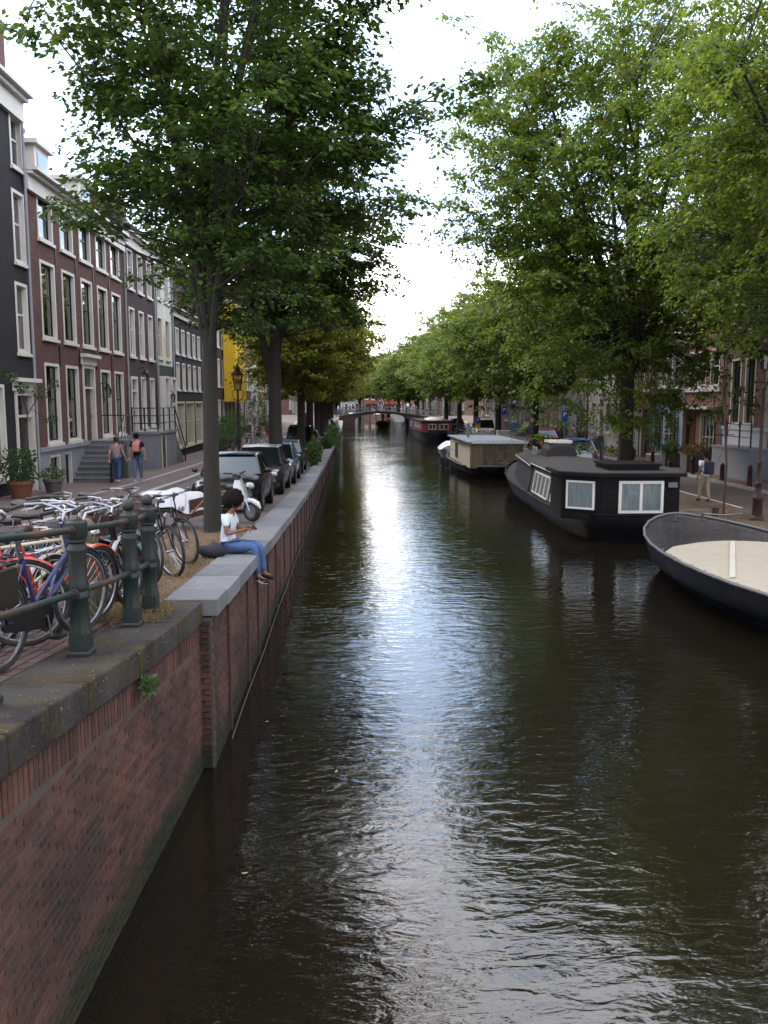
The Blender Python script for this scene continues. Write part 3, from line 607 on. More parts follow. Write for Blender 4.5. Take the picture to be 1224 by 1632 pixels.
RH = [(57.5,63,12.5,K_WHT,'white house with a tall window just beyond the rose-red house'),(63,69,13,K_PINK,'pale pink rendered house behind the near right quay tree'),(69,75,12,K_WHT,'white house above the blue parking sign on the right'),(75,81,13,K_ORG,'orange brick house on the right between two pale ones'),(81,87,12.5,K_WHT,'white painted house fourth from the orange one, right row'),(87,93.5,13,K_GREY,'grey house beside the blue painted front, right row'),(93.5,99,11.5,mat('deep_blue_front', (.035,.10,.22), .6),'blue fronted house among the right quay trees'),(99,106,13,K_BRN,'brown brick house past the blue fronted one'),(106,113,12,K_WHT,'white house near the right end of the bridge'),(113,121,13,K_RED,'red corner house by the right end of the bridge'),(139,147,12,K_BRN,'brown house first beyond the bridge on the right'),(147,155,13,K_PINK,'pale house far beyond the bridge on the right')]
RH += [(155+i*10,165+i*10,12+(i*7)%3,[K_RED,K_WHT,K_BRN,K_GREY][i%4],'%s house on the right beyond the bridge, %s' % (['red','white','brown','grey'][i%4],['first of the distant row','second of the distant row','mid distance','deep in the row','past the bend of trees','last but one','last before the end'][i])) for i in range(7)]
for (a, b_, H, m__, lab) in RH:
    FARW[0] = a > 90
    g = zr((a+b_)/2); fl = [(g+1.3,g+3.5,[(a+.6,1.1),(a+2.3,1.1)],'sash',WHITE,WHITE,9),(g+4.6,g+6.8,(3,1.05),'sash',WHITE,WHITE,9),(g+7.7,g+9.5,(3,1.0),'sash')]
    house('R', a, b_, H, m__, lab, fl, [(b_-1.7,g+1.0,1.1,2.8,random.choice([DOORB,DOORG,BROWND]))], roof=random.choice(['slope','gable']), pipe=False)
FARW[0] = False
# yellow scaffold sheeting
sf = thing('sheeted_scaffold', 'bright yellow scaffold sheeting hung on a house front on the left quay', 'scaffold', (-10.2,69,0))
b = NB('yellow_sheeting'); v = b.co('Object', (1,1.2,.15)); n1 = b.noise(v, 3, 4, .5); b.setc(b.mix(n1, (.55,.36,.01), (.75,.50,.02))); b.b.inputs['Roughness'].default_value = .6; b.bump(n1, .8, .1)
tr = b.n('BsdfTranslucent'); tr.inputs[0].default_value = (.85,.6,.03,1); ms = b.n('MixShader'); ms.inputs[0].default_value = .35; b.l(b.b.outputs[0], ms.inputs[1]); b.l(tr.outputs[0], ms.inputs[2]); b.l(ms.outputs[0], b.o.inputs[0]); YEL = b.m
for (x0, x1, y0, y1) in ((0,.9,0,.03),(.9,.93,.03,6.6),(0,.9,6.6,6.63)):
    m_ = MB(); m_.box(x0+.01,x1,y0,y1,4.0,11.6); m_.build('sheet', YEL, sf)
for (x, y) in ((.8,.1),(.8,3.3),(.8,6.5),(.1,.1),(.1,6.5)):
    m_ = MB(); m_.tube([(x,y,.55),(x,y,11.8)], .03, 6); m_.build('scaffold_pole', STEEL, sf)
# ---- stoops on the left
st = thing('stone_stoop', 'grey stone steps rising to the red-brown house door with black iron handrail', 'stoop', (-10.27,31.75,0))
g0 = zl(32)+.07; n = 8; rise = (2.5-g0)/n
for i in range(n):
    m_ = MB(); m_.box(0,1.42-i*.012,i*.29,(i+1)*.29+(.02 if i < n-1 else 1.3),g0+i*rise-(.0 if i else .3),g0+(i+1)*rise-.045); m_.box(-.0,1.46-i*.012,i*.29-.03,(i+1)*.29+(.018 if i < n-1 else 1.32),g0+(i+1)*rise-.045,g0+(i+1)*rise); m_.build('step', STONE, st)
m_ = MB(); m_.box(0,1.40,n*.29+.02,n*.29+1.29,g0-.5,2.44); m_.build('landing_block', STONE, st)
IRON = mat('black_wrought_iron', (.012,.012,.014), .45, var=.3)
m_ = MB(); pts = [(1.4,-.05,g0),(1.4,-.05,g0+1.0)]; m_.lathe([(.06,0),(.06,.15),(.035,.2),(.035,.85),(.06,.9),(.02,1.0),(.05,1.06),(.01,1.12)], 8, (1.4,-.05,g0)); m_.build('newel', IRON, st)
m_ = MB(); zt = 2.5
m_.tube([(1.4,-.05,g0+.95),(1.38,.3,g0+1.15),(1.32,n*.29,zt+.95),(1.32,n*.29+1.25,zt+.95)], .024, 6); m_.tube([(1.4,-.05,g0+.5),(1.32,n*.29,zt+.5),(1.32,n*.29+1.25,zt+.5)], .014, 5); m_.tube([(1.32,n*.29+1.25,zt+.95),(.1,n*.29+1.25,zt+.95)], .024, 6)
for k in range(9): t = k/8; y = t*(n*.29+1.2); z = g0+.1+min(1, y/(n*.29))*(zt-g0); m_.tube([(1.36,y,z-.1),(1.36,y,z+.85)], .01, 4)
m_.build('handrail', IRON, st)
s2 = thing('box_stoop', 'large grey plastered box stoop with a dark side door and black iron railings on top', 'stoop', (-10.27,40.3,0))
gb = zl(41)-.1; m_ = MB(); m_.box(0,1.25,0,3.9,gb,2.5); m_.box(-.0,1.32,-.07,3.95,2.5,2.62); m_.build('block', GREYPLASTER, s2)
m_ = MB(); m_.box(1.25,1.27,.5,1.25,gb+.15,2.35); m_.build('side_door', DOORB, s2); m_ = MB(); m_.box(1.26,1.31,.42,.5,gb+.1,2.42); m_.box(1.26,1.31,1.25,1.33,gb+.1,2.42); m_.build('door_frame', CREAM, s2)
n2_ = 9; r2 = (2.55-gb)/n2_
for i in range(n2_):
    m_ = MB(); m_.box(.1,1.2,3.9+i*.27,3.9+(i+1)*.27,gb,2.5-(i+1)*r2+r2*.4); m_.build('step', STONE, s2)
m_ = MB()
for a in ([(1.22,.02,2.6),(1.22,.02,3.75)], [(1.22,3.9,2.6),(1.22,3.9,3.8)], [(.05,.02,2.6),(.05,.02,3.75)], [(.62,.02,2.6),(.62,.02,3.7)], [(1.22,1.3,2.6),(1.22,1.3,3.7)], [(1.22,2.6,2.6),(1.22,2.6,3.7)]): m_.tube(a, .035, 6)
for z in (3.0, 3.35, 3.7): m_.tube([(.05,.02,z),(1.22,.02,z),(1.22,3.9,z)], .022, 5)
m_.tube([(1.22,3.9,3.7),(1.22,3.9+n2_*.27,gb+1.0)], .03, 6); m_.tube([(1.22,3.9,3.1),(1.22,3.9+n2_*.27,gb+.45)], .02, 5); m_.tube([(1.22,3.9+n2_*.27,gb+.1),(1.22,3.9+n2_*.27,gb+1.1)], .04, 6)
m_.build('railing', IRON, s2)
# right stoop box with railing
s3 = thing('box_stoop', 'grey walled stoop with thin railing standing out from the brown house on the right', 'stoop', (16.95,37.4,0))
m_ = MB(); m_.box(0,1.04,-1.3,2.6,.3,1.9); m_.box(-.05,1.03,-1.35,2.65,1.9,1.99); m_.build('block', GREYPLASTER, s3); m_ = MB()
for y in (-1.2,-.1,1.2,2.5): m_.tube([(.05,y,1.95),(.05,y,3.1)], .035, 6)
for z in (2.45, 3.0): m_.tube([(.05,-1.3,z),(.05,2.55,z),(1.0,2.55,z)], .018, 5)
m_.build('railing', IRON, s3)
def stoop_r(y, X=18.0, label=''):
    g = zr(y)+.1; s = thing('front_steps', label, 'steps', (X-.02, y, g), math.pi, 'front steps on the right row')
    for i in range(5): m_ = MB(); m_.box(0,1.6-i*.3,-.7,.7,i*.19-(.2 if i == 0 else 0),(i+1)*.19); m_.build('step', STONE, s)
    m_ = MB()
    for sy in (-.65, .65): m_.tube([(1.55,sy,.15),(1.55,sy,1.05),(.1,sy,1.95),(.1,sy,.9)], .025, 5); m_.tube([(1.55,sy,.6),(.1,sy,1.5)], .015, 4)
    m_.build('railing', IRON, s)
for (y, lab) in ((61.9,'steps with black rails at the white house beyond the rose-red one'),(67.8,'steps with black rails at the pale pink house'),(73.8,'steps with black rails at the white house over the parking sign'),(79.8,'steps with black rails at the orange brick house'),(85.8,'steps with black rails at the fourth pale house')): stoop_r(y, label=lab)
# ================= TREES
BARK = NB('rough_bark'); v = BARK.co('Object', (1,1,.25)); n1 = BARK.noise(v, 16, 5, .7, 1.2); n2 = BARK.noise(v, 3, 4)
BARK.setc(BARK.mix(n2, BARK.mix(n1, (.004,.0035,.003), (.024,.019,.015)), (.012,.012,.008))); BARK.b.inputs['Roughness'].default_value = .95; BARK.bump(n1, 1., .03); BARKM = BARK.m
L_SHADE = leaf_mat('elm_leaf_shaded', (.026,.054,.012), (.042,.076,.017), (.075,.105,.022), .45)  # elm leaf for the near left trees, shade put into its colour
L_LIT = leaf_mat('elm_leaf_sunlit', (.048,.088,.016), (.086,.132,.022), (.142,.168,.030), .50)  # elm leaf again for the right trees, sunlight put into its colour
L_BACKLIT = leaf_mat('elm_leaf_backlit', (.075,.10,.018), (.12,.145,.024), (.19,.19,.035), .6)  # elm leaf of the far left trees, backlight put into colour
def make_tree(seed, trunk_h, r0, H, rad, cz, rz_, ncl, per, leaf, lm, lean=(0,0), limbs=7, flat=.35, droop=.0, csize=.75, trunk_z0=0, shape=None, hang=0.0, extra=(), low=.75, coff=(0,0)):
    rg = np.random.default_rng(seed); rd = random.Random(seed)
    mb = MB(); top = Vector((lean[0], lean[1], trunk_h))
    pts = [Vector((0,0,-.3)), Vector((0,0,.0)), Vector((lean[0]*.1+rd.uniform(-.03,.03), lean[1]*.1, trunk_h*.3)), Vector((lean[0]*.45, lean[1]*.45, trunk_h*.65)), top]
    mb.tube(pts, [r0*1.5, r0*1.25, r0*.98, r0*.9, r0*.85], 12)
    C = np.array([lean[0]*1.5+coff[0], lean[1]*1.5+coff[1], cz]); lp = []; segs = []; ends = []
    for k in range(limbs):
        a = 2*math.pi*k/limbs + rd.uniform(-.4,.4); e = rd.uniform(.25, 1.25) if k else 1.45
        L = rd.uniform(.75, .95); tgt = Vector((C[0]+math.cos(a)*math.cos(e)*rad[0]*L, C[1]+math.sin(a)*math.cos(e)*rad[1]*L, C[2]+(math.sin(e)*L - .15)*rz_))
        st = top - Vector((0,0,rd.uniform(0,.18)*trunk_h)); m1 = st.lerp(tgt, .33)+Vector((0,0,.16*rz_)); m2 = st.lerp(tgt, .68)+Vector((rd.uniform(-.4,.4), rd.uniform(-.4,.4), .14*rz_))
        poly = []
        for t in [i_/7 for i_ in range(8)]:
            p = ((1-t)**3)*st + 3*((1-t)**2)*t*m1 + 3*(1-t)*t*t*m2 + t**3*tgt
            poly.append(p+Vector((rd.uniform(-.08,.08), rd.uniform(-.08,.08), rd.uniform(-.05,.05)))*(0 if t == 0 else 1))
        rr = r0*rd.uniform(.42,.62); mb.tube(poly, [rr*(1-.82*t) for t in np.linspace(0,1,8)], 7)
        for i in range(1, 8): lp.append(np.array(poly[i])); segs.append(rr*(1-.82*i/7))
        ends.append(np.array(poly[-1])); ends.append(np.array(poly[-2]))
        for q in range(3):   # secondary limbs
            i = rd.randint(2, 5); s_ = poly[i]; a2 = a+rd.uniform(-1.2,1.2); tg = s_+Vector((math.cos(a2)*rad[0]*.45, math.sin(a2)*rad[1]*.45, rd.uniform(-.05,.4)*rz_*.6)); p2 = []
            for t in [i_/4 for i_ in range(5)]: p2.append(s_.lerp(tg, t)+Vector((rd.uniform(-.1,.1), rd.uniform(-.1,.1), .35*math.sin(t*3.1)))*(0 if t == 0 else 1))
            r2 = rr*.4; mb.tube(p2, [r2*(1-.8*t) for t in np.linspace(0,1,5)], 5)
            for i2 in range(1, 5): lp.append(np.array(p2[i2])); segs.append(r2*.5)
            ends.append(np.array(p2[-1])); ends.append(np.array(p2[-2]))
    LP = np.array(lp)
    # cluster centres in an uneven crown
    cl = []; ph = rg.uniform(0, 6.28, 12); tries = 0
    while len(cl) < ncl and tries < ncl*30:
        tries += 1
        d = rg.normal(size=3); d /= np.linalg.norm(d); t = rg.uniform(.12, 1)**.42
        az = math.atan2(d[1], d[0]); el = d[2]
        lob = 1+.13*math.sin(3*az+ph[0]+2*el)+.10*math.sin(5*az+ph[1]-4*el)+.09*math.sin(7*el+ph[2]+2*az)
        zz = d[2]; 
        if zz < 0: zz *= low
        p = C+np.array([d[0]*rad[0], d[1]*rad[1], zz*rz_])*t*lob
        g = math.sin(p[0]*1.5+ph[3])*math.sin(p[1]*1.4+ph[4])*math.sin(p[2]*1.9+ph[5])
        if g > .5 or (shape and not shape(p)): continue
        cl.append(p)
    cl += ends
    for (tg, cnt, sp) in extra:   # reaching branches
        st = top+Vector((0,0,1.2)); tg = Vector(tg); md = st.lerp(tg, .5)+Vector((0,0,.5)); poly = [((1-t)**2)*st+2*(1-t)*t*md+t*t*tg for t in [i_/7 for i_ in range(8)]]
        mb.tube(poly, [r0*.34*(1-.85*i_/7) for i_ in range(8)], 6)
        for i in range(2, 8): lp.append(np.array(poly[i])); segs.append(.03)
        for q in range(cnt): t = rg.uniform(.45, 1.04); p = np.array(((1-t)**2)*st+2*(1-t)*t*md+t*t*tg); cl.append(p+rg.normal(0,1,3)*np.array([sp,sp,sp*.55]))
    LP = np.array(lp); cl = np.array(cl)
    V = []; n = per
    # twig from nearest lower limb point
    allc = []; 
    for p in cl:
        dd = np.linalg.norm(LP-p, axis=1)+np.maximum(0, LP[:,2]-p[2])*1.2; j = int(np.argmin(dd)); q = LP[j]
        if dd[j] > .25: 
            mid = (q+p)/2+np.array([rg.uniform(-.15,.15), rg.uniform(-.15,.15), -.05*dd[j]+.12]); mb.tube([q, mid, p], [max(.012, min(segs[j]*.5, .035)), .014, .007], 4, cap=False)
    # leaves: along 5 drooping twiglets per cluster
    N = len(cl)*n; ci = np.repeat(np.arange(len(cl)), n); K = 6
    ta = rg.uniform(0, 6.28, (len(cl), K)); te = rg.normal(0, .30, (len(cl), K)) - droop; tl = rg.uniform(.6, 1.25, (len(cl), K))*csize
    ki = rg.integers(0, K, N); s = rg.uniform(.05, 1, N)
    A, E, Lg = ta[ci, ki], te[ci, ki], tl[ci, ki]
    P = cl[ci] + np.stack([np.cos(A)*np.cos(E)*Lg*s, np.sin(A)*np.cos(E)*Lg*s, np.sin(E)*Lg*s*flat*2.2 - hang*Lg*s*s], 1)+rg.normal(0, .06*csize/.75, (N, 3))*np.array([1,1,.8])
    # each leaf: stalk direction roughly outward + side, tip down
    la = A + rg.choice([-1,1], N)*rg.uniform(.3, 1.1, N); dn = rg.normal(-.35-hang*.5, .35, N)
    D = np.stack([np.cos(la), np.sin(la), dn], 1); D /= np.linalg.norm(D, axis=1)[:,None]
    U = np.stack([rg.normal(0,.45,N), rg.normal(0,.45,N), np.ones(N)], 1); S = np.cross(D, U); S /= np.linalg.norm(S, axis=1)[:,None]; Nn = np.cross(S, D)
    sz = leaf*rg.uniform(.65, 1.25, N)[:,None]
    v0 = P; v1 = P+D*sz*.42+S*sz*.34+Nn*sz*.07; v2 = P+D*sz-Nn*sz*.05; v3 = P+D*sz*.42-S*sz*.34+Nn*sz*.07
    V = np.stack([v0, v1, v2, v3], 1).reshape(-1, 3); F = np.arange(N*4).reshape(-1, 4)
    me_t = mb.mesh('trunk', BARKM, True); me_c = npmesh('crown', V, F, lm); return me_t, me_c
def place_tree(meshes, label, loc, rz=0, sc=1, group='elm trees along the quays', name='elm_tree'):
    t = thing(name, label, 'tree', loc, rz, group); t.scale = (sc,)*3 if not isinstance(sc, tuple) else sc
    obj('trunk', meshes[0], t); obj('crown', meshes[1], t); return t
# near left
T1 = make_tree(3, 3.9, .155, 14, (2.85,3.2), 8.8, 6.5, 680, 90, .125, L_SHADE, lean=(.02,0), coff=(.35,0), limbs=9, csize=.72, flat=.30, low=.72, extra=(((4.7,-.3,8.3),26,.42),((3.4,.4,6.2),22,.4),((3.8,0,10.6),22,.4),((-3.1,.4,9.6),14,.3)))
place_tree(T1, 'tall shade-coloured elm on the left quay by the scooter, its crown covering the upper left', (-2.72,16.6,zl(16.6)), .05)
T2 = make_tree(5, 4.1, .25, 13, (3.8,4.2), 8.2, 5.2, 520, 84, .17, L_SHADE, limbs=8, csize=.85, flat=.32, low=.55)
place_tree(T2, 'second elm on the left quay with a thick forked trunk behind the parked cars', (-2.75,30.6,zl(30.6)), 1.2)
T3 = make_tree(8, 4.4, .27, 12, (4.3,4.6), 7.0, 4.5, 460, 76, .22, L_BACKLIT, limbs=7, csize=.95)
# near right: two big elms
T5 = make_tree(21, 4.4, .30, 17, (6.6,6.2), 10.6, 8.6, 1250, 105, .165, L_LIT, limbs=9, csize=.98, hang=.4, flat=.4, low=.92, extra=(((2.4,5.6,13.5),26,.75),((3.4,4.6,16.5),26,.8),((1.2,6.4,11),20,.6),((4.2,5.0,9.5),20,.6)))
place_tree(T5, 'huge sunlit green elm behind the black houseboat, trunk rising past its roof hatch', (11.9,37.2,zr(37)), 2.2, (1.08,1.08,1.12))
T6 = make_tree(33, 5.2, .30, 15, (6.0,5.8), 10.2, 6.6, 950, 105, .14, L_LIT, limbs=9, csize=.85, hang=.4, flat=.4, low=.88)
place_tree(T6, 'sunlit green elm reaching in from the right edge over the beige covered boat', (13.9,23.5,zr(23)), .3)
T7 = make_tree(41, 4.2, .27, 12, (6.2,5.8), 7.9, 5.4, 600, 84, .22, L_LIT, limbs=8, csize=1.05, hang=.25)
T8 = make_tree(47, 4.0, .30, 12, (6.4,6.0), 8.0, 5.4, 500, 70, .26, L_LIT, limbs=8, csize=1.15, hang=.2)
for (y, lab, m__, rz, sc) in ((46,'third elm on the left quay, slim trunk behind the dark jeep',T3,.3,(.85,.9,1)),(55,'fourth elm on the left quay, straight single trunk',T3,2.1,(.8,.9,1)),(66,'fifth elm on the left quay, backlit yellow-green crown',T3,4.0,(.85,.9,1)),(76,'sixth elm on the left quay beside the leafy shrubs',T3,5.2,(.9,1,1)),(87,'seventh elm on the left quay, before the far cars',T3,1.0,(.9,1,1)),(98,'eighth elm on the left quay, nearer of the two before the bridge',T3,2.8,(.9,1,1)),(110,'last elm on the left quay before the bridge',T3,3.6,(.9,1,1)),(146,'first elm beyond the bridge on the left',T3,.6,(1,1,.95)),(160,'second elm beyond the bridge on the left',T3,1.9,(1,1,.95)),(176,'third elm beyond the bridge on the left',T3,2.9,(1.1,1.1,1)),(196,'farthest elm seen on the left quay',T3,5.,(1.3,1.3,1.1))):
    place_tree(m__, lab, (-2.75 if y < 140 else -3.2, y, zl(y)), rz, sc)
for (y, lab, m__, rz, sc, X) in ((56,'elm on the right quay behind the cream houseboat',T7,.2,(.9,1,1.0),11.9),(71,'elm on the right quay between the two parking signs',T7,2.0,(.9,1,1.0),12.0),(84,'elm with a young bright shoot, right quay past the white van',T7,4.1,(.9,1,1),12),(97,'elm in front of the blue fronted house, right quay',T8,.9,(.9,1,1),12),(111,'last elm on the right quay before the bridge',T8,3.1,(1,1,1),12),(147,'first elm beyond the bridge on the right',T8,1.5,(1.1,1.1,1),11),(162,'second elm beyond the bridge on the right',T7,.4,(1.1,1.1,1),10.5),(180,'third elm beyond the bridge on the right',T8,2.4,(1.2,1.2,1.05),9.5),(205,'farthest elm seen on the right quay',T8,5.4,(1.5,1.5,1.1),8.5)):
    place_tree(m__, lab, (X, y, zr(y)), rz, sc)
place_tree(T8, 'elm closing the view down the far end of the canal', (2, 260, .5), 1, (2.2,1.6,1.0)); place_tree(T8, 'elm at the far end of the canal left of centre', (-9, 255, .5), 2.5, (2.0,1.6,1.0))

for (x, y, m__, rz, sc, lab) in ((-3.0,-9,T2,1,1,'elm on the left quay behind the viewpoint'),(12.4,-7,T5,3,.9,'elm on the right quay behind the viewpoint'),(-3.0,-24,T5,5,.8,'second elm on the left quay behind the viewpoint'),(12.4,-25,T5,2,.9,'second elm on the right quay behind the viewpoint'),(12.4,8,T6,4,1,'elm on the right quay beside the viewpoint, outside the picture')):
    place_tree(m__, lab, (x,y,zl(y) if x < 0 else zr(y)), rz, sc)
for k, (x, y, s_) in enumerate(((14,225,1.4),(-6,226,1.4),(18,240,1.5),(24,200,1.3),(19,262,1.7),(-16,250,1.6))):
    place_tree(T8, ['large far elm right of the distant water','far elm at the end of the left quay','far elm behind the last right quay trees','far elm in the side street beyond the bridge','elm farthest back on the right','elm farthest back on the left'][k], (x,y,.5), k, (s_,s_,1.0))
# ================= FOREGROUND RAILING
PX = [(-2.20, 4.98), (-2.12, 6.56), (-2.06, 7.86), (-2.04, 8.50)]
rail = thing('canal_railing', 'old dark green cast iron railing with round topped posts on the brick wing wall', 'railing', (-2.06,6.5,zl(6.5)))
ro = Vector((-2.06,6.5,zl(6.5)))
def post_mesh(ball):
    m_ = MB(); q = math.sqrt(2)
    m_.lathe([(.135*q*.72,0),(.135*q*.72,.035),(.115*q*.72,.05),(.112*q*.74,.15),(.096*q*.74,.20)], 4)
    m_.lathe([(.098,.18),(.086,.24),(.080,.44),(.092,.455),(.096,.475),(.088,.50),(.074,.515)], 8)
    m_.lathe([(.070,.50),(.086,.53),(.088,.56),(.078,.60),(.076,.80),(.088,.83),(.090,.845),(.070,.87),(.070,.885),(.086,.90),(.086,.92),(.075,.93)], 8)
    m_.lathe([(.088,.925),(.096,.935),(.096,1.05),(.082,1.06)], 8)
    if ball: m_.lathe([(.05,1.055),(.04,1.075),(.038,1.085)], 10); m_.ball((0,0,1.135), .062, 14, 9)
    else: m_.lathe([(.06,1.055),(.052,1.075),(.02,1.09)], 12)
    m_.v = [(v[0]*.88, v[1]*.88, v[2]) for v in m_.v]
    return m_.mesh('post', GREENP, True)
pm = [post_mesh(True), post_mesh(False)]
for i, (x, y) in enumerate(PX): obj('post', pm[1 if i < 2 else 0], rail, loc=(x-ro.x, y-ro.y, zl(y)-ro.z-.004))
def rp(i, h): x, y = PX[i]; return Vector((x-ro.x, y-ro.y, zl(y)-ro.z+h))
RUSTY = mat('rusty_green_rail', (.010,.021,.020), .45, var=.9, sc=9, bump=.4, dirt=(.055,.030,.02), spec=.35)
for a, b_ in ((0,1),(1,2),(2,3)):
    for h in (.985, .50):
        pa, pb = rp(a,h), rp(b_,h); m_ = MB(); m_.tube([pa, pa.lerp(pb,.5)+Vector((0,0,-.004)), pb], .026, 10)
        d_ = (pb-pa).normalized(); m_.tube([pa+d_*.07, pa+d_*.14], .034, 10); m_.tube([pb-d_*.14, pb-d_*.07], .034, 10); m_.build('rail', RUSTY, rail, True)
P_ = Vector((-1.95, 3.2)); 
m_ = MB(); pa = rp(0,.985); pb = Vector((P_.x-ro.x, P_.y-ro.y, zl(3.2)-ro.z+.985)); m_.tube([pa,pb], .026, 10); m_.build('rail', RUSTY, rail, True)
m_ = MB(); pa = rp(0,.5); pb = pb-Vector((0,0,.485)); m_.tube([pa,pb], .026, 10); m_.build('rail', RUSTY, rail, True)
obj('post', pm[1], rail, loc=(P_.x-ro.x, P_.y-ro.y, zl(3.2)-ro.z))
# ================= BICYCLES
TYREM = {}
def bike_parts(style='omafiets', colname='black'):
    return None
_BC = {}
def cm(key, fn):
    if key not in _BC: _BC[key] = fn()
    return _BC[key]
def wheel_meshes(rimm, tyrem):
    def f():
        t = MB(); t.torus((0,0,0), 'y', .332, .019, 30, 8, 1.0); ty = t.mesh('tyre', tyrem, True)
        r = MB(); r.torus((0,0,0), 'y', .305, .012, 30, 6, 1.1); rm = r.mesh('rim', rimm, True)
        s = MB(); n = 28
        for k in range(n):
            a = 2*math.pi*k/n; b_ = a+(.28 if k % 2 else -.28); sy = .022 if k % 4 < 2 else -.022
            s.tube([(.022*math.cos(b_), sy, .022*math.sin(b_)), (.298*math.cos(a), 0, .298*math.sin(a))], .0017, 3, cap=False)
        sp = s.mesh('spokes', STEEL); h = MB(); 
        M = Matrix.Rotation(math.pi/2, 4, 'X'); h.lathe([(.012,-.06),(.024,-.04),(.02,-.02),(.02,.02),(.024,.04),(.012,.06)], 10, M=M); hb = h.mesh('hub', ALU, True)
        return ty, rm, sp, hb
    return cm(('wheel', rimm.name, tyrem.name), f)
def bike(label, loc, heading, col, lean=0, style='oma', rimm=None, guard=None, bar=None, barcol=None, steer=0, extras=(), saddle=True, chaincase=None, group='bicycles parked by the green railing', seed=0, sc=1.0):
    rimm = rimm or ALU; guard = guard or col; barm = barcol or ALU; chaincase = chaincase or BLACKP; rd = random.Random(seed)
    t = thing('bicycle', label, 'bicycle', loc, heading, group); t.rotation_euler = (lean, 0, heading); t.scale = (sc,)*3
    ty, rm, sp, hb = wheel_meshes(rimm, RUBBER); zw = .351
    def wheel(par, p):
        w = obj('wheel', ty, par, loc=p); w.rotation_euler = (0, rd.uniform(0,6), 0); obj('rim', rm, w); obj('spokes', sp, w); obj('hub', hb, w)
    wheel(t, (0,0,zw))
    def fr():
        m_ = MB(); bb = (.47,0,.29); stp = (.30,0,.80)
        m_.tube([bb, stp], .016, 8)
        if style == 'oma': m_.tube([(.95,0,.62),(.82,0,.46),(.64,0,.36),bb], .017, 8); m_.tube([(.935,0,.70),(.78,0,.56),(.58,0,.44),(.40,0,.50)], .014, 8)
        elif style == 'step': m_.tube([(.95,0,.60),bb], .020, 8); m_.tube([(.93,0,.72),(.43,0,.40)], .017, 8)
        else: m_.tube([(.95,0,.62),bb], .017, 8); m_.tube([(.92,0,.78),(.315,0,.76)], .016, 8)
        m_.tube([(.955,0,.57),(.905,0,.84)], .021, 8)
        for s in (-1,1): m_.tube([(.45,s*.03,.285),(0,s*.062,zw)], .010, 6); m_.tube([(.31,s*.02,.74),(0,s*.06,zw)], .008, 6)
        return m_.mesh('frame', col, True)
    obj('frame', cm(('frame', style, col.name), fr), t)
    # front assembly pivots about the head tube
    fo = obj('fork', cm(('fork', col.name), lambda: MB().tube([(0,.05,0),(-.10,.05,.24),(-.125,.04,.30)], .011, 6).tube([(0,-.05,0),(-.10,-.05,.24),(-.125,-.04,.30)], .011, 6).tube([(-.125,-.045,.30),(-.125,.045,.30)], .014, 6).tube([(-.125,0,.28),(-.20,0,.62)], .013, 6).mesh('fork', ALU if style == 'sport' else col, True)), t, loc=(1.08,0,zw))
    fo.rotation_euler = (0, 0, steer); 
    wheel(t, (1.08,0,zw)); list(t.children)[-1].rotation_euler = (0, rd.uniform(0,6), steer)
    def hbm():
        m_ = MB(); z = .66; x = -.20
        if style == 'sport': m_.tube([(x+.05,.0,z),(x+.04,.14,z+.01),(x,.30,z+.02)], .012, 8); m_.tube([(x+.05,.0,z),(x+.04,-.14,z+.01),(x,-.30,z+.02)], .012, 8)
        else:
            for s in (-1,1): m_.tube([(x+.06,0,z),(x+.10,s*.10,z+.035),(x+.07,s*.21,z+.07),(x-.05,s*.28,z+.075),(x-.20,s*.30,z+.055)], .0125, 8)
        m_.tube([(x,0,z-.08),(x+.06,0,z)], .014, 8); m_.tube([(x+.06,.03,z+.01),(x+.15,.12,z+.0),(x+.14,.1,z-.2)], .004, 4, False)
        m_.tube([(x+.06,-.03,z+.01),(x+.17,-.1,z+.05),(x+.12,-.03,z-.25)], .004, 4, False)
        return m_.mesh('handlebar', barm, True)
    hbo = obj('handlebar', cm(('hb', style == 'sport', barm.name), hbm), fo)
    def gm():
        m_ = MB(); z = .66; x = -.20
        for s in (-1,1):
            if style == 'sport': m_.tube([(x+.02,s*.19,z+.015),(x,s*.31,z+.02)], .018, 8)
            else: m_.tube([(x-.08,s*.283,z+.073),(x-.21,s*.303,z+.053)], .018, 8)
        return m_
    g_ = gm(); gmesh = cm(('grip', style == 'sport'), lambda: g_.mesh('grips', LEATHER, True)); obj('grips', gmesh, hbo)
    def lev(): 
        m_ = MB()
        for s in (-1,1): m_.tube([(-.14,s*.22,.73),(-.18,s*.26,.70),(-.30,s*.29,.69)], .007, 5)
        return m_.mesh('brake_levers', STEEL, True)
    obj('brake_levers', cm('lever', lev), hbo)
    def guardm(a0, a1, w=.026):
        def f():
            m_ = MB(); n = 14; V = []
            for i in range(n+1):
                a = a0+(a1-a0)*i/n
                for yy, rr in ((-w,.352),(-w*.6,.368),(w*.6,.368),(w,.352)): V.append((rr*math.cos(a), yy, rr*math.sin(a)))
            F = [(i*4+k, i*4+k+1, i*4+k+5, i*4+k+4) for i in range(n) for k in range(3)]; m_.add(V, F); return m_.mesh('mudguard', guard, True)
        return f
    obj('mudguard', cm(('gr', guard.name), guardm(R(20), R(205))), t, loc=(0,0,zw))
    if style != 'sport': gf_ = obj('mudguard', cm(('gf', guard.name), guardm(R(35), R(190))), fo)
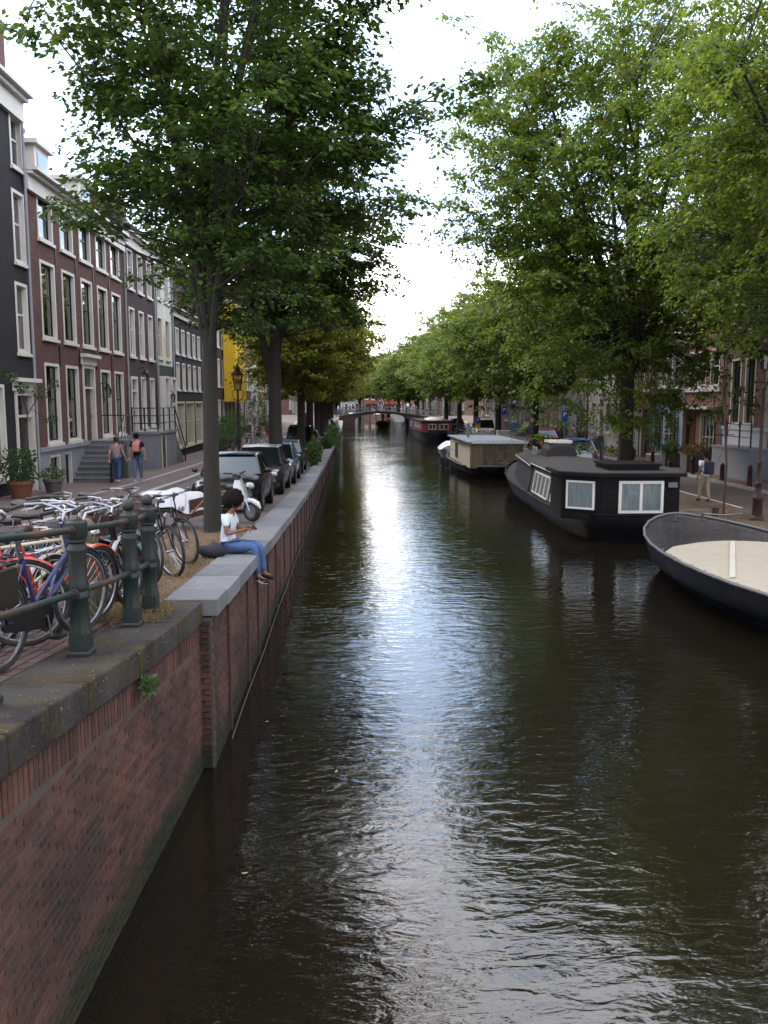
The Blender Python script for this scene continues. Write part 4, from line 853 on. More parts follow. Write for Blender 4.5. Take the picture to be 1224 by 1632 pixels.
    if saddle:
        def sd_():
            m_ = MB(); V = []; prof = [(-.14,.085,.0),(-.12,.105,.022),(-.05,.10,.012),(.02,.06,.0),(.10,.028,.0),(.15,.018,-.012)]
            for x, w, z in prof:
                for k in range(8): a = 2*math.pi*k/8; V.append((x, w*math.cos(a), z+(.022 if math.sin(a) > 0 else .04)*math.sin(a)))
            m_.add(V, [(i*8+k, i*8+(k+1)%8, (i+1)*8+(k+1)%8, (i+1)*8+k) for i in range(5) for k in range(8)]+[tuple(range(7,-1,-1)), tuple(range(40,48))]); return m_.mesh('saddle', LEATHER, True)
        so = obj('saddle', cm('saddle', sd_), t, loc=(.245,0,.96)); obj('seat_post', cm('seatpost', lambda: MB().tube([(.055,0,-.2),(.01,0,-.02)], .0125, 8).tube([(-.08,.03,-.04),(.08,.02,-.03)], .006, 5).tube([(-.08,-.03,-.04),(.08,-.02,-.03)], .006, 5).mesh('seat_post', STEEL, True)), so)
    def rackm():
        m_ = MB()
        for s in (-1,1): m_.tube([(.24,s*.05,.74),(.16,s*.065,.76),(-.24,s*.065,.76),(-.26,s*.05,.76)], .007, 5); m_.tube([(-.12,s*.065,.76),(0,s*.075,zw)], .006, 5)
        m_.tube([(-.26,-.055,.76),(-.26,.055,.76)], .007, 5); 
        for x in (.1,0,-.1): m_.tube([(x,-.065,.762),(x,.065,.762)], .005, 4)
        return m_.mesh('carrier', STEEL if style == 'oma' else BLACKP, True)
    if 'norack' not in extras: obj('carrier', cm(('rack', style == 'oma'), rackm), t)
    def cc():
        m_ = MB(); V = []; N_ = 20
        for i in range(N_):
            a = 2*math.pi*i/N_; c_, s_ = math.cos(a), math.sin(a); px = .47+.105*c_ if c_ > 0 else .03+.06*c_; pz = (.29+.105*s_) if c_ > 0 else (.34+.06*s_)
            V += [(px,-.035,pz),(px,-.065,pz)]
        m_.add(V, [(2*i, 2*((i+1)%N_), 2*((i+1)%N_)+1, 2*i+1) for i in range(N_)]+[tuple(2*i for i in range(N_)), tuple(2*i+1 for i in range(N_))[::-1]]); return m_.mesh('chain_case', chaincase)
    if style == 'sport':
        obj('chain', cm('chain', lambda: MB().torus((.47,-.05,.29),'y',.09,.006,20,4).tube([(.47,-.05,.38),(0,-.05,zw+.04)],.005,4).tube([(.47,-.05,.2),(0,-.05,zw-.04)],.005,4).mesh('chain', BLACKP)), t)
    else: obj('chain_case', cm(('cc', chaincase.name), cc), t)
    obj('crank', cm('crank', lambda: MB().tube([(.47,-.075,.29),(.50,-.08,.13)], .009, 6).tube([(.47,.075,.29),(.44,.08,.45)], .009, 6).tube([(.47,-.08,.29),(.47,.08,.29)], .014, 8).mesh('crank', ALU, True)), t)
    for (x, y, z) in ((.50,-.13,.13),(.44,.13,.45)): obj('pedal', cm('pedal', lambda: MB().box(-.05,.05,-.045,.045,-.012,.012).mesh('pedal', BLACKP)), t, loc=(x,y,z))
    if 'stand' in extras: obj('kickstand', cm('stand', lambda: MB().tube([(.1,.06,.33),(.03,.22,.0)], .007, 5).mesh('kickstand', STEEL)), t)
    if 'redlamp' in extras: obj('rear_light', cm('rlamp', lambda: MB().box(-.31,-.265,-.055,.055,.70,.76).mesh('rear_light', REDLAMP)), t)
    if 'headlamp' in extras: obj('headlight', cm('hlamp', lambda: MB().lathe([(.012,-.05),(.03,-.03),(.042,.03),(.038,.04)], 10, M=Matrix.Translation((-.02,0,.47)) @ Matrix.Rotation(math.pi/2,4,'Y')).mesh('headlight', STEEL, True)), fo)
    if 'basket' in extras:
        def bk():
            m_ = MB(); 
            for z, g in ((0,.11),(.07,.125),(.14,.14),(.21,.155)): m_.tube([(-.02+g*1.1,g,z),(-.02+g*1.1,-g,z),(-.02-g*1.1,-g,z),(-.02-g*1.1,g,z),(-.02+g*1.1,g,z)], .006, 4)
            for k in range(6):
                f_ = -1+2*k/5
                for sx in (-1,1): m_.tube([(-.02+sx*.121,.11*f_,0),(-.02+sx*.17,.155*f_,.21)], .004, 3); m_.tube([(-.02+.121*f_,.11*sx,0),(-.02+.17*f_,.155*sx,.21)], .004, 3)
            return m_.mesh('basket', BLACKP)
        obj('basket', cm('basket', bk), fo, loc=(.04,0,.44))
    if 'crate' in extras:
        obj('crate', cm('crate', lambda: MB().box(-.02,.26,-.17,.17,0,.02).box(-.02,0,-.17,.17,.02,.2).box(.24,.26,-.17,.17,.02,.2).box(0,.24,-.17,-.15,.02,.2).box(0,.24,.15,.17,.02,.2).mesh('crate', TIMB)), fo, loc=(-.1,0,.42))
    if 'panniers' in extras:
        obj('pannier', cm('pan', lambda: MB().box(-.16,.08,.08,.12,.48,.74).box(-.16,.08,-.12,-.08,.48,.74).mesh('pannier', mat('faded_khaki_canvas', (.018,.016,.010), .9, var=.5))), t)
    return t
NAVY = mat('navy_paint', (.022,.026,.085), .3, var=.3, coat=.5); ORANGE = mat('orange_red_paint', (.42,.055,.02), .35, var=.25, coat=.4); REDP = mat('faded_red_paint', (.38,.05,.055), .4, var=.3, coat=.3)
WG = mat('white_mudguard', (.38,.38,.39), .35, var=.3); GREYP = mat('silver_grey_paint', (.28,.29,.30), .3, metal=.6, var=.3); TEAL = mat('teal_paint', (.02,.10,.10), .35, var=.3); BLK = mat('black_gloss_paint', (.012,.012,.012), .2, var=.3, coat=.5); CREAMP = mat('cream_bike_paint', (.45,.40,.30), .35, var=.3)
def bl(x, y): return (x, y, zl(y)+(.0 if True else 0))
bike('navy blue step-through bicycle nearest the camera, with big red rear light and black chain case', bl(-2.47,5.92), R(77), NAVY, R(-1), 'step', extras=('redlamp','panniers','stand'), seed=1, steer=-.12)
bike('bright orange-red bicycle leaning behind the navy one', bl(-2.85,6.65), R(60), ORANGE, R(3), 'step', guard=ORANGE, extras=('headlamp',), seed=2, steer=.2)
bike('faded red bicycle at the left edge with a red rear mudguard', bl(-3.62,6.35), R(20), REDP, R(-5), 'oma', guard=REDP, extras=('stand',), seed=3)
bike('black bicycle with cream tubes and a broad grey saddle behind the orange one', bl(-3.35,7.2), R(42), CREAMP, R(4), 'gent', extras=('headlamp','stand'), barcol=STEEL, seed=4, steer=-.2)
bike('black bicycle with white mudguards and a red lamp over its rear wheel, between the posts', bl(-2.62,7.55), R(70), BLK, R(-6), 'oma', guard=WG, extras=('redlamp','stand'), seed=5, steer=.2)
bike('silver grey bicycle with twin headlamps on white swept handlebars', bl(-3.55,8.1), R(30), GREYP, R(3), 'oma', extras=('headlamp','crate'), barcol=WG, seed=6, steer=.3)
bike('blue-green bicycle half hidden behind the first round topped post', bl(-3.6,8.9), R(8), TEAL, R(5), 'gent', extras=('basket','stand'), seed=7)
bike('black bicycle with an orange bell and white cables, second row from the railing', bl(-3.55,9.6), R(-12), BLK, R(-5), 'oma', extras=('crate','headlamp'), barcol=STEEL, seed=8, steer=.2)
bike('cream bicycle beside the pair of round topped posts', bl(-3.50,10.05), R(-28), CREAMP, R(4), 'gent', extras=('basket',), seed=9, steer=-.15)
bike('navy bicycle with thin front wheel, just past the last post', bl(-3.40,10.75), R(-32), NAVY, R(-6), 'sport', extras=('norack',), seed=10, steer=-.25)
bike('black city bicycle whose large front wheel stands clear beside the dry earth', bl(-3.22,11.65), R(-36), BLK, R(5), 'sport', extras=('headlamp','norack'), seed=11, steer=-.2)
bike('black bicycle with steel fork nearest the elm trunk', bl(-3.32,12.75), R(-30), BLK, R(6), 'sport', extras=('headlamp','norack'), seed=12, steer=-.3)
bike('grey bicycle with a tall front carrier behind the row, by the white sheet', bl(-4.1,12.6), R(-20), GREYP, R(-4), 'oma', extras=('crate','stand'), seed=13)
bike('red bicycle lying back in the second row near the white sheet', bl(-4.35,11.1), R(-25), REDP, R(5), 'oma', extras=('stand',), seed=14, steer=.3)
bike('black bicycle with upright black grips in the back row', bl(-4.3,9.7), R(5), BLK, R(-5), 'oma', extras=('stand','redlamp'), seed=15, barcol=BLACKP)
# mossy stone bollard standing among the bicycles
m_ = MB(); m_.lathe([(.17,0),(.165,.3),(.16,.75),(.158,.86),(.14,.95),(.09,1.01),(.02,1.03)], 16)
tag(m_.build('stone_bollard', mat('mossy_round_stone', (.11,.10,.065), .95, var=.9, sc=7, bump=.7, dirt=(.085,.085,.02)), None, True, loc=(-2.56,8.05,zl(8.05)-.02)), 'rounded stone bollard spotted with yellow moss behind the first green post', 'bollard')
# ================= WHITE TARPAULIN CART, SCOOTER
ct = thing('cargo_cart', 'low wooden cargo cart under a slack white sheet behind the elm trunk', 'cart', (-3.75,17.5,zl(17.5)), R(-18)); ct.scale = (.8,.8,.85)
b = MB(); n = 14; V = []
for i in range(n+1):
    for j in range(n+1):
        x, y = i/n*1.9-.95, j/n*1.2-.6; e = max(abs(x)/.95, abs(y)/.6); z = .78+.10*math.cos(x*2.2)+.03*math.sin(x*9+y*4)-(.32*max(0, e-.82)/.18)
        V.append((x*(1-.03*(e > .9)), y, z))
b.add(V, [(i*(n+1)+j, (i+1)*(n+1)+j, (i+1)*(n+1)+j+1, i*(n+1)+j+1) for i in range(n) for j in range(n)]); b.build('sheet', mat('white_tarpaulin', (.42,.42,.44), .7, var=.2), ct, True)
m_ = MB(); m_.box(-.9,.9,-.55,.55,.30,.40); m_.box(-.9,-.86,-.55,.55,.40,.72); m_.box(.86,.9,-.55,.55,.40,.72); m_.build('box', TIMB, ct)
m_ = MB(); m_.tube([(.9,-.5,.4),(1.35,-.45,.85),(1.35,.45,.85),(.9,.5,.4)], .025, 6); m_.build('handle_frame', mat('brown_wood', (.20,.10,.05), .6, var=.4), ct)
for s in (-1,1): m_ = MB(); m_.torus((0,s*.62,.25),'y',.22,.03,20,6); m_.build('wheel', RUBBER, ct)
def scooter(label, loc, rz, body, dark):
    s = thing('motor_scooter', label, 'scooter', loc, rz)
    for x in (0, 1.28):
        m_ = MB(); m_.torus((x,0,.235),'y',.18,.055,24,8,1.1); w = m_.build('wheel', RUBBER, s, True); m_ = MB(); m_.lathe([(.14,-.05),(.15,-.03),(.15,.03),(.14,.05)], 14, M=Matrix.Translation((x,0,.235)) @ Matrix.Rotation(math.pi/2,4,'X')); m_.build('rim', ALU, w)
    def loft(st, n=12):
        m_ = MB(); V = []
        for x, z, hw, hh in st:
            for k in range(n): a = 2*math.pi*k/n; V.append((x, hw*math.copysign(abs(math.cos(a))**.8, math.cos(a)), z+hh*math.copysign(abs(math.sin(a))**.8, math.sin(a))))
        m_.add(V, [(i*n+k, i*n+(k+1)%n, (i+1)*n+(k+1)%n, (i+1)*n+k) for i in range(len(st)-1) for k in range(n)]+[tuple(range(n-1,-1,-1)), tuple(range(len(V)-n,len(V)))]); return m_
    loft([(-.32,.62,.05,.05),(-.2,.60,.14,.13),(.1,.55,.19,.18),(.4,.50,.17,.17),(.5,.40,.12,.10)]).build('rear_body', dark, s, True)
    loft([(.3,.27,.15,.05),(.6,.24,.17,.04),(.95,.26,.16,.05)]).build('footboard', dark, s, True)
    m_ = MB(); V = []
    for z, x, w in ((.26,1.0,.12),(.42,1.04,.19),(.60,1.02,.21),(.78,.97,.17),(.90,.93,.08)): V += [(x-.07,-w,z),(x+.03,-w*.5,z),(x+.05,w*.5,z),(x-.07,w,z)]
    m_.add(V, [(i*4+k, i*4+k+1, i*4+k+5, i*4+k+4) for i in range(4) for k in range(3)]); m_.build('leg_shield', body, s, True)
    loft([(1.05,.44,.02,.02),(1.12,.46,.07,.05),(1.3,.47,.075,.05),(1.46,.40,.06,.05),(1.52,.33,.02,.03)]).build('front_mudguard', body, s, True)
    m_ = MB(); m_.tube([(1.28,.07,.24),(1.14,.06,.52),(.97,0,.95)], .025, 6); m_.tube([(1.28,-.07,.24),(1.14,-.06,.52)], .025, 6); m_.build('fork', STEEL, s)
    h = loft([(.80,.99,.08,.03),(.9,1.01,.12,.05),(.99,.98,.07,.05)]).build('handlebar', dark, s, True); m_ = MB(); m_.tube([(.86,-.15,1.04),(.8,-.34,1.06)], .018, 6); m_.tube([(.86,.15,1.04),(.8,.34,1.06)], .018, 6); m_.build('grips', RUBBER, h)
    m_ = MB(); m_.lathe([(.05,0),(.04,.02)], 12, M=Matrix.Translation((1.02,0,.98)) @ Matrix.Rotation(math.pi/2,4,'Y')); m_.build('headlight', GLASS, h)
    loft([(-.22,.78,.08,.03),(-.1,.79,.14,.05),(.15,.77,.14,.05),(.45,.76,.11,.04),(.5,.74,.05,.03)]).build('seat', LEATHER, s, True)
    m_ = MB(); m_.box(.2,.62,-.2,.2,.45,.9); return s
scw = scooter('white scooter parked facing the canal in front of the black hatchback', (-3.25,19.3,zl(19)), R(-35), mat('white_scooter_paint', (.45,.45,.45), .25, var=.1, coat=.6), BLK)
# ================= CARS
TYRE = mat('car_tyre', (.015,.015,.015), .8, var=.3); CGLASS = mat('dark_car_glass', (.006,.008,.009), .04, var=.05, bump=.05, bd=.02, sc=3, spec=.5, coat=.6)
CBLACK = mat('black_car_paint', (.006,.006,.007), .18, var=.1, bump=0, spec=.4); CDARK = mat('dark_grey_car_paint', (.018,.018,.020), .2, metal=.2, var=.1, bump=0, spec=.5); CSIL = mat('silver_blue_car_paint', (.14,.18,.24), .25, metal=.5, var=.1, bump=0, coat=1); CGRN = mat('dark_green_car_paint', (.012,.022,.018), .2, var=.1, bump=0, coat=.8)
CRED = mat('red_car_paint', (.35,.03,.025), .2, var=.1, bump=0, coat=1); CBLUE = mat('blue_car_paint', (.03,.07,.20), .2, var=.1, bump=0, coat=1); CWHT = mat('white_car_paint', (.6,.6,.6), .25, var=.1, bump=0, coat=1); HLAMP = mat('clear_headlamp', (.3,.3,.3), .12, metal=.3, var=.3, sc=40, coat=1)
PLATE = mat('yellow_number_plate', (.6,.42,.03), .5, var=.1)
def car(label, loc, rz, paint, kind='hatch', L=4.0, Wd=1.72, H=1.45, roofm=None, detail=True, group='cars parked along the canal'):
    c = thing('parked_car', label, 'car', loc, rz, group); hw = Wd/2; n = 14
    # body stations front(+x) to rear(-x): x, z shoulder(top of lower body), half width, z bottom
    bon = .92 if kind != 'jeep' else 1.12
    st = [(L/2,.52,.60,.30),(L/2-.04,.66,.78,.22),(L/2-.25,.78,.93,.19),(L/2-.6,.84,.98,.18),(L*.20,bon,1.,.18),(L*.02,bon+.04,1.,.18),(-L*.25,bon+.05,1.,.18),(-L/2+.3,bon+.05,.97,.2),(-L/2+.05,bon-.02,.90,.25),(-L/2,.55,.80,.32)]
    if kind == 'jeep': st = [(L/2,.95,.85,.4),(L/2-.03,1.02,.95,.32),(L/2-.5,1.08,1.,.3)]+[(x,z,w,.3) for x, z, w, q in st[4:-1]]+[(-L/2,.9,.95,.35)]
    V = []
    for x, zs, w, zb in st:
        for (fy, fz) in ((0,0),(.86,0),(.97,.18),(1.,.45),(.985,.72),(.90,.93),(.6,1.0),(0,1.02)): V.append((x, hw*w*fy, zb+(zs-zb)*fz))
        for (fy, fz) in ((.6,1.0),(.90,.93),(.985,.72),(1.,.45),(.97,.18),(.86,0)): V.append((x, -hw*w*fy, zb+(zs-zb)*fz))
    m_ = MB(); m_.add(V, [(i*n+k, i*n+(k+1)%n, (i+1)*n+(k+1)%n, (i+1)*n+k) for i in range(len(st)-1) for k in range(n)]+[tuple(range(n-1,-1,-1)), tuple(range(len(V)-n,len(V)))])
    body = m_.build('body', paint, c, True)
    # cabin
    zb = bon-.02; fx, tx, rx, bx = L*.20, L*.07, -L*.36, -L/2+.12
    if kind == 'jeep': tx, rx, bx = L*.13, -L*.46, -L/2+.03
    if kind == 'saloon': rx, bx = -L*.24, -L*.38
    st2 = [(fx+.02,zb,.86),(tx,H-.05,.68),(tx-.25,H,.68),(rx+.3,H,.67),(rx,H-.07,.66),(bx,zb,.84)]; V = []
    bl_ = [(fx,zb,.88),(tx-.1,zb,.92),(0,zb,.93),(-L*.15,zb,.93),(rx,zb,.91),(bx,zb,.86)]
    tp = [(fx-.02,zb+.01,.86),(tx,H-.06,.70),(0,H-.02,.70),(-L*.15,H-.02,.69),(rx,H-.07,.66),(bx+.02,zb+.01,.84)]
    for (x1, z1, w1), (x2, z2, w2) in zip(bl_, tp): V += [(x1,hw*w1,z1),(x2,hw*w2,z2),(x2,-hw*w2,z2),(x1,-hw*w1,z1)]
    m_ = MB(); m_.add(V, [(i*4+k, i*4+k+1, i*4+k+5, i*4+k+4) for i in range(5) for k in range(3)]); m_.build('windows', CGLASS, c)
    m_ = MB(); V = []
    rs = [(tx+.03,H-.055,.70),(tx-.12,H-.01,.71),(-L*.05,H+.03,.71),(rx+.25,H+.01,.69),(rx-.03,H-.06,.66)]
    for x, z, w in rs: V += [(x,hw*w,z-.035),(x,hw*w*.94,z+.01),(x,0,z+.035),(x,-hw*w*.94,z+.01),(x,-hw*w,z-.035)]
    m_.add(V, [(i*5+k, i*5+k+1, i*5+k+6, i*5+k+5) for i in range(4) for k in range(4)]); m_.build('roof', roofm or paint, c, True)
    for s in (-1,1):
        for (a, b_) in (((fx-.01,hw*.875*s,zb),(tx+.02,hw*.70*s,H-.06)), ((-.08,hw*.935*s,zb),(-.1,hw*.705*s,H-.03)), ((rx-.02,hw*.665*s,H-.07),(bx+.01,hw*.855*s,zb)), ((rx+.45,hw*.92*s,zb),(rx+.4,hw*.69*s,H-.04))): MB().tube([a,b_], .032, 5).build('pillar', paint if kind != 'jeep' else BLACKP, c)
    wb = L*.32; wr = .31 if kind != 'jeep' else .37
    for x in (wb+.02, -wb):
        for s in (-1,1):
            M = Matrix.Translation((x, s*(hw-.10), wr)) @ Matrix.Rotation(math.pi/2, 4, 'X')
            m_ = MB(); m_.lathe([(wr*.66,-.115),(wr*.95,-.105),(wr,-.06),(wr,.06),(wr*.95,.105),(wr*.66,.115)], 20, M=M); w = m_.build('wheel', TYRE, c, True)
            m_ = MB(); m_.lathe([(wr*.62,-.118),(wr*.60,-.10),(.05,-.09),(.05,.09),(wr*.60,.10),(wr*.62,.118)], 14, M=M); m_.build('rim', ALU, w)
            m_ = MB(); m_.lathe([(wr*1.16,-.004),(wr*1.16,.004)], 20, M=Matrix.Translation((x, s*(hw*1.0-.004), wr+.02)) @ Matrix.Rotation(math.pi/2, 4, 'X')); m_.build('wheel_arch', BLACKP, c)
    for s in (-1,1):
        m_ = MB(); m_.ball((L/2-.13,s*hw*.70,.66 if kind != 'jeep' else .85), .1, 10, 7, (1.0,1.25,.95)); m_.build('headlight', HLAMP, c, True)
        m_ = MB(); m_.ball((L*.17,s*(hw+.07),bon+.09), .08, 8, 6, (.7,1.1,.8)); m_.build('wing_mirror', paint, c, True)
        m_ = MB(); m_.box(-L/2-.01,-L/2+.12,s*hw*.72-.1,s*hw*.72+.1,.72,.86); m_.build('tail_light', REDLAMP, c)
    m_ = MB(); m_.box(L/2-.06,L/2+.035,-hw*.75,hw*.75,.26,.42); m_.build('bumper', BLACKP, c); m_ = MB(); m_.box(L/2-.03,L/2+.02,-hw*.5,hw*.5,.53,.64); m_.build('grille', BLACKP, c)
    m_ = MB(); m_.box(L/2+.035,L/2+.045,-.26,.26,.34,.45); m_.build('number_plate', PLATE, c)
    return c
zc_ = lambda y: zl(y)-.02
CX_ = -3.13
for (yf, yr, lab, p, k, H, rm, xx) in ((20.75,24.75,'black hatchback nearest the tree, windscreen full of leaf reflections',CBLACK,'hatch',1.42,None,0),(26.6,30.9,'black car with a light grey roof, second in the row',CDARK,'hatch',1.50,ALU,.05),(31.7,35.8,'silver-blue hatchback third in the row',CSIL,'hatch',1.48,None,.1),(37.3,41.6,'dark saloon with a pale door just behind the silver-blue car',CDARK,'saloon',1.42,CSIL,.05),(47.3,51.6,'boxy dark green off-road car with an open looking cab',CGRN,'jeep',1.95,None,.1),(55.2,59.4,'silver estate car behind the boxy off-road car',CSIL,'hatch',1.5,None,.1),(92,96.2,'dark blue car near the left end of the bridge',CBLUE,'hatch',1.5,None,0),(99,103,'small white car near the left end of the bridge',CWHT,'hatch',1.5,None,.2)):
    car(lab, (CX_+xx, (yf+yr)/2, zc_((yf+yr)/2)-.005), -math.pi/2, p, k, yr-yf, 1.72, H, rm).rotation_euler = (0, -math.atan2(zl(yf)-zl(yr), yr-yf), -math.pi/2)
for (x, y, rz, lab, p, k) in ((12.0,46.5,math.pi/2,'blue and white car parked behind the black houseboat cabin',CBLUE,'hatch'),(14.2,64,math.pi/2,'red car on the right quay beyond the cream houseboat',CRED,'saloon'),(12.1,80,math.pi/2,'white van-like car under the right quay trees',CWHT,'jeep'),(13.0,88,math.pi/2,'black car beside the bicycles on the right quay',CBLACK,'hatch'),(12.2,102,math.pi/2,'dark car at the right end of the bridge',CDARK,'hatch')):
    car(lab, (x,y,zr(y)), rz, p, k, 4.2, 1.75, 1.5 if k != 'jeep' else 1.9)
# ================= BOATS
def outline(Lh, hb, near_p, far_p, n=15):
    """plan half-outline from near end (0) to far end (L): returns list (s, halfbeam)"""
    r = []
    for i in range(n+1):
        t = i/n; t = .5-.5*math.cos(math.pi*t)
        b_ = hb*(1-(1-min(1, t*2))**near_p)**(1/near_p) if t < .5 else hb*(1-(min(1, (t-.5)*2))**far_p)**(1/1.6)
        r.append((t*Lh, max(b_, .03)))
    return r
def hull(par, Lh, hb, zg, zbow, near_p, far_p, m, wl=.82, name='hull', rim=None, deck=None, deckz=-.05, endin=.5):
    ol = outline(Lh, hb, near_p, far_p); V = []; nr = 5
    lev = [(1.0,1.0,0.),(.97,.78,.0),(.90,.45,.06),(wl,.12,.14),(wl*.9,-.45,.2)]
    P = []
    for (f, zf, ein) in lev:
        ring = []
        for side in (1,-1):
            o_ = ol if side == 1 else ol[::-1]
            for (s, b_) in o_:
                t = s/Lh; zt = zg+(zbow-zg)*max(0, (t-.5)*2)**2+(.12*max(0, .15-t)/.15); z = zt*zf if zf > .2 else (zf if zf > 0 else zf)
                ss = Lh*ein*endin+s*(1-2*ein*endin*.6); ring.append((side*b_*f, ss, z))
        P.append(ring)
    N = len(P[0]); m_ = MB()
    for ring in P: m_.v += ring
    m_.f = [(i*N+k, (i+1)*N+k, (i+1)*N+(k+1)%N, i*N+(k+1)%N) for i in range(nr-1) for k in range(N)]
    m_.build(name, m, par, True)
    if rim:
        r_ = MB(); r_.tube([Vector(p)+Vector((0,0,.01)) for p in P[0]]+[P[0][0]], .03, 6, False); r_.build('rim', rim, par, True)
    if deck:
        d_ = MB(); nn = len(ol); V = []
        for i in range(nn): a = P[0][i]; b2 = P[0][N-1-i]; V += [(a[0]*.985,a[1],a[2]+deckz),(0,a[1],a[2]+deckz+.03),(b2[0]*.985,b2[1],b2[2]+deckz)]
        d_.add(V, [(3*i+k, 3*i+k+1, 3*i+k+4, 3*i+k+3) for i in range(nn-1) for k in range(2)]); d_.build('deck', deck, par, True)
    return P[0]
HBLACK = mat('black_tarred_hull', (.005,.005,.006), .5, var=.5, sc=4, bump=.2, bd=.01, dirt=(.014,.011,.009), spec=.12); HGREY = mat('faded_black_steel', (.02,.022,.027), .45, var=.5, sc=3, dirt=(.04,.04,.045), spec=.3)
ROOF = mat('grey_roof_felt', (.042,.040,.041), .95, var=.5, sc=8, bump=.4, dirt=(.03,.028,.027), spec=.2); BOARD = mat('dark_boarding', (.0045,.004,.004), .65, var=.5, sc=6, dirt=(.010,.008,.008), spec=.12)
b = NB('painted_curtain_glass'); v = b.co('Object', (1,1,.06)); b.setc(b.mix(b.ramp(b.noise(v, 26, 3, .6), [(.3, 0.), (.7, 1.)]), (.13,.155,.155), (.05,.062,.064))); b.b.inputs['Roughness'].default_value = .5; b.b.inputs['Coat Weight'].default_value = 1; b.b.inputs['Coat Roughness'].default_value = .03; OPAL = b.m  # light and shade of curtain folds painted as vertical colour bands
# black houseboat
hb = thing('houseboat', 'long black houseboat with grey felt roof and white framed windows moored on the right', 'houseboat', (7.84,23.6,0), R(-2.0)); hb.scale = (1.06,1,1.02)
hull(hb, 18.8, 1.68, .68, 1.15, 4.0, 2.6, HBLACK, .80, rim=BOARD, deck=ROOF, deckz=-.06, endin=.12)
def prism(pts, z0, z1, m, name, par, zf=None):
    m_ = MB(); n = len(pts); V = [(x,y,z0) for x, y in pts]+[(x,y,z1) for x, y in pts]
    m_.add(V, [(k,(k+1)%n,n+(k+1)%n,n+k) for k in range(n)]+[tuple(range(n-1,-1,-1)), tuple(range(n,2*n))]); return m_.build(name, m, par)
# local coords: x-7.75, y-23.6
cabin = [(-1.72,.95),(-.80,.28),(1.32,.36),(1.50,1.1),(1.50,2.6),(-1.72,2.6)]
prism(cabin, .62, 1.86, BOARD, 'end_cabin', hb)
roofp = [(-1.86,.85),(-.86,.10),(1.45,.16),(1.66,1.0),(1.66,2.75),(-1.86,2.75)]
prism(roofp, 1.863, 1.95, BOARD, 'end_roof', hb); prism([(x*.97,.05+y*.98) for x, y in roofp], 1.953, 1.975, ROOF, 'roof_felt', hb)
m_ = MB()
for i in range(7):   # horizontal boards of the end cabin
    z = .66+i*.17
    for a, b_ in ((cabin[0],cabin[1]),(cabin[1],cabin[2])):
        d_ = Vector((b_[0]-a[0], b_[1]-a[1])); nrm = Vector((d_.y, -d_.x)).normalized(); L = d_.length
        M = Matrix.Translation((a[0], a[1], z)) @ Matrix.Rotation(math.atan2(d_.y, d_.x), 4, 'Z'); q = MB(); q.box(0,L,-.018,-.003,0,.155,M); q.build('plank', BOARD, hb)
def boatwin(par, a, b_, z0, z1, nm, fm=WHITE, gm=OPAL, tilt=0, proud=.05, t=.055, normal=None):
    """window between plan points a and b"""
    d_ = Vector((b_[0]-a[0], b_[1]-a[1])); L = d_.length; M = Matrix.Translation((a[0], a[1], z0)) @ Matrix.Rotation(math.atan2(d_.y, d_.x), 4, 'Z') @ Matrix.Rotation(tilt, 4, 'X'); h = z1-z0
    m_ = MB(); m_.box(0,t,-proud,.0,0,h,M); m_.box(L-t,L,-proud,.0,0,h,M); m_.box(t,L-t,-proud+.002,.0,0,t,M); m_.box(t,L-t,-proud+.002,.0,h-t,h,M)
    for k in range(1, nm): m_.box(L*k/nm-t*.5,L*k/nm+t*.5,-proud+.004,0,t,h-t,M)
    w = m_.build('window', fm, par)
    for k in range(nm):
        a0 = t if k == 0 else L*k/nm+t*.5; a1 = L-t if k == nm-1 else L*(k+1)/nm-t*.5
        q = MB(); q.box(a0,a1,-proud*.5,-.003,t,h-t,M); q.build('pane', gm, w)
    return w
lerp2 = lambda a, b_, t: (a[0]+(b_[0]-a[0])*t, a[1]+(b_[1]-a[1])*t)
def off(p, a, b_, d): 
    v = Vector((b_[0]-a[0], b_[1]-a[1])).normalized(); return (p[0]+v.y*d, p[1]-v.x*d)
c0, c1, c2 = cabin[0], cabin[1], cabin[2]
boatwin(hb, off(lerp2(c0,c1,.14),c0,c1,.02), off(lerp2(c0,c1,.86),c0,c1,.02), .92, 1.72, 1)
boatwin(hb, off(lerp2(c1,c2,.22),c1,c2,.02), off(lerp2(c1,c2,.79),c1,c2,.02), .84, 1.74, 2, t=.075)
m_ = MB(); m_.box(1.0,1.24,.28,.32,1.56,1.70); m_.build('vent', mat('grey_vent', (.12,.12,.12), .6), hb)
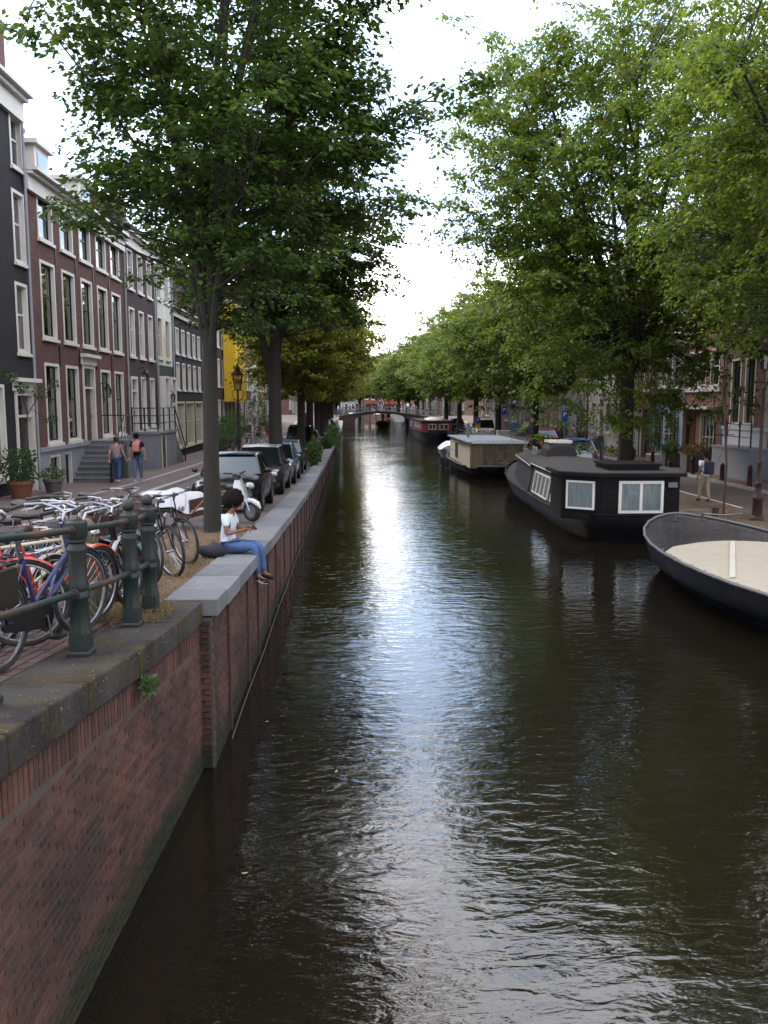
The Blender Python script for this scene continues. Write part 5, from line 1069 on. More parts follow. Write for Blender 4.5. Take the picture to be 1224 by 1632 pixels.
# long side cabin: wall slopes inwards, curved roof in two lengths
def sidecab(y0, y1, zt, bow, nm):
    m_ = MB(); n = 8; V = []; ins = .0
    for y in (y0, y1):
        V += [(-1.52+bow*(y == y1),y,.62),(-1.34+bow*(y == y1),y,zt)]
        V += [(-1.34+bow*(y == y1)+(2.66-bow*(y == y1)*1.6)*k/n, y, zt+.20*math.sin(math.pi*k/n)) for k in range(1, n+1)]+[(1.46-bow*(y == y1)*.6,y,.62)]
    N = len(V)//2; m_.add(V, [(0,1,N+1,N),(N-2,N-1,2*N-1,2*N-2), tuple(range(N-1,-1,-1)), tuple(range(N,2*N))]); m_.build(nm, mat('weathered_dark_side', (.028,.028,.029), .8, var=.4, sc=5), hb)
    m_ = MB(); V = []
    for y in (y0-.08, y1+.08):
        V += [(-1.34+bow*(y > y1)-.10+(2.86-bow*(y > y1)*1.6)*k/n, y, zt+.02+.20*math.sin(math.pi*k/n)) for k in range(n+1)]+[(-1.34+bow*(y > y1)-.10+(2.86-bow*(y > y1)*1.6)*k/n, y, zt+.07+.20*math.sin(math.pi*k/n)) for k in range(n, -1, -1)]
    N = len(V)//2; m_.add(V, [(k,(k+1)%N,N+(k+1)%N,N+k) for k in range(N)]+[tuple(range(N-1,-1,-1)), tuple(range(N,2*N))]); m_.build('curved_roof', ROOF, hb)
    m_ = MB(); m_.tube([(-1.45,y0-.08,zt+.02),(-1.45+bow,y1+.08,zt+.02)], .022, 5); m_.build('roof_edge', mat('pale_edge_trim', (.35,.34,.33), .6), hb)
sidecab(2.62, 8.0, 1.66, .03, 'side_cabin'); sidecab(8.15, 14.4, 1.58, .42, 'fore_cabin')
tl = math.atan2(.18, 1.0)
boatwin(hb, (-1.50,3.75), (-1.50,2.85), .78, 1.52, 2, gm=OPAL, tilt=-tl*.9, t=.05); 
boatwin(hb, (-1.50,7.1), (-1.50,4.3), .74, 1.5, 4, tilt=-tl*.9, t=.05)
boatwin(hb, (-1.28,10.0), (-1.37,8.7), .78, 1.45, 2, tilt=-tl*.9, t=.05); boatwin(hb, (-1.18,11.6), (-1.24,10.7), .80, 1.42, 1, tilt=-tl*.9, t=.05)
m_ = MB(); m_.box(-.45,.95,1.0,2.5,1.976,2.10); m_.box(-.50,1.0,.95,2.55,2.10,2.16); m_.build('hatch', BOARD, hb)
m_ = MB(); m_.lathe([(.055,0),(.055,.6),(.075,.61),(.075,.7),(.02,.72)], 10, (-.2,2.85,1.95)); m_.build('stove_pipe', BLACKP, hb)
m_ = MB(); V = []
for (y, w, h) in ((9.9,.52,.48),(10.0,.58,.58),(11.2,.56,.62),(11.4,.50,.50)):
    for k in range(9): a = math.pi*k/8; V.append((.0+w*math.cos(a)*1.0, y, 1.75+h*math.sin(a)**.5))
m_.add(V, [(i*9+k, i*9+k+1, i*9+k+10, i*9+k+9) for i in range(3) for k in range(8)]+[tuple(range(8,-1,-1)), tuple(range(27,36))]); m_.build('covered_wheelhouse', mat('dark_brown_canvas', (.03,.026,.026), .8, var=.4), hb, False)
m_ = MB(); V = [(-.50,9.9,2.29),(.5,9.9,2.29),(.5,11.3,2.36),(-.5,11.3,2.36)]; m_.box(-.42,.42,10.0,11.2,2.33,2.42); m_.build('wheelhouse_top', WHITE, hb)
for y in (12.9, 13.5): m_ = MB(); m_.torus((-.6,y-1,1.9),'x',.16,.05,18,7); m_.build('ring_fender', mat('grey_rubber_ring', (.2,.2,.19), .7), hb, True)
m_ = MB(); m_.tube([(-1.35,17.5,1.05),(2.9,19.5,.8)], .012, 4); m_.tube([(1.45,.9,.85),(2.75,2.2,.72)], .012, 4); m_.build('mooring_rope', mat('pale_rope', (.3,.27,.22), .9), hb)
# dark boat with beige cover
db = thing('sloop', 'broad dark steel boat with a taut beige cover at the right edge of the canal', 'boat', (8.10,11.6,0), R(-1.5))
rimp = hull(db, 10.2, 1.85, .88, 1.12, 2.1, 2.3, mat('navy_black_hull', (.003,.0035,.006), .5, var=.6, sc=2.5, dirt=(.009,.011,.018), spec=.12), .62, rim=mat('pale_worn_rim', (.13,.125,.12), .5, var=.5), deck=mat('wet_grey_deck', (.035,.033,.035), .25, var=.6, sc=1.6, dirt=(.10,.095,.095), coat=.3), deckz=-.03, endin=.55)
nr_ = len(rimp)//2; V = []; F = []
ys_ = [p[1] for p in rimp[:nr_]]; 
def rimx(y): return float(np.interp(y, ys_, [p[0] for p in rimp[:nr_]]))
def rimz(y): return float(np.interp(y, ys_, [p[2] for p in rimp[:nr_]]))
rows = 16; K = 12
for i in range(rows+1):
    for k in range(K+1):
        f = -1+2*k/K; yend = 5.75+.85*(1-f*f)**.5; y = .35+(yend-.35)*i/rows; x = f*(rimx(y)-.07); V.append((x, y, rimz(y)+.012+.07*(1-f*f)+.008*math.sin(y*7+f*3)))
m_ = MB(); m_.add(V, [(i*(K+1)+k, i*(K+1)+k+1, (i+1)*(K+1)+k+1, (i+1)*(K+1)+k) for i in range(rows) for k in range(K)]); m_.build('cover', mat('beige_canvas', (.30,.26,.205), .8, var=.3, sc=3, bump=.6, bd=.03, dirt=(.29,.25,.20)), db, True)
m_ = MB(); V = []
for i in range(9):
    t = i/8; x = -.05-1.45*t; y = 6.5-3.5*t; f = x/(rimx(y)-.07); z = rimz(y)+.02+.07*(1-f*f)+.012; V += [(x-.055,y,z),(x+.055,y,z)]
m_.add(V, [(2*i,2*i+1,2*i+3,2*i+2) for i in range(8)]); m_.build('cover_strap', mat('pale_canvas_strip', (.40,.37,.31), .7), db)
ROPE = mat('pale_rope', (.3,.27,.22), .9); m_ = MB(); m_.tube([(.6,9.9,1.16),(1.6,11.2,.95),(2.9,13.0,.75)], .013, 5); m_.tube([(1.4,7.9,1.05),(2.2,8.4,.95),(2.6,8.6,.78)], .013, 5); m_.build('mooring_rope', ROPE, db, True)
m_ = MB()
for y in np.arange(1.0, 6.0, .55):
    for s in (-1,1): m_.tube([(s*(rimx(y)-.10),y,rimz(y)+.03),(s*(rimx(y)+.03),y+.05,rimz(y)-.02)], .007, 4)
m_.build('cover_lashings', ROPE, db)
for (x, y) in ((-.35,9.3),(.35,9.3)): m_ = MB(); m_.lathe([(.05,0),(.035,.04),(.03,.14),(.055,.16),(.02,.18)], 10, (x,y,1.06)); m_.build('mooring_bitt', HGREY, db, True)
# cream houseboat
cb2 = thing('houseboat', 'cream and brown boxy houseboat with a mossy edged flat roof, second in the right row', 'houseboat', (7.45,44.0,0))
hull(cb2, 15.5, 1.62, .55, .8, 3.4, 2.0, HBLACK, .82, rim=mat('pale_grey_rim', (.16,.16,.17), .6), deck=ROOF, deckz=-.03, endin=.12)
m_ = MB(); m_.box(-1.38,1.42,.55,9.6,.55,1.86); m_.build('cabin', mat('cream_panel_wall', (.62,.56,.44), .7, var=.2), cb2)
WOODB = mat('weathered_brown_wood', (.17,.12,.075), .8, var=.5, sc=10)
for k in range(4): m_ = MB(); m_.box(-1.36+k*.16,-1.215+k*.16,.49,.545,.58,1.82); m_.build('plank', WOODB, cb2)
w_ = None
m_ = MB(); x0, x1 = -.70, 1.40
for k in range(9): m_.box(x0+(x1-x0)*k/8-.022,x0+(x1-x0)*k/8+.022,.47,.548,.58,1.82)
for z in (.58,1.0,1.42,1.79): m_.box(x0,x1,.475,.546,z-.018,z+.018)
w_ = m_.build('window', WOODB, cb2)
for k in range(8):
    for j, (za, zb) in enumerate(((.6,.98),(1.02,1.4),(1.44,1.77))): m_ = MB(); m_.box(x0+(x1-x0)*k/8+.025,x0+(x1-x0)*(k+1)/8-.025,.50,.547,za,zb); m_.build('pane', mat('brown_reflecting_glass', (.12,.10,.08), .15, var=.5, sc=1.5, bump=0, coat=.5, obvar=.3), w_)
m_ = MB(); m_.box(-1.55,1.62,.35,9.8,1.862,1.93); m_.build('roof', mat('blue_grey_roof', (.17,.19,.22), .8, var=.3), cb2); m_ = MB(); m_.box(-1.3,1.64,.30,.36,1.84,1.98); m_.build('white_fascia', mat('pale_metal_edge', (.55,.57,.6), .4, var=.2), cb2)
m_ = MB(); V = []; rg = random.Random(4)
for i in range(28): x = -1.2+i*.10; m_.ball((x, .55+rg.uniform(-.05,.15), 1.94), rg.uniform(.04,.09), 6, 4, (1.6,2,.6))
m_.build('roof_moss', mat('moss', (.06,.065,.02), .95, var=.5), cb2, kind='stuff')
boatwin(cb2, (-1.385,6.5), (-1.385,5.6), .75, 1.6, 1, fm=mat('dark_wood_frame', (.07,.045,.03), .6), gm=CGLASS)
m_ = MB(); m_.tube([(-1.40,2.0,1.62),(-1.40,9.5,1.62)], .02, 4); m_.tube([(-1.40,6.7,1.1),(-1.40,9.5,1.1)], .015, 4); m_.build('wall_rail', BLACKP, cb2)
m_ = MB(); m_.lathe([(.08,0),(.08,.7),(.13,.72),(.13,.82),(.02,.86)], 10, (-.75,6.0,1.93)); m_.build('stove_pipe', mat('grey_flue', (.16,.17,.18), .5), cb2)
for (x, y) in ((-1.75,10.5),(-1.8,9.2),(-1.75,8.0)): m_ = MB(); m_.lathe([(.03,-.3),(.13,-.24),(.15,0),(.13,.22),(.03,.3)], 10, (x,y,.32)); m_.build('boat_fender', RUBBER, cb2)
tb = thing('covered_dinghy', 'small boat under a white sheet tied beyond the cream houseboat', 'boat', (7.0,60.3,0)); hull(tb, 5, .8, .6, .8, 2.2, 2, WG, .7)
m_ = MB(); V = []
for i in range(9):
    for k in range(9): x = -.85+1.7*k/8; y = .2+4.4*i/8; V.append((x*(1-.3*(i/8)**2),y,.62+.55*(1-(x/.85)**2)*(math.sin(math.pi*min(1,(i+1)/9))**.5)))
m_.add(V, [(i*9+k,i*9+k+1,i*9+k+10,i*9+k+9) for i in range(8) for k in range(8)]); m_.build('cover', mat('white_boat_cover', (.6,.62,.66), .6), tb, True)
# red houseboat
rb = thing('houseboat', 'red-brown wooden houseboat with domed white skylights, third in the right row', 'houseboat', (8.45,86.0,0)); RW = mat('red_brown_wood', (.17,.045,.035), .6, var=.4)
hull(rb, 24, 1.75, .95, 1.3, 3.0, 2.2, HGREY, .8, rim=HBLACK, deck=ROOF, endin=.12); m_ = MB(); m_.box(-1.45,1.5,.6,15,.9,2.0); m_.build('cabin', RW, rb); m_ = MB(); m_.box(-1.62,1.65,.4,15.2,2.003,2.09); m_.build('roof', TIMB, rb)
boatwin(rb, (-.85,.598), (-.1,.598), 1.2, 1.75, 2, gm=CGLASS); boatwin(rb, (.25,.598), (1.15,.598), 1.2, 1.75, 2, gm=CGLASS)
for y in (2.5,4.5,6.5,8.5,10.5): boatwin(rb, (-1.452,y+1), (-1.452,y), 1.25, 1.8, 1, gm=CGLASS)
for y in (3.0, 6.0): m_ = MB(); m_.ball((-.0,y,2.09), .8, 12, 8, (1.1,1.2,.35)); m_.build('skylight', WHITE, rb, True)
m_ = MB(); m_.box(-1.5,-.7,15.4,19,1.0,1.7); m_.build('blue_cover', mat('blue_tarpaulin', (.08,.12,.25), .7), rb)
# boats seen through the bridge
for (x, y, lab, hm, cov) in ((8.1,148,'white motor boat moored beyond the bridge arch',CWHT,'w'),(8.3,158,'pale cabin boat moored behind the white motor boat',CREAMP,'w'),(8.4,170,'third boat moored far beyond the bridge',WG,'w')):
    t = thing('motor_boat', lab, 'boat', (x,y,0)); hull(t, 7, 1.1, .7, 1.1, 2.5, 2., hm, .7, deck=ROOF); m_ = MB(); m_.box(-.8,.8,2.2,5,.7,1.35); m_.box(-.6,.6,2.6,4.4,1.35,1.7); m_.build('cabin', WHITE, t)
mv = thing('open_motor_boat', 'small brown open boat heading through the bridge arch with people aboard', 'boat', (4.7,134,0)); hull(mv, 5.5, 1.15, .75, 1.0, 2.5, 2., mat('brown_boat_paint', (.09,.06,.045), .4, var=.3), .7, deck=TIMB, deckz=-.3)
m_ = MB(); m_.box(-.7,.7,2.0,2.5,.7,.95); m_.build('bench', TIMB, mv)
# ================= BRIDGE
BRB = brick_mat('bridge_brick', (.04,.022,.02), (.03,.025,.023)); br = thing('arched_bridge', 'low brick and iron canal bridge with a single flat arch, lined with bicycles', 'bridge', (0,128,0))
dk = [(-8,.9),(-4.5,1.35),(-1.5,1.98),(0.2,2.22),(2,2.52),(4,2.64),(6,2.52),(8.3,2.22),(10.6,1.85),(14,1.35),(18,.8)]; zd = lambda x: interp(x, dk)
ar = lambda x: 1.25+ .98*math.sqrt(max(0, 1-((x-4.3)/4.02)**2))
xs_ = sorted([-8,-4.5,-1.52,-.6,.27]+[.3+8*k/16 for k in range(17)]+[8.33,9.5,10.62,14,18]); m_ = MB(); V = []
for x in xs_:
    lo = ar(x) if .29 < x < 8.31 else (-.8 if -1.53 < x < 10.63 else .2)
    for y in (0, 9.5): V += [(x,y,lo),(x,y,zd(x)-.12)]
m_.add(V, [f for i in range(len(xs_)-1) for f in ((i*4,(i+1)*4,(i+1)*4+1,i*4+1),(i*4+2,i*4+3,(i+1)*4+3,(i+1)*4+2),(i*4,i*4+2,(i+1)*4+2,(i+1)*4),(i*4+1,(i+1)*4+1,(i+1)*4+3,i*4+3))]); m_.build('arch', BRB, br)
m_ = MB(); V = []
for x in np.linspace(-8, 18, 40):
    z = zd(x); V += [(x,-.12,z-.16),(x,-.12,z),(x,9.62,z),(x,9.62,z-.16)]
m_.add(V, [(i*4+k,i*4+(k+1)%4,(i+1)*4+(k+1)%4,(i+1)*4+k) for i in range(39) for k in range(4)]+[(0,1,2,3)]); m_.build('deck', mat('dark_deck_edge', (.02,.02,.02), .8), br)
m_ = MB(); 
for yy in (-.02, 9.5):
    for h in (.45,.75,1.05): m_.tube([(x,yy,zd(x)+h) for x in np.linspace(-4, 14, 25)], .03, 5)
m_.build('rails', BLACKP, br)
for yy in (-.02, 9.5):
    for x in np.arange(-4, 14.1, 1.5): m_ = MB(); m_.lathe([(.07,0),(.05,.1),(.045,1.0),(.07,1.05),(.05,1.15)], 8, (x,yy,zd(x))); m_.build('post', GREENP, br)
# flower boxes on the far bridge
FLOW = leaf_mat('orange_red_petals', (.25,.035,.015), (.32,.06,.015), (.15,.015,.015), .15); LEAFG = leaf_mat('potted_leaf', (.03,.07,.02), (.05,.10,.03), (.09,.13,.03), .35)
def leafball(c, rad, n, size, m, name, par, seed=0, kind=None):
    rg = np.random.default_rng(seed); d = rg.normal(size=(n,3)); d /= np.linalg.norm(d,axis=1)[:,None]; P = np.array(c)+d*np.array(rad)*(rg.uniform(.2,1,(n,1))**.5)*(1+.25*np.sin(d[:,:1]*5+seed)*np.cos(d[:,2:]*4))
    D = d+rg.normal(0,.6,(n,3)); D /= np.linalg.norm(D,axis=1)[:,None]; S = np.cross(D, rg.normal(size=(n,3))); S /= np.linalg.norm(S,axis=1)[:,None]; z = size*rg.uniform(.6,1.3,(n,1)); N = np.cross(S,D)
    V = np.stack([P,P+D*z*.45+S*z*.32+N*z*.08,P+D*z,P+D*z*.45-S*z*.32+N*z*.08],1).reshape(-1,3); return obj(name, npmesh(name, V, np.arange(4*n).reshape(-1,4), m), par, kind)
for (x, lab) in ((2.6,'orange-red flowers hanging in the left box on the bridge railing'),(5.6,'orange-red flowers hanging in the right box on the bridge railing')):
    t = thing('flower_box', lab, 'flower box', (x,127.75,zd(x)+.95)); m_ = MB(); m_.box(-.8,.8,-.14,.14,-.1,.12); m_.build('box', TIMB, t); leafball((0,-.05,.25), (.95,.3,.36), 500, .12, FLOW, 'flowers', t, int(x)); leafball((0,0,.1), (.9,.28,.25), 250, .12, LEAFG, 'leaves', t, 3)
# ================= PEOPLE
SKINS = {'pale': mat('pale_skin', (.45,.27,.20), .55, var=.1, bump=0), 'brown': mat('brown_skin', (.16,.075,.045), .5, var=.1, bump=0)}
def skin_mesh(name, nodes, edges, m, root=0, sub=2):
    me = bpy.data.meshes.new(name+'_cage'); me.from_pydata([n_[0] for n_ in nodes], edges, []); o = bpy.data.objects.new(name, me); COL.objects.link(o)
    sk = o.modifiers.new('s', 'SKIN'); sk.use_smooth_shade = True; sv = me.skin_vertices[0].data
    for i, n_ in enumerate(nodes):
        r = n_[1]; sv[i].radius = (r, r) if not isinstance(r, tuple) else r; sv[i].use_root = (i == root)
    ss = o.modifiers.new('u', 'SUBSURF'); ss.levels = sub
    bpy.context.view_layer.update(); ev = o.evaluated_get(bpy.context.evaluated_depsgraph_get()); out = bpy.data.meshes.new_from_object(ev); out.name = name
    bpy.data.objects.remove(o); out.materials.clear(); out.materials.append(m); out.shade_smooth(); return out
def merge(me, mb_):
    V = [tuple(v.co) for v in me.vertices]; F = [tuple(p.vertices) for p in me.polygons]; o = len(V); V += mb_.v; F += [tuple(i+o for i in f) for f in mb_.f]
    m2 = bpy.data.meshes.new(me.name); m2.from_pydata(V, [], F); m2.materials.append(me.materials[0]); m2.shade_smooth(); return m2
def person(label, loc, rz, J, skin, top, bottom, shoes, hair, sleeve=True, hairlen=0, hand_d=None, group=None, female=False, simple=False, grip=.0):
    """J: joint positions, front = +x, left = +y, z up. keys: pel, sp, ch, ne, he, shL, elL, wrL, shR.., hiL, knL, anL ..; """
    t = thing('person', label, 'person', loc, rz, group); V3 = lambda k: Vector(J[k]); f = .92 if female else 1.0
    nd = [(V3('pel'), .090), (V3('sp'), .105*f), (V3('ch'), .125*f), (V3('ne'), .052*f), (V3('ne').lerp(V3('he'), .45), .05), (V3('he'), .088), (V3('he')+(V3('he')-V3('ne')).normalized()*.075, .068)]
    ed = [(0,1),(1,2),(2,3),(3,4),(4,5),(5,6)]
    for s in 'LR':
        b_ = len(nd); sh, el, wr = V3('sh'+s), V3('el'+s), V3('wr'+s); hd = (wr-el).normalized() if hand_d is None or s not in hand_d else Vector(hand_d[s]).normalized()
        nd += [(sh, .058*f), (sh.lerp(el,.5), .046*f), (el, .038*f), (el.lerp(wr,.35), .036*f), (wr, .024), (wr+hd*.055, (.034,.022))]; ed += [(2,b_),(b_,b_+1),(b_+1,b_+2),(b_+2,b_+3),(b_+3,b_+4),(b_+4,b_+5)]
        b_ = len(nd); hi, kn, an = V3('hi'+s), V3('kn'+s), V3('an'+s); toe = Vector(J.get('toe'+s, an+Vector((.16,0,-.05))))
        nd += [(hi, .070), (hi.lerp(kn,.5), .064), (kn, .048), (kn.lerp(an,.35), .052), (an, .036), (toe, .03)]; ed += [(0,b_),(b_,b_+1),(b_+1,b_+2),(b_+2,b_+3),(b_+3,b_+4),(b_+4,b_+5)]
    body = skin_mesh('body', nd, ed, skin); ex = MB(); fw = Vector(J.get('face', (1,0,0))).normalized(); he = V3('he'); sd_ = fw.cross(Vector((0,0,1))).normalized(); up_ = sd_.cross(fw).normalized()
    if not simple:
        for s in 'LR':
            el, wr = V3('el'+s), V3('wr'+s); hd = (wr-el).normalized() if hand_d is None or s not in hand_d else Vector(hand_d[s]).normalized()
            lat = hd.cross(Vector((0,0,1))); lat = lat.normalized() if lat.length > .2 else Vector((1,0,0)); lat = Vector(J.get('lat'+s, lat)).normalized(); pn = hd.cross(lat).normalized(); base = wr+hd*.075
            for k, (o_, L) in enumerate(((-.028,.060),(-.010,.072),(.009,.070),(.027,.056))):
                p0 = base+lat*o_; d1 = (hd*math.cos(.3+grip)+pn*math.sin(.3+grip)); d2 = (hd*math.cos(.7+grip*2.2)+pn*math.sin(.7+grip*2.2)); ex.tube([p0-hd*.02, p0+d1*L*.5, p0+d1*L*.5+d2*L*.35, p0+d1*L*.5+d2*L*.6], [.0095,.009,.008,.006], 6)
            p0 = wr+hd*.035-lat*.028; ex.tube([p0, p0-lat*.026+hd*.028+pn*.01, p0-lat*.030+hd*.058+pn*.022], [.011,.010,.007], 6)
    nose = he+fw*.085-up_*.005; ex.tube([nose+up_*.03-fw*.008, nose+fw*.018-up_*.018, nose-up_*.026-fw*.004], [.008,.013,.010], 6); ex.ball(tuple(he+fw*.078-up_*.052), .018, 8, 5, (1,1,.5))
    for q in (-1,1): ex.ball(tuple(he+sd_*q*.088-up_*.005), .022, 8, 6, (.7,.5,1.2)); ex.ball(tuple(he+sd_*q*.03+fw*.078+up_*.018), .012, 8, 5)
    obj('body', merge(body, ex), t)
    # clothes: looser shells that follow the same skeleton
    N = lambda k, r: (V3(k), r); tn = [(V3('pel').lerp(V3('sp'), -.45), .178*f), (V3('pel').lerp(V3('sp'), .3), .142*f), (V3('sp'), .134*f), (V3('ch'), .152*f), (V3('ch').lerp(V3('ne'), .62), .075*f)]; te = [(0,1),(1,2),(2,3),(3,4)]
    for s in 'LR':
        b_ = len(tn); tn += [(V3('sh'+s), .070*f), (V3('sh'+s).lerp(V3('el'+s), .62 if sleeve is True else .95), .060*f)]; te += [(3,b_),(b_,b_+1)]
    wb_ = MB(); wc = V3('pel').lerp(V3('sp'), .35); wb_.ball(tuple(wc), 1, 14, 9, (.118*f,.150*f,.15))
    obj('shirt', merge(skin_mesh('shirt', tn, te, top), wb_), t)
    pn_ = [(V3('pel').lerp(V3('sp'), .45), .150)]; pe = []
    for s in 'LR':
        b_ = len(pn_); hi, kn, an = V3('hi'+s), V3('kn'+s), V3('an'+s); pn_ += [(hi, .115), (hi.lerp(kn,.5), .094), (kn, .070), (kn.lerp(an,.5), .062), (an+(kn-an)*.06, .052)]; pe += [(0,b_),(b_,b_+1),(b_+1,b_+2),(b_+2,b_+3),(b_+3,b_+4)]
    wb_ = MB(); wb_.ball(tuple(V3('pel')+Vector((-.01,0,.0))), 1, 14, 9, (.122,.155,.115 if V3('pel').z > .5 else .10))
    obj('trousers', merge(skin_mesh('trousers', pn_, pe, bottom), wb_), t)
    for s in 'LR':
        an = V3('an'+s); toe = Vector(J.get('toe'+s, an+Vector((.16,0,-.05)))); d_ = (toe-an); fl = Vector((d_.x,d_.y,0)); a0 = an-d_.normalized()*.04-Vector((0,0,.035)) if 'toe'+s not in J else an-d_*.25-Vector((0,0,.03))
        obj('shoe', skin_mesh('shoe', [(a0,.040),(an.lerp(toe,.5)-Vector((0,0,.012)),.044),(toe,.036)], [(0,1),(1,2)], shoes), t)
    hm = MB(); c_ = he-fw*.018+up_*.045
    Mh = Matrix.Translation(c_) @ Matrix(((fw.x,sd_.x,up_.x,0),(fw.y,sd_.y,up_.y,0),(fw.z,sd_.z,up_.z,0),(0,0,0,1)))
    def cap(cx, cz, rx, ry, rz_, n=14, m=9):
        big = hairlen == 'afro'; q = MB(); q.ball((0,0,0), 1, 22 if big else n, 16 if big else m); rh = random.Random(3); V_ = []
        for v in q.v:
            k_ = 1+(rh.uniform(-.10,.09) if big else 0); V_.append(Mh @ Vector((cx+v[0]*rx*k_, v[1]*ry*k_, cz+v[2]*rz_*k_)))
        hm.add(V_, q.f)
    if hairlen == 'afro': cap(-.05,.02,.150,.150,.150); cap(-.09,-.05,.12,.13,.12)
    else: cap(-.012,.0,.108,.098,.100); cap(-.045,-.045,.075,.088,.085)
    if hairlen == 'bun': cap(-.12,.03,.05,.05,.05)
    return_hair = obj('hair', hm.mesh('hair', hair, True), t); return t
HAIRD = mat('dark_hair', (.007,.005,.0045), .85, var=.4, sc=40, bump=.9, bd=.02, spec=.1); HAIRB = mat('brown_hair', (.05,.028,.018), .6, var=.4, sc=40, bump=.6)
JEANS = mat('blue_denim', (.045,.085,.19), .85, var=.35, sc=18, bump=.3, dirt=(.08,.13,.24)); JEANL = mat('light_blue_denim', (.10,.14,.25), .85, var=.35, sc=18, bump=.3); WTEE = mat('white_cotton', (.46,.50,.56), .85, var=.12, sc=12, bump=.2)
PINKT = mat('pink_patterned_cotton', (.24,.13,.15), .85, var=.7, sc=14, dirt=(.32,.27,.28)); BTEE = mat('black_cotton', (.012,.012,.013), .9, var=.2); SHOEB = mat('black_shoe', (.012,.012,.013), .6); SHOEW = mat('white_shoe', (.5,.5,.5), .6); TAN = mat('sand_cotton', (.25,.20,.14), .85, var=.3, sc=12, bump=.3)
def stand(stepL=.12, stepR=-.10, arm=.05, h=1.0):
    J = dict(pel=(0,0,.95), sp=(0,0,1.12), ch=(.0,0,1.32), ne=(.01,0,1.49), he=(.03,0,1.63), shL=(0,.185,1.41), elL=(-.05,.25,1.14), wrL=(.02,.27,.90), shR=(0,-.185,1.41), elR=(.0,-.25,1.14), wrR=(.09,-.26,.92),
      hiL=(0,.085,.90), knL=(stepL*.6+.03,.09,.50), anL=(stepL,.09,.09), hiR=(0,-.085,.90), knR=(stepR*.4+.03,-.09,.50), anR=(stepR,-.09,.10)); return {k: tuple(c*h for c in v) for k, v in J.items()}
# the couple, seen from behind, walking away along the canal (+Y)
J = stand(.18,-.12,h=.96); J['wrR'] = (.10,-.30,.90)
person('woman in a pink patterned top and jeans walking away beside the stone steps', (-8.62,31.6,zl(31.6)+.07), R(95), J, SKINS['pale'], PINKT, JEANS, SHOEW, HAIRB, hairlen='bun', female=True)
J = stand(-.14,.16,h=1.03); mp_ = person('man in a black shirt and blue jeans with a small pink backpack, walking away', (-7.95,31.9,zl(31.9)+.07), R(92), J, SKINS['pale'], BTEE, JEANL, SHOEW, HAIRD)
def backpack(label, par_loc, rz, m, sc=1.0, z=1.02):
    t = thing('backpack', label, 'backpack', par_loc, rz); mm = MB(); mm.box(-.29,-.14,-.15*sc,.15*sc,z,z+.40*sc); o = bev(mm, 'bag', m, t, .045, 3)
    mm = MB(); mm.box(-.33,-.292,-.11*sc,.11*sc,z+.03,z+.20*sc); bev(mm, 'pocket', m, t, .015, 2)
    for s in (-1,1): mm = MB(); mm.tube([(-.16,s*.09,z+.39*sc),(-.02,s*.13,z+.50*sc),(.13,s*.14,z+.36*sc),(.12,s*.15,z+.15),(-.15,s*.15,z+.05)], .02, 6); mm.build('strap', m, t, True)
    return t
backpack('small pink backpack on the back of the man in the black shirt', (-7.95,31.9,zl(31.9)+.07), R(92), mat('pink_canvas', (.50,.20,.19), .8, var=.15), .82, 1.13)
# man on the right quay walking away
J = stand(.20,-.14,h=1.0); person('man in white shirt and sand trousers walking away on the right quay', (12.35,29.6,zr(29.6)), R(98), J, SKINS['brown'], WTEE, TAN, SHOEB, HAIRD, sleeve=True)
backpack('dark backpack worn by the man in the white shirt', (12.35,29.6,zr(29.6)), R(98), mat('dark_blue_canvas', (.015,.016,.03), .8, var=.2), 1.12, .98)
# woman sitting on the quay edge, legs over the water, looking at her phone; front is +x = over the canal
gz = zl(13.2)+.02
J = dict(pel=(-.02,0,.12), sp=(-.05,0,.30), ch=(-.02,0,.50), ne=(.04,0,.655), he=(.10,0,.765), shL=(-.02,.165,.58), elL=(.06,.22,.33), wrL=(.25,.08,.40), shR=(-.0,-.165,.58), elR=(.03,-.23,.33), wrR=(.25,-.09,.385),
  hiL=(.02,.09,.11), knL=(.44,.10,.13), anL=(.50,.11,-.32), hiR=(.02,-.09,.11), knR=(.42,-.08,.13), anR=(.47,-.09,-.33), toeL=(.66,.12,-.39), toeR=(.63,-.10,-.41), face=(.86,-.05,-.5))
person('dark haired woman in white top and jeans sitting on the quay edge', (-1.90,13.15,gz), R(-14), J, SKINS['brown'], WTEE, JEANS, SHOEB, HAIRD, hairlen='afro', female=True, hand_d={'L':(.8,-.35,.25),'R':(.8,.35,.25)}, grip=.45)
wp = [o for o in bpy.data.objects if o.name.startswith('person') and 'sitting' in o.get('label', '')][0]; shw = [o for o in wp.children if o.name.startswith('shoe')][-1]
m_ = MB(); m_.tube([(.60,-.145,-.385),(.555,-.150,-.405),(.53,-.150,-.395),(.50,-.146,-.355)], [.002,.007,.006,.002], 5); m_.tube([(.64,-.14,-.425),(.56,-.146,-.425),(.47,-.142,-.385)], .005, 4); m_.build('shoe_mark', SHOEW, shw)
m_ = MB(); m_.box(-.035,.035,-.004,.004,-.07,.07); tag(bev(m_, 'phone', BLACKP, None, .003, 1), 'small dark phone held in the hands of the sitting woman', 'phone'); ph_ = bpy.data.objects['phone']; ph_.location = (-1.90+.37, 13.07, gz+.43); ph_.rotation_euler = (R(-40), 0, R(70))
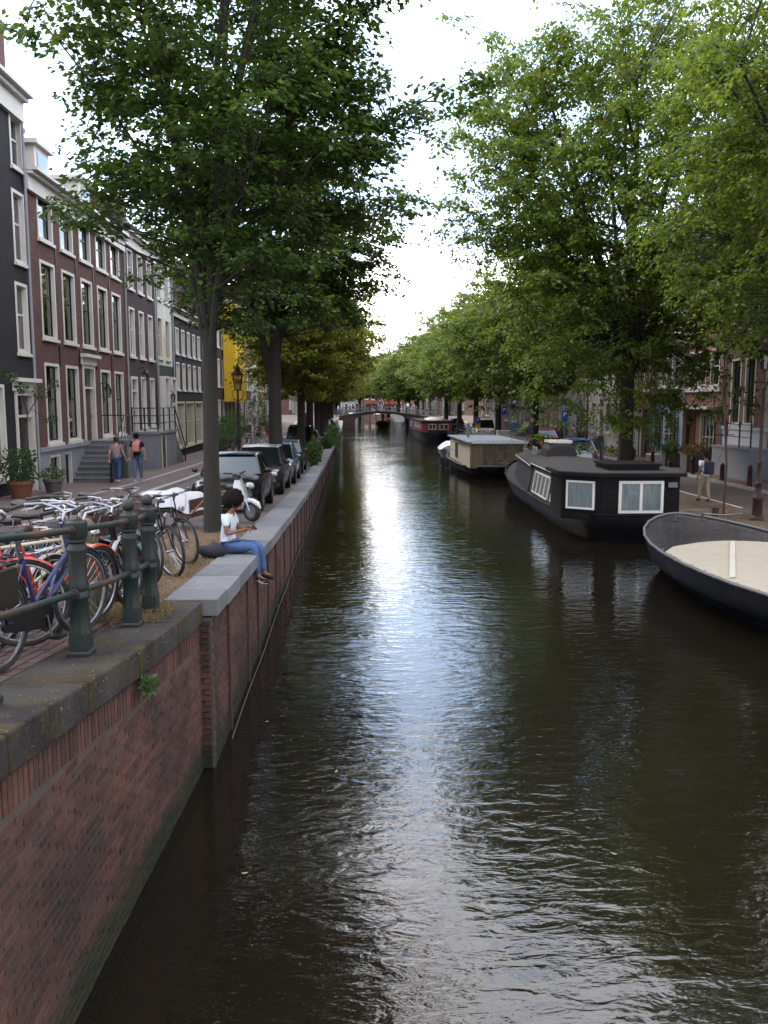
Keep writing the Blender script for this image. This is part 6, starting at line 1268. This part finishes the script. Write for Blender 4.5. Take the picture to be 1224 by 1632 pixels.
m_ = MB(); m_.ball((0,0,.11), .20, 16, 12, (1.0,.75,.60)); m_.v = [(a*(1+.12*math.sin(b_*31+c_*17)), b_*(1+.1*math.sin(a*27)), c_*(1+.1*math.sin(a*23+b_*13)) if c_ > .03 else max(c_, .0)) for a, b_, c_ in m_.v]; tag(m_.build('handbag', mat('dark_purple_bag', (.02,.018,.03), .7, var=.4), None, True, loc=(-2.12,12.78,zl(13)+.0)), 'dark slouchy bag resting on the coping behind the sitting woman', 'bag')
# figures on the far bridge and in the boat
for k, (x, y, col, lab) in enumerate(((.6,127.95+1.0,BTEE,'dark dressed person standing at the left side of the far bridge'),(4.0,129,BTEE,'person in black at the crown of the far bridge between the flower boxes'),(4.45,129.3,JEANS,'person in blue beside the one in black on the crown of the far bridge'),(8.2,129,WTEE,'person in white on the right slope of the far bridge'),(9.1,129.4,PINKT,'person in a pink top on the right slope of the far bridge'),(-2.2,129.5,WTEE,'person in white at the left foot of the far bridge'))):
    person(lab, (x,y,zd(x)), R(70+60*k), stand(.1,-.05), SKINS['pale'], col, JEANL if k % 2 else TAN, SHOEB, HAIRD, simple=True, group='people on the far bridge')
J = stand(.05,-.05); person('person standing at the helm of the small open boat by the arch', (4.7,136.6,.5), R(-90), J, SKINS['pale'], BTEE, JEANS, SHOEB, HAIRD, simple=True)
# ================= LAMPS, SIGNS, BOLLARDS
def lamp(label, loc, H=5.0, head=True, group='old style street lamps'):
    t = thing('street_lamp', label, 'street lamp', loc, 0, group); MR = mat('dark_red_brown_iron', (.022,.009,.008), .5, var=.3)
    m_ = MB(); m_.lathe([(.20,0),(.19,.08),(.15,.12),(.13,.55),(.16,.60),(.15,.66),(.10,.72),(.085,1.0),(.11,1.05),(.07,1.12),(.055,1.6),(.075,1.65),(.05,1.7),(.042,H-1.5),(.07,H-1.45),(.04,H-1.38),(.036,H-.95)], 12); m_.build('post', MR, t, True)
    m_ = MB(); m_.tube([(-.3,0,H-1.28),(.3,0,H-1.28)], .014, 6)
    for s in (-1,1): m_.tube([(0,0,H-1.35),(s*.17,0,H-1.2),(s*.2,0,H-1.0),(s*.13,0,H-.9)], .014, 5)
    m_.build('arms', MR, t)
    m_ = MB(); m_.lathe([(.11,0),(.20,.52)], 6, (0,0,H-.92)); m_.build('lantern_glass', glass_mat('lantern_glass', (.8,.78,.7)), t)
    m_ = MB(); m_.lathe([(.27,0),(.25,.04),(.12,.17),(.10,.24),(.13,.26),(.05,.33),(.02,.42)], 6, (0,0,H-.40)); m_.build('lantern_cap', MR, t); m_ = MB(); m_.lathe([(.12,-.03),(.12,0)], 6, (0,0,H-.92))
    for k in range(6): a = 2*math.pi*(k+.5)/6; m_.tube([(.11*math.cos(a),.11*math.sin(a),H-.92),(.2*math.cos(a),.2*math.sin(a),H-.40)], .010, 4)
    m_.build('lantern_frame', MR, t); m_ = MB(); m_.lathe([(.03,0),(.045,.1),(.03,.2)], 8, (0,0,H-.9)); m_.build('bulb', mat('unlit_bulb', (.6,.6,.58), .2), t); return t
lamp('ornate dark red street lamp among the parked cars, in front of the yellow sheeting', (-4.15,31.4,zl(31.4)), 4.35); lamp('ornate dark red lamp post in dry grass at the right edge', (11.62,24.1,zr(24)+.03), 5.2)
lamp('street lamp on the right quay seen past the houseboat chimney', (13.0,47.5,zr(47)), 4.8); lamp('street lamp farther along the right quay by the pale houses', (12.9,62,zr(62)), 4.8)
def wall_lantern(label, loc, rz):
    t = thing('wall_lantern', label, 'lantern', loc, rz, 'lanterns on the left fronts'); m_ = MB(); m_.tube([(0,0,0),(.35,0,.08),(.38,0,-.05)], .015, 5); m_.build('bracket', IRON, t); m_ = MB(); m_.lathe([(.07,-.55),(.13,-.2)], 6, (.38,0,0)); m_.build('lantern_glass', glass_mat('lantern_glass'), t); m_ = MB(); m_.lathe([(.17,-.2),(.06,-.05),(.02,.02)], 6, (.38,0,0)); m_.build('cap', IRON, t)
wall_lantern('black wall lantern between the windows of the red-brown house', (-10.27,35.45,4.7), 0); wall_lantern('black wall lantern on the dark purple-brown house', (-10.27,41.9,5.55), 0); wall_lantern('black wall lantern on the white and green house', (-10.25,48.0,4.5), 0)
for k, (y, s) in enumerate(((45.33,1),(42.82,.55),(39.87,1),(33.99,1),(48.64,1),(36.6,.9),(31.2,1))):
    lab = ['dark red iron bollard on the right kerb beside the stove pipe of the houseboat','short stubby dark red bollard next to the flower tub','dark red bollard in front of the big brown planter','dark red bollard at the far right past the man with the backpack','dark red bollard farthest back, near the elm trunk','dark red bollard hidden partly behind the man in the white shirt','dark red bollard by the lamp post on the right'][k]
    t = MB(); t.lathe([(.13,0),(.12,.12),(.10,.16),(.09,.75*s),(.11,.78*s),(.10,.84*s),(.06,.92*s),(.02,.96*s)], 10); tag(t.build('bollard', mat('dark_red_iron', (.032,.009,.010), .5, var=.3), None, True, loc=(16.0,y,zr(y)+.0)), lab, 'bollard', 'bollards along the right kerb')
# parking signs with the letter P
def text_mesh(s, size, m, ext=.002, name='lettering'):
    cu = bpy.data.curves.new(name, 'FONT'); cu.body = s; cu.size = size; cu.extrude = ext; cu.align_x = 'CENTER'; cu.align_y = 'CENTER'; o = bpy.data.objects.new(name, cu); COL.objects.link(o)
    bpy.context.view_layer.update(); me = bpy.data.meshes.new_from_object(o.evaluated_get(bpy.context.evaluated_depsgraph_get())); bpy.data.objects.remove(o); me.name = name; me.materials.clear(); me.materials.append(m); return me
SBLUE = mat('sign_blue', (.008,.035,.18), .35, var=.08, bump=0); SWHITE = mat('sign_white', (.45,.45,.45), .4, var=.05, bump=0); SYEL = mat('sign_yellow', (.42,.32,.02), .4, var=.05, bump=0)
def psign(label, loc, H, w=.5, sub=None, rz=0, k=1.35):
    t = thing('parking_sign', label, 'sign', loc, rz); m_ = MB(); m_.tube([(0,0,0),(0,0,H)], .03, 6); m_.build('pole', ALU, t); m_ = MB(); m_.box(-w/2,w/2,-.06,-.035,H-w*k,H); p = m_.build('panel', SBLUE, t)
    m_ = MB(); m_.box(-w/2-.02,w/2+.02,-.034,-.028,H-w*k-.02,H+.02); m_.build('border', SWHITE, p)
    l = obj('lettering', text_mesh('P', w*1.1, SWHITE), p, loc=(0,-.064,H-w*k*.46)); l.rotation_euler = (R(90),0,0)
    if sub: m_ = MB(); m_.box(-w/2,w/2,-.06,-.035,H-w*1.35-w*.9,H-w*1.35-.03); m_.build('sub_panel', sub, t)
psign('blue parking sign with a yellow plate below, over the bicycles on the right quay', (10.6,73,zr(73)), 2.2, .42, SYEL); psign('blue parking sign on a tall pole nearer the cream houseboat', (12.3,70,zr(70)), 3.1, .40, k=1.6); psign('blue parking sign in front of the pale houses, left of the near elm', (12.35,50,zr(50)), 3.0, .37, k=1.7); psign('small blue sign close to the far bridge, right quay', (10.8,117,zr(117)), 4.2, .6)
m_ = MB(); m_.box(-.45,.45,-.3,.3,0,1.3); m_.box(-.48,.48,-.33,.33,1.3,1.36); tag(m_.build('utility_cabinet', mat('light_grey_cabinet', (.35,.36,.36), .6), None, loc=(11.2,64,zr(64))), 'light grey utility cabinet between the bicycles on the right quay', 'cabinet')
m_ = MB(); m_.tube([(0,0,0),(.02,0,1.5),(-.12,.05,3.4)], .035, 6); m_.tube([(.0,0,2.4),(.05,-.2,3.2)], .012, 4); m_.tube([(-.02,0,2.2),(-.45,0,1.2)], .006, 4); tag(m_.build('leaning_pole', TIMB, None, True, loc=(11.25,25.5,zr(25))), 'thin leaning pole standing at the water side between the man and the lamp post', 'pole')
m_ = MB(); m_.lathe([(.1,0),(.11,.25),(.09,.27)], 8); tag(m_.build('mooring_post', TIMB, None, loc=(10.95,25.4,zr(25))), 'short wooden mooring stump beside the thin leaning pole', 'mooring post')
# ================= PLANTS AND FURNITURE ON THE PAVEMENTS
TERRA = mat('terracotta', (.15,.062,.038), .8, var=.35, sc=8); TUB = mat('grey_brown_planter', (.10,.085,.08), .8, var=.3)
def potted(label, loc, pr, ph, rad, fz, n, size=.09, pm_=None, lm=None, extra=None, box=None, name='potted_plant', seed=1):
    t = thing(name, label, 'potted plant', loc); m_ = MB()
    if box: m_.box(-box[0]/2,box[0]/2,-box[1]/2,box[1]/2,0,ph)
    else: m_.lathe([(pr*.7,0),(pr*.95,ph*.82),(pr*1.06,ph*.83),(pr*1.06,ph),(pr*.9,ph)], 16)
    m_.build('planter' if box else 'pot', pm_ or TERRA, t, not box); leafball((0,0,fz), rad, n, size, lm or LEAFG, 'foliage', t, seed); 
    s_ = MB()
    for k in range(5): s_.tube([(0,0,ph*.8),(random.uniform(-.5,.5)*rad[0],random.uniform(-.5,.5)*rad[1],fz)], .012, 4)
    s_.build('stems', TIMB, t); return t
potted('big terracotta pot with a dark green shrub below the white house door', (-9.55,24.9,zl(25)+.07), .36, .5, (.50,.5,.48), .92, 900, .10, lm=leaf_mat('dark_shrub_leaf', (.018,.045,.015), (.03,.065,.02), (.05,.09,.03), .3))
potted('round tub of dry looking plants beside the grey basement wall', (-9.35,27.0,zl(27)+.07), .3, .42, (.38,.38,.22), .58, 350, .08, pm_=TUB, seed=5)
rose = thing('climbing_plant', 'thin climbing plant with sparse dark leaves trained over the white door surround', 'climber', (-9.85,25.6,zl(26)+.07)); m_ = MB(); m_.tube([(0,0,0),(.05,.5,1.4),(.0,.9,2.4),(.1,1.9,3.1),(.2,3.1,3.3)], .018, 5); m_.tube([(0,.9,2.4),(.1,.1,3.35),(.1,-.6,3.5)], .012, 4); m_.tube([(.0,1.2,2.6),(.1,2.2,2.2),(.1,3.0,2.1)], .010, 4); m_.build('stem', TIMB, rose)
for k, (c, r_, n) in enumerate((((.1,-.5,3.5),(.1,.5,.14),130),((.1,.3,3.2),(.1,.4,.14),90),((.1,1.8,3.05),(.1,.6,.2),110),((.1,2.9,3.3),(.1,.5,.22),90),((.1,2.6,2.2),(.1,.5,.12),60),((0,.4,1.0),(.15,.3,.5),80))): leafball(c, r_, n, .09, leaf_mat('dark_shrub_leaf', None, None, None), 'leaf_spray', rose, k)
for k, (x, y, r_, h, lab) in enumerate(((-8.4,54,.6,1.3,'bushy dark green shrub in a pot past the white shopfront'),(-8.6,57.5,.7,1.7,'taller leafy shrub against the shopfront, behind the elm trunk'),(-9.0,62,.8,2.3,'dark bush under the yellow sheeting'),(-8.8,66,.8,2.6,'tall dark bush beside the left street lamp'),(-9.2,84,.9,4.5,'ivy covered plant column climbing a house front on the left'),(-8.9,91,.7,1.6,'leafy tub farther along the left fronts'))):
    potted(lab, (x,y,zl(y)+.07), .3, .4, (r_,r_,h*.5), .4+h*.45, int(500*h), .13, seed=k+20)
for k, (x, y, w, d, h, r_, fz, lab) in enumerate(((16.9,41.4,1.5,.8,.85,(.85,.5,.32),1.05,'large brown planter with red and green bushes before the canopy'),(16.7,44.6,.8,.6,.7,(.55,.45,.3),.95,'dark square tub with a yellow-green bush on the right pavement'))):
    potted(lab, (x,y,zr(y)+.1), .3, h, r_, fz, 900, .11, pm_=TUB, box=(w,d), name='planter_box', lm=leaf_mat('mixed_bush_leaf', (.05,.07,.02), (.11,.12,.03), (.22,.07,.03), .3) if k == 0 else LEAFG, seed=k+40)
for k, (y, h, lab) in enumerate(((47.2,3.4,'tall pink hollyhocks against the light blue house front'),(50.2,4.2,'climbing greenery beside the arched doorway, right row'),(66,3.6,'green climber on the pale pink house'),(71.5,1.8,'bush by the steps of a white house on the right'))):
    t = thing('climbing_plant', lab, 'climber', (17.6,y,zr(y)+.1)); leafball((0,0,h*.45), (.3,.5,h*.5), int(260*h), .12, LEAFG, 'foliage', t, k+60); m_ = MB(); m_.tube([(0,0,0),(.05,.1,h*.5),(0,-.1,h*.9)], .03, 5); m_.build('stem', TIMB, t)
    if k == 0: leafball((-.1,0,h*.55), (.25,.45,h*.3), 40, .12, leaf_mat('pink_petals', (.5,.1,.12), (.55,.15,.15), (.4,.05,.06), .3), 'blossoms', t, 3)
for y, lab in ((47.9,'light green leaves in the left flower box on the black shelf'),(49.6,'light green leaves in the right flower box on the black shelf')):
    t = thing('flower_box', lab, 'flower box', (17.72,y,4.23)); m_ = MB(); m_.box(-.16,.16,-.55,.55,0,.2); m_.build('box', BLACKP, t); leafball((0,0,.3), (.22,.6,.2), 260, .1, LEAFG, 'leaves', t, 8)
def bench(label, loc, rz):
    t = thing('park_bench', label, 'bench', loc, rz)
    for k in range(3): m_ = MB(); m_.box(-.22+k*.15,-.09+k*.15,-.8,.8,.42,.46); m_.build('seat_slat', TIMB, t)
    for y in (-.65,.65): m_ = MB(); m_.box(-.2,.2,y-.04,y+.04,0,.42); m_.build('leg', TIMB, t)
bench('low wooden bench against the rose-red house on the right', (17.2,53.0,zr(53)+.1), 0); 
t = thing('white_bench', 'small pale bench beside the light blue house', 'bench', (16.9,47.8,zr(48)+.1)); m_ = MB(); m_.box(-.2,.2,-.6,.6,.42,.46); m_.build('seat', WHITE, t)
for y in (-.55,.55): m_ = MB(); m_.box(-.2,.2,y-.03,y+.03,0,.42); m_.build('leg', WHITE, t)
# shrubs spilling over the left quay between the parked cars and the bridge
for k, (x, y, r_, lab) in enumerate(((-2.05,44.2,(.4,.9,.7),'leafy roadside shrub between the parked cars, left quay'),(-1.85,62.5,(.45,1.0,.6),'first of the green shrubs on the left quay edge past the cars'),(-1.75,67,(.4,1.3,.6),'second green shrub on the left quay edge'),(-1.75,72,(.5,1.6,.8),'wide green shrub on the left quay edge, midway to the bridge'),(-1.8,77,(.7,2.2,.9),'low green shrub farthest along the left quay edge'))):
    t = thing('shrub', lab, 'shrub', (x,y,zl(y))); leafball((0,0,r_[2]*.85), r_, 1300, .14, LEAFG, 'foliage', t, k+80); m_ = MB()
    for q in range(5): m_.tube([(0,0,0),(random.uniform(-.3,.3),random.uniform(-.6,.6),r_[2])], .015, 4)
    m_.build('stems', TIMB, t)
# grass: dry tufts by the bicycles and on the right bank, moss tufts on the coping
def grass(name, n, area, zf, h, cols, seed, w=.006):
    rg = np.random.default_rng(seed); x = rg.uniform(area[0], area[1], n); y = rg.uniform(area[2], area[3], n); k = (np.sin(x*3.1+seed)+np.sin(y*2.3)+rg.normal(0,.8,n)) > .0; x, y = x[k], y[k]; n = len(x)
    z = np.array([zf(a, b_) for a, b_ in zip(x, y)]); a = rg.uniform(0,6.28,n); hh = h*rg.uniform(.4,1.3,n); lx, ly = rg.normal(0,.6,n)*hh, rg.normal(0,.6,n)*hh; P = np.stack([x,y,z],1); S = np.stack([np.cos(a)*w,np.sin(a)*w,0*a],1)
    V = np.stack([P-S,P+S,P+np.stack([lx,ly,hh],1)],1).reshape(-1,3); return obj(name, npmesh(name, V, np.arange(3*n).reshape(-1,3), leaf_mat(name+'_blade', *cols)), None, 'stuff')
grass('dry_grass', 9000, (-3.4,-2.05,8.6,17), lambda x, y: zl(y)-.01, .05, ((.16,.11,.05),(.22,.16,.08),(.10,.10,.03)), 2)
grass('dry_grass', 900, (-2.45,-1.8,8.0,8.9), lambda x, y: zl(y)-.01, .09, ((.22,.16,.05),(.26,.19,.07),(.10,.12,.03)), 9)
grass('dry_grass', 1400, (-2.75,-2.15,7.0,8.3), lambda x, y: zl(y)-.01, .07, ((.07,.10,.02),(.14,.13,.04),(.20,.15,.06)), 5)
grass('bank_grass', 9000, (10.45,12.7,18,30), lambda x, y: zr(y), .07, ((.10,.085,.04),(.14,.11,.06),(.05,.07,.02)), 3, .012)
sheet('bank_earth', [10.45,11.2,12.0,12.78], [16,19,21,23,25,27,29,31,34,38,44], lambda x, y: zr(y)+.006+.02*math.sin(x*5+y*2), EARTH)
t = thing('wall_fern', 'small tuft of weeds growing from the joint under the mossy coping', 'weed', (-1.70,6.75,zl(6.75)-.30)); leafball((.04,0,0), (.05,.15,.06), 130, .045, LEAFG, 'leaves', t, 2)
t = thing('bank_bush', 'low tangled bush on the right bank behind the boat with the beige cover', 'shrub', (12.0,20.5,zr(20))); leafball((0,0,.3), (.7,1.4,.42), 1500, .08, LEAFG, 'foliage', t, 12)
# floating leaves on the canal
for k, (x, y) in enumerate(((-.94,6.9),(-.2,8.9),(2.3,7.1),(-1.1,10.4))):
    m_ = MB(); m_.add([(-.035,0,.012),(0,-.016,.008),(.035,0,.016),(0,.016,.009)], [(0,1,2,3)]); o = m_.build('floating_leaf', mat('fallen_leaf', (.24,.18,.09), .6, obvar=.4), None, loc=(x,y,.004), ); o.rotation_euler = (0,0,k*1.3); tag(o, 'small yellowed leaf floating on the dark water', 'leaf', 'leaves floating on the canal')
# crowds of parked bicycles far off: each one a single small mesh
def far_bike(col):
    m_ = MB()
    for x in (0,1.1): m_.torus((x,0,.35),'y',.32,.022,14,4); m_.tube([(x-.3,0,.35),(x+.3,0,.35)], .004, 3); m_.tube([(x,0,.05),(x,0,.65)], .004, 3)
    m_.tube([(0,0,.35),(.47,0,.3),(.95,0,.65),(1.08,0,.35)], .02, 4); m_.tube([(.47,0,.3),(.27,0,.9)], .02, 4); m_.tube([(.9,0,.75),(.87,0,1.05)], .018, 4); m_.tube([(.75,.28,1.05),(.9,0,1.06),(.75,-.28,1.05)], .018, 4); m_.box(.12,.38,-.07,.07,.9,.96); return m_.mesh('parked_bicycle', col)
FB = [far_bike(c_) for c_ in (BLK, mat('dull_dark_paint', (.03,.03,.035), .5), GREYP, TEAL, REDP)]
rg = random.Random(5)
def fbike(x, y, z, rz, lab, grp): k_ = rg.choice([0,0,1,1,2,2,3,4]); o = obj('parked_bicycle', FB[k_], None, loc=(x,y,z)); o.rotation_euler = (R(rg.uniform(-8,8)),0,rz); tag(o, ['black ','dull dark ','silver grey ','teal ','red '][k_]+lab, 'bicycle', grp)
for k in range(26): x = -3.2+k*.62; fbike(x, 128.35+rg.uniform(-.05,.1), zd(x), rg.choice([0,math.pi])+rg.uniform(-.25,.25), 'bicycle leaning on the railing of the far bridge', 'bicycles on the far bridge railing')
for k in range(24): y = 66+k*2.0; 
for k in range(24):
    y = 66+k*2.1+rg.uniform(-.4,.4); fbike(10.9+rg.uniform(0,.3), y, zr(y), rg.uniform(-.5,.5), 'bicycle parked among others along the far right quay', 'bicycles along the far right quay')
for k in range(9): y = 50+k*3.1; fbike(-7.6+rg.uniform(-.2,.2), y, zl(y)+.08, math.pi/2+rg.uniform(-.3,.3), 'bicycle standing by the house fronts on the left pavement', 'bicycles by the left house fronts')
fbike(11.9,46.8,zr(47),R(100),'framed bicycle standing low by the near right elm','bicycle by the right elm')
m_ = MB(); m_.box(-.5,.5,-.1,.1,0,1.5); tag(m_.build('orange_banner', mat('orange_red_sheet', (.5,.06,.02), .6, var=.15), None, loc=(-4.4,80,zl(80)+.9)), 'bright orange-red board standing between the left quay trunks', 'board')
# lanes beyond the frame end: closing row of houses
for k, (x0, x1, H, c_, lab) in enumerate(((-16,-6,12,K_BRN,'far brown house closing the view at the left end of the canal'),(-6,3,13,K_GREY,'far grey house closing the view in the middle'),(3,12,11,K_RED,'far red house closing the view right of the middle'),(12,24,13,K_BRN,'far brown house closing the view at the right'))):
    t = thing('canal_house', lab, 'house', (x0,290,0), -math.pi/2, 'houses along the canal'); t.location = (x0, 290, 0)
    obj('wall', wall_mesh('wall', x1-x0-.05, .2, H, [(1+i*2.2, z, 1.1, 1.8) for i in range(int((x1-x0-1)//2.2)) for z in (1.5,4.6,7.6)], c_), t)
    for i in range(int((x1-x0-1)//2.2)):
        for z in (1.5,4.6,7.6): window(t, 1+i*2.2, z, 1.1, 1.8)
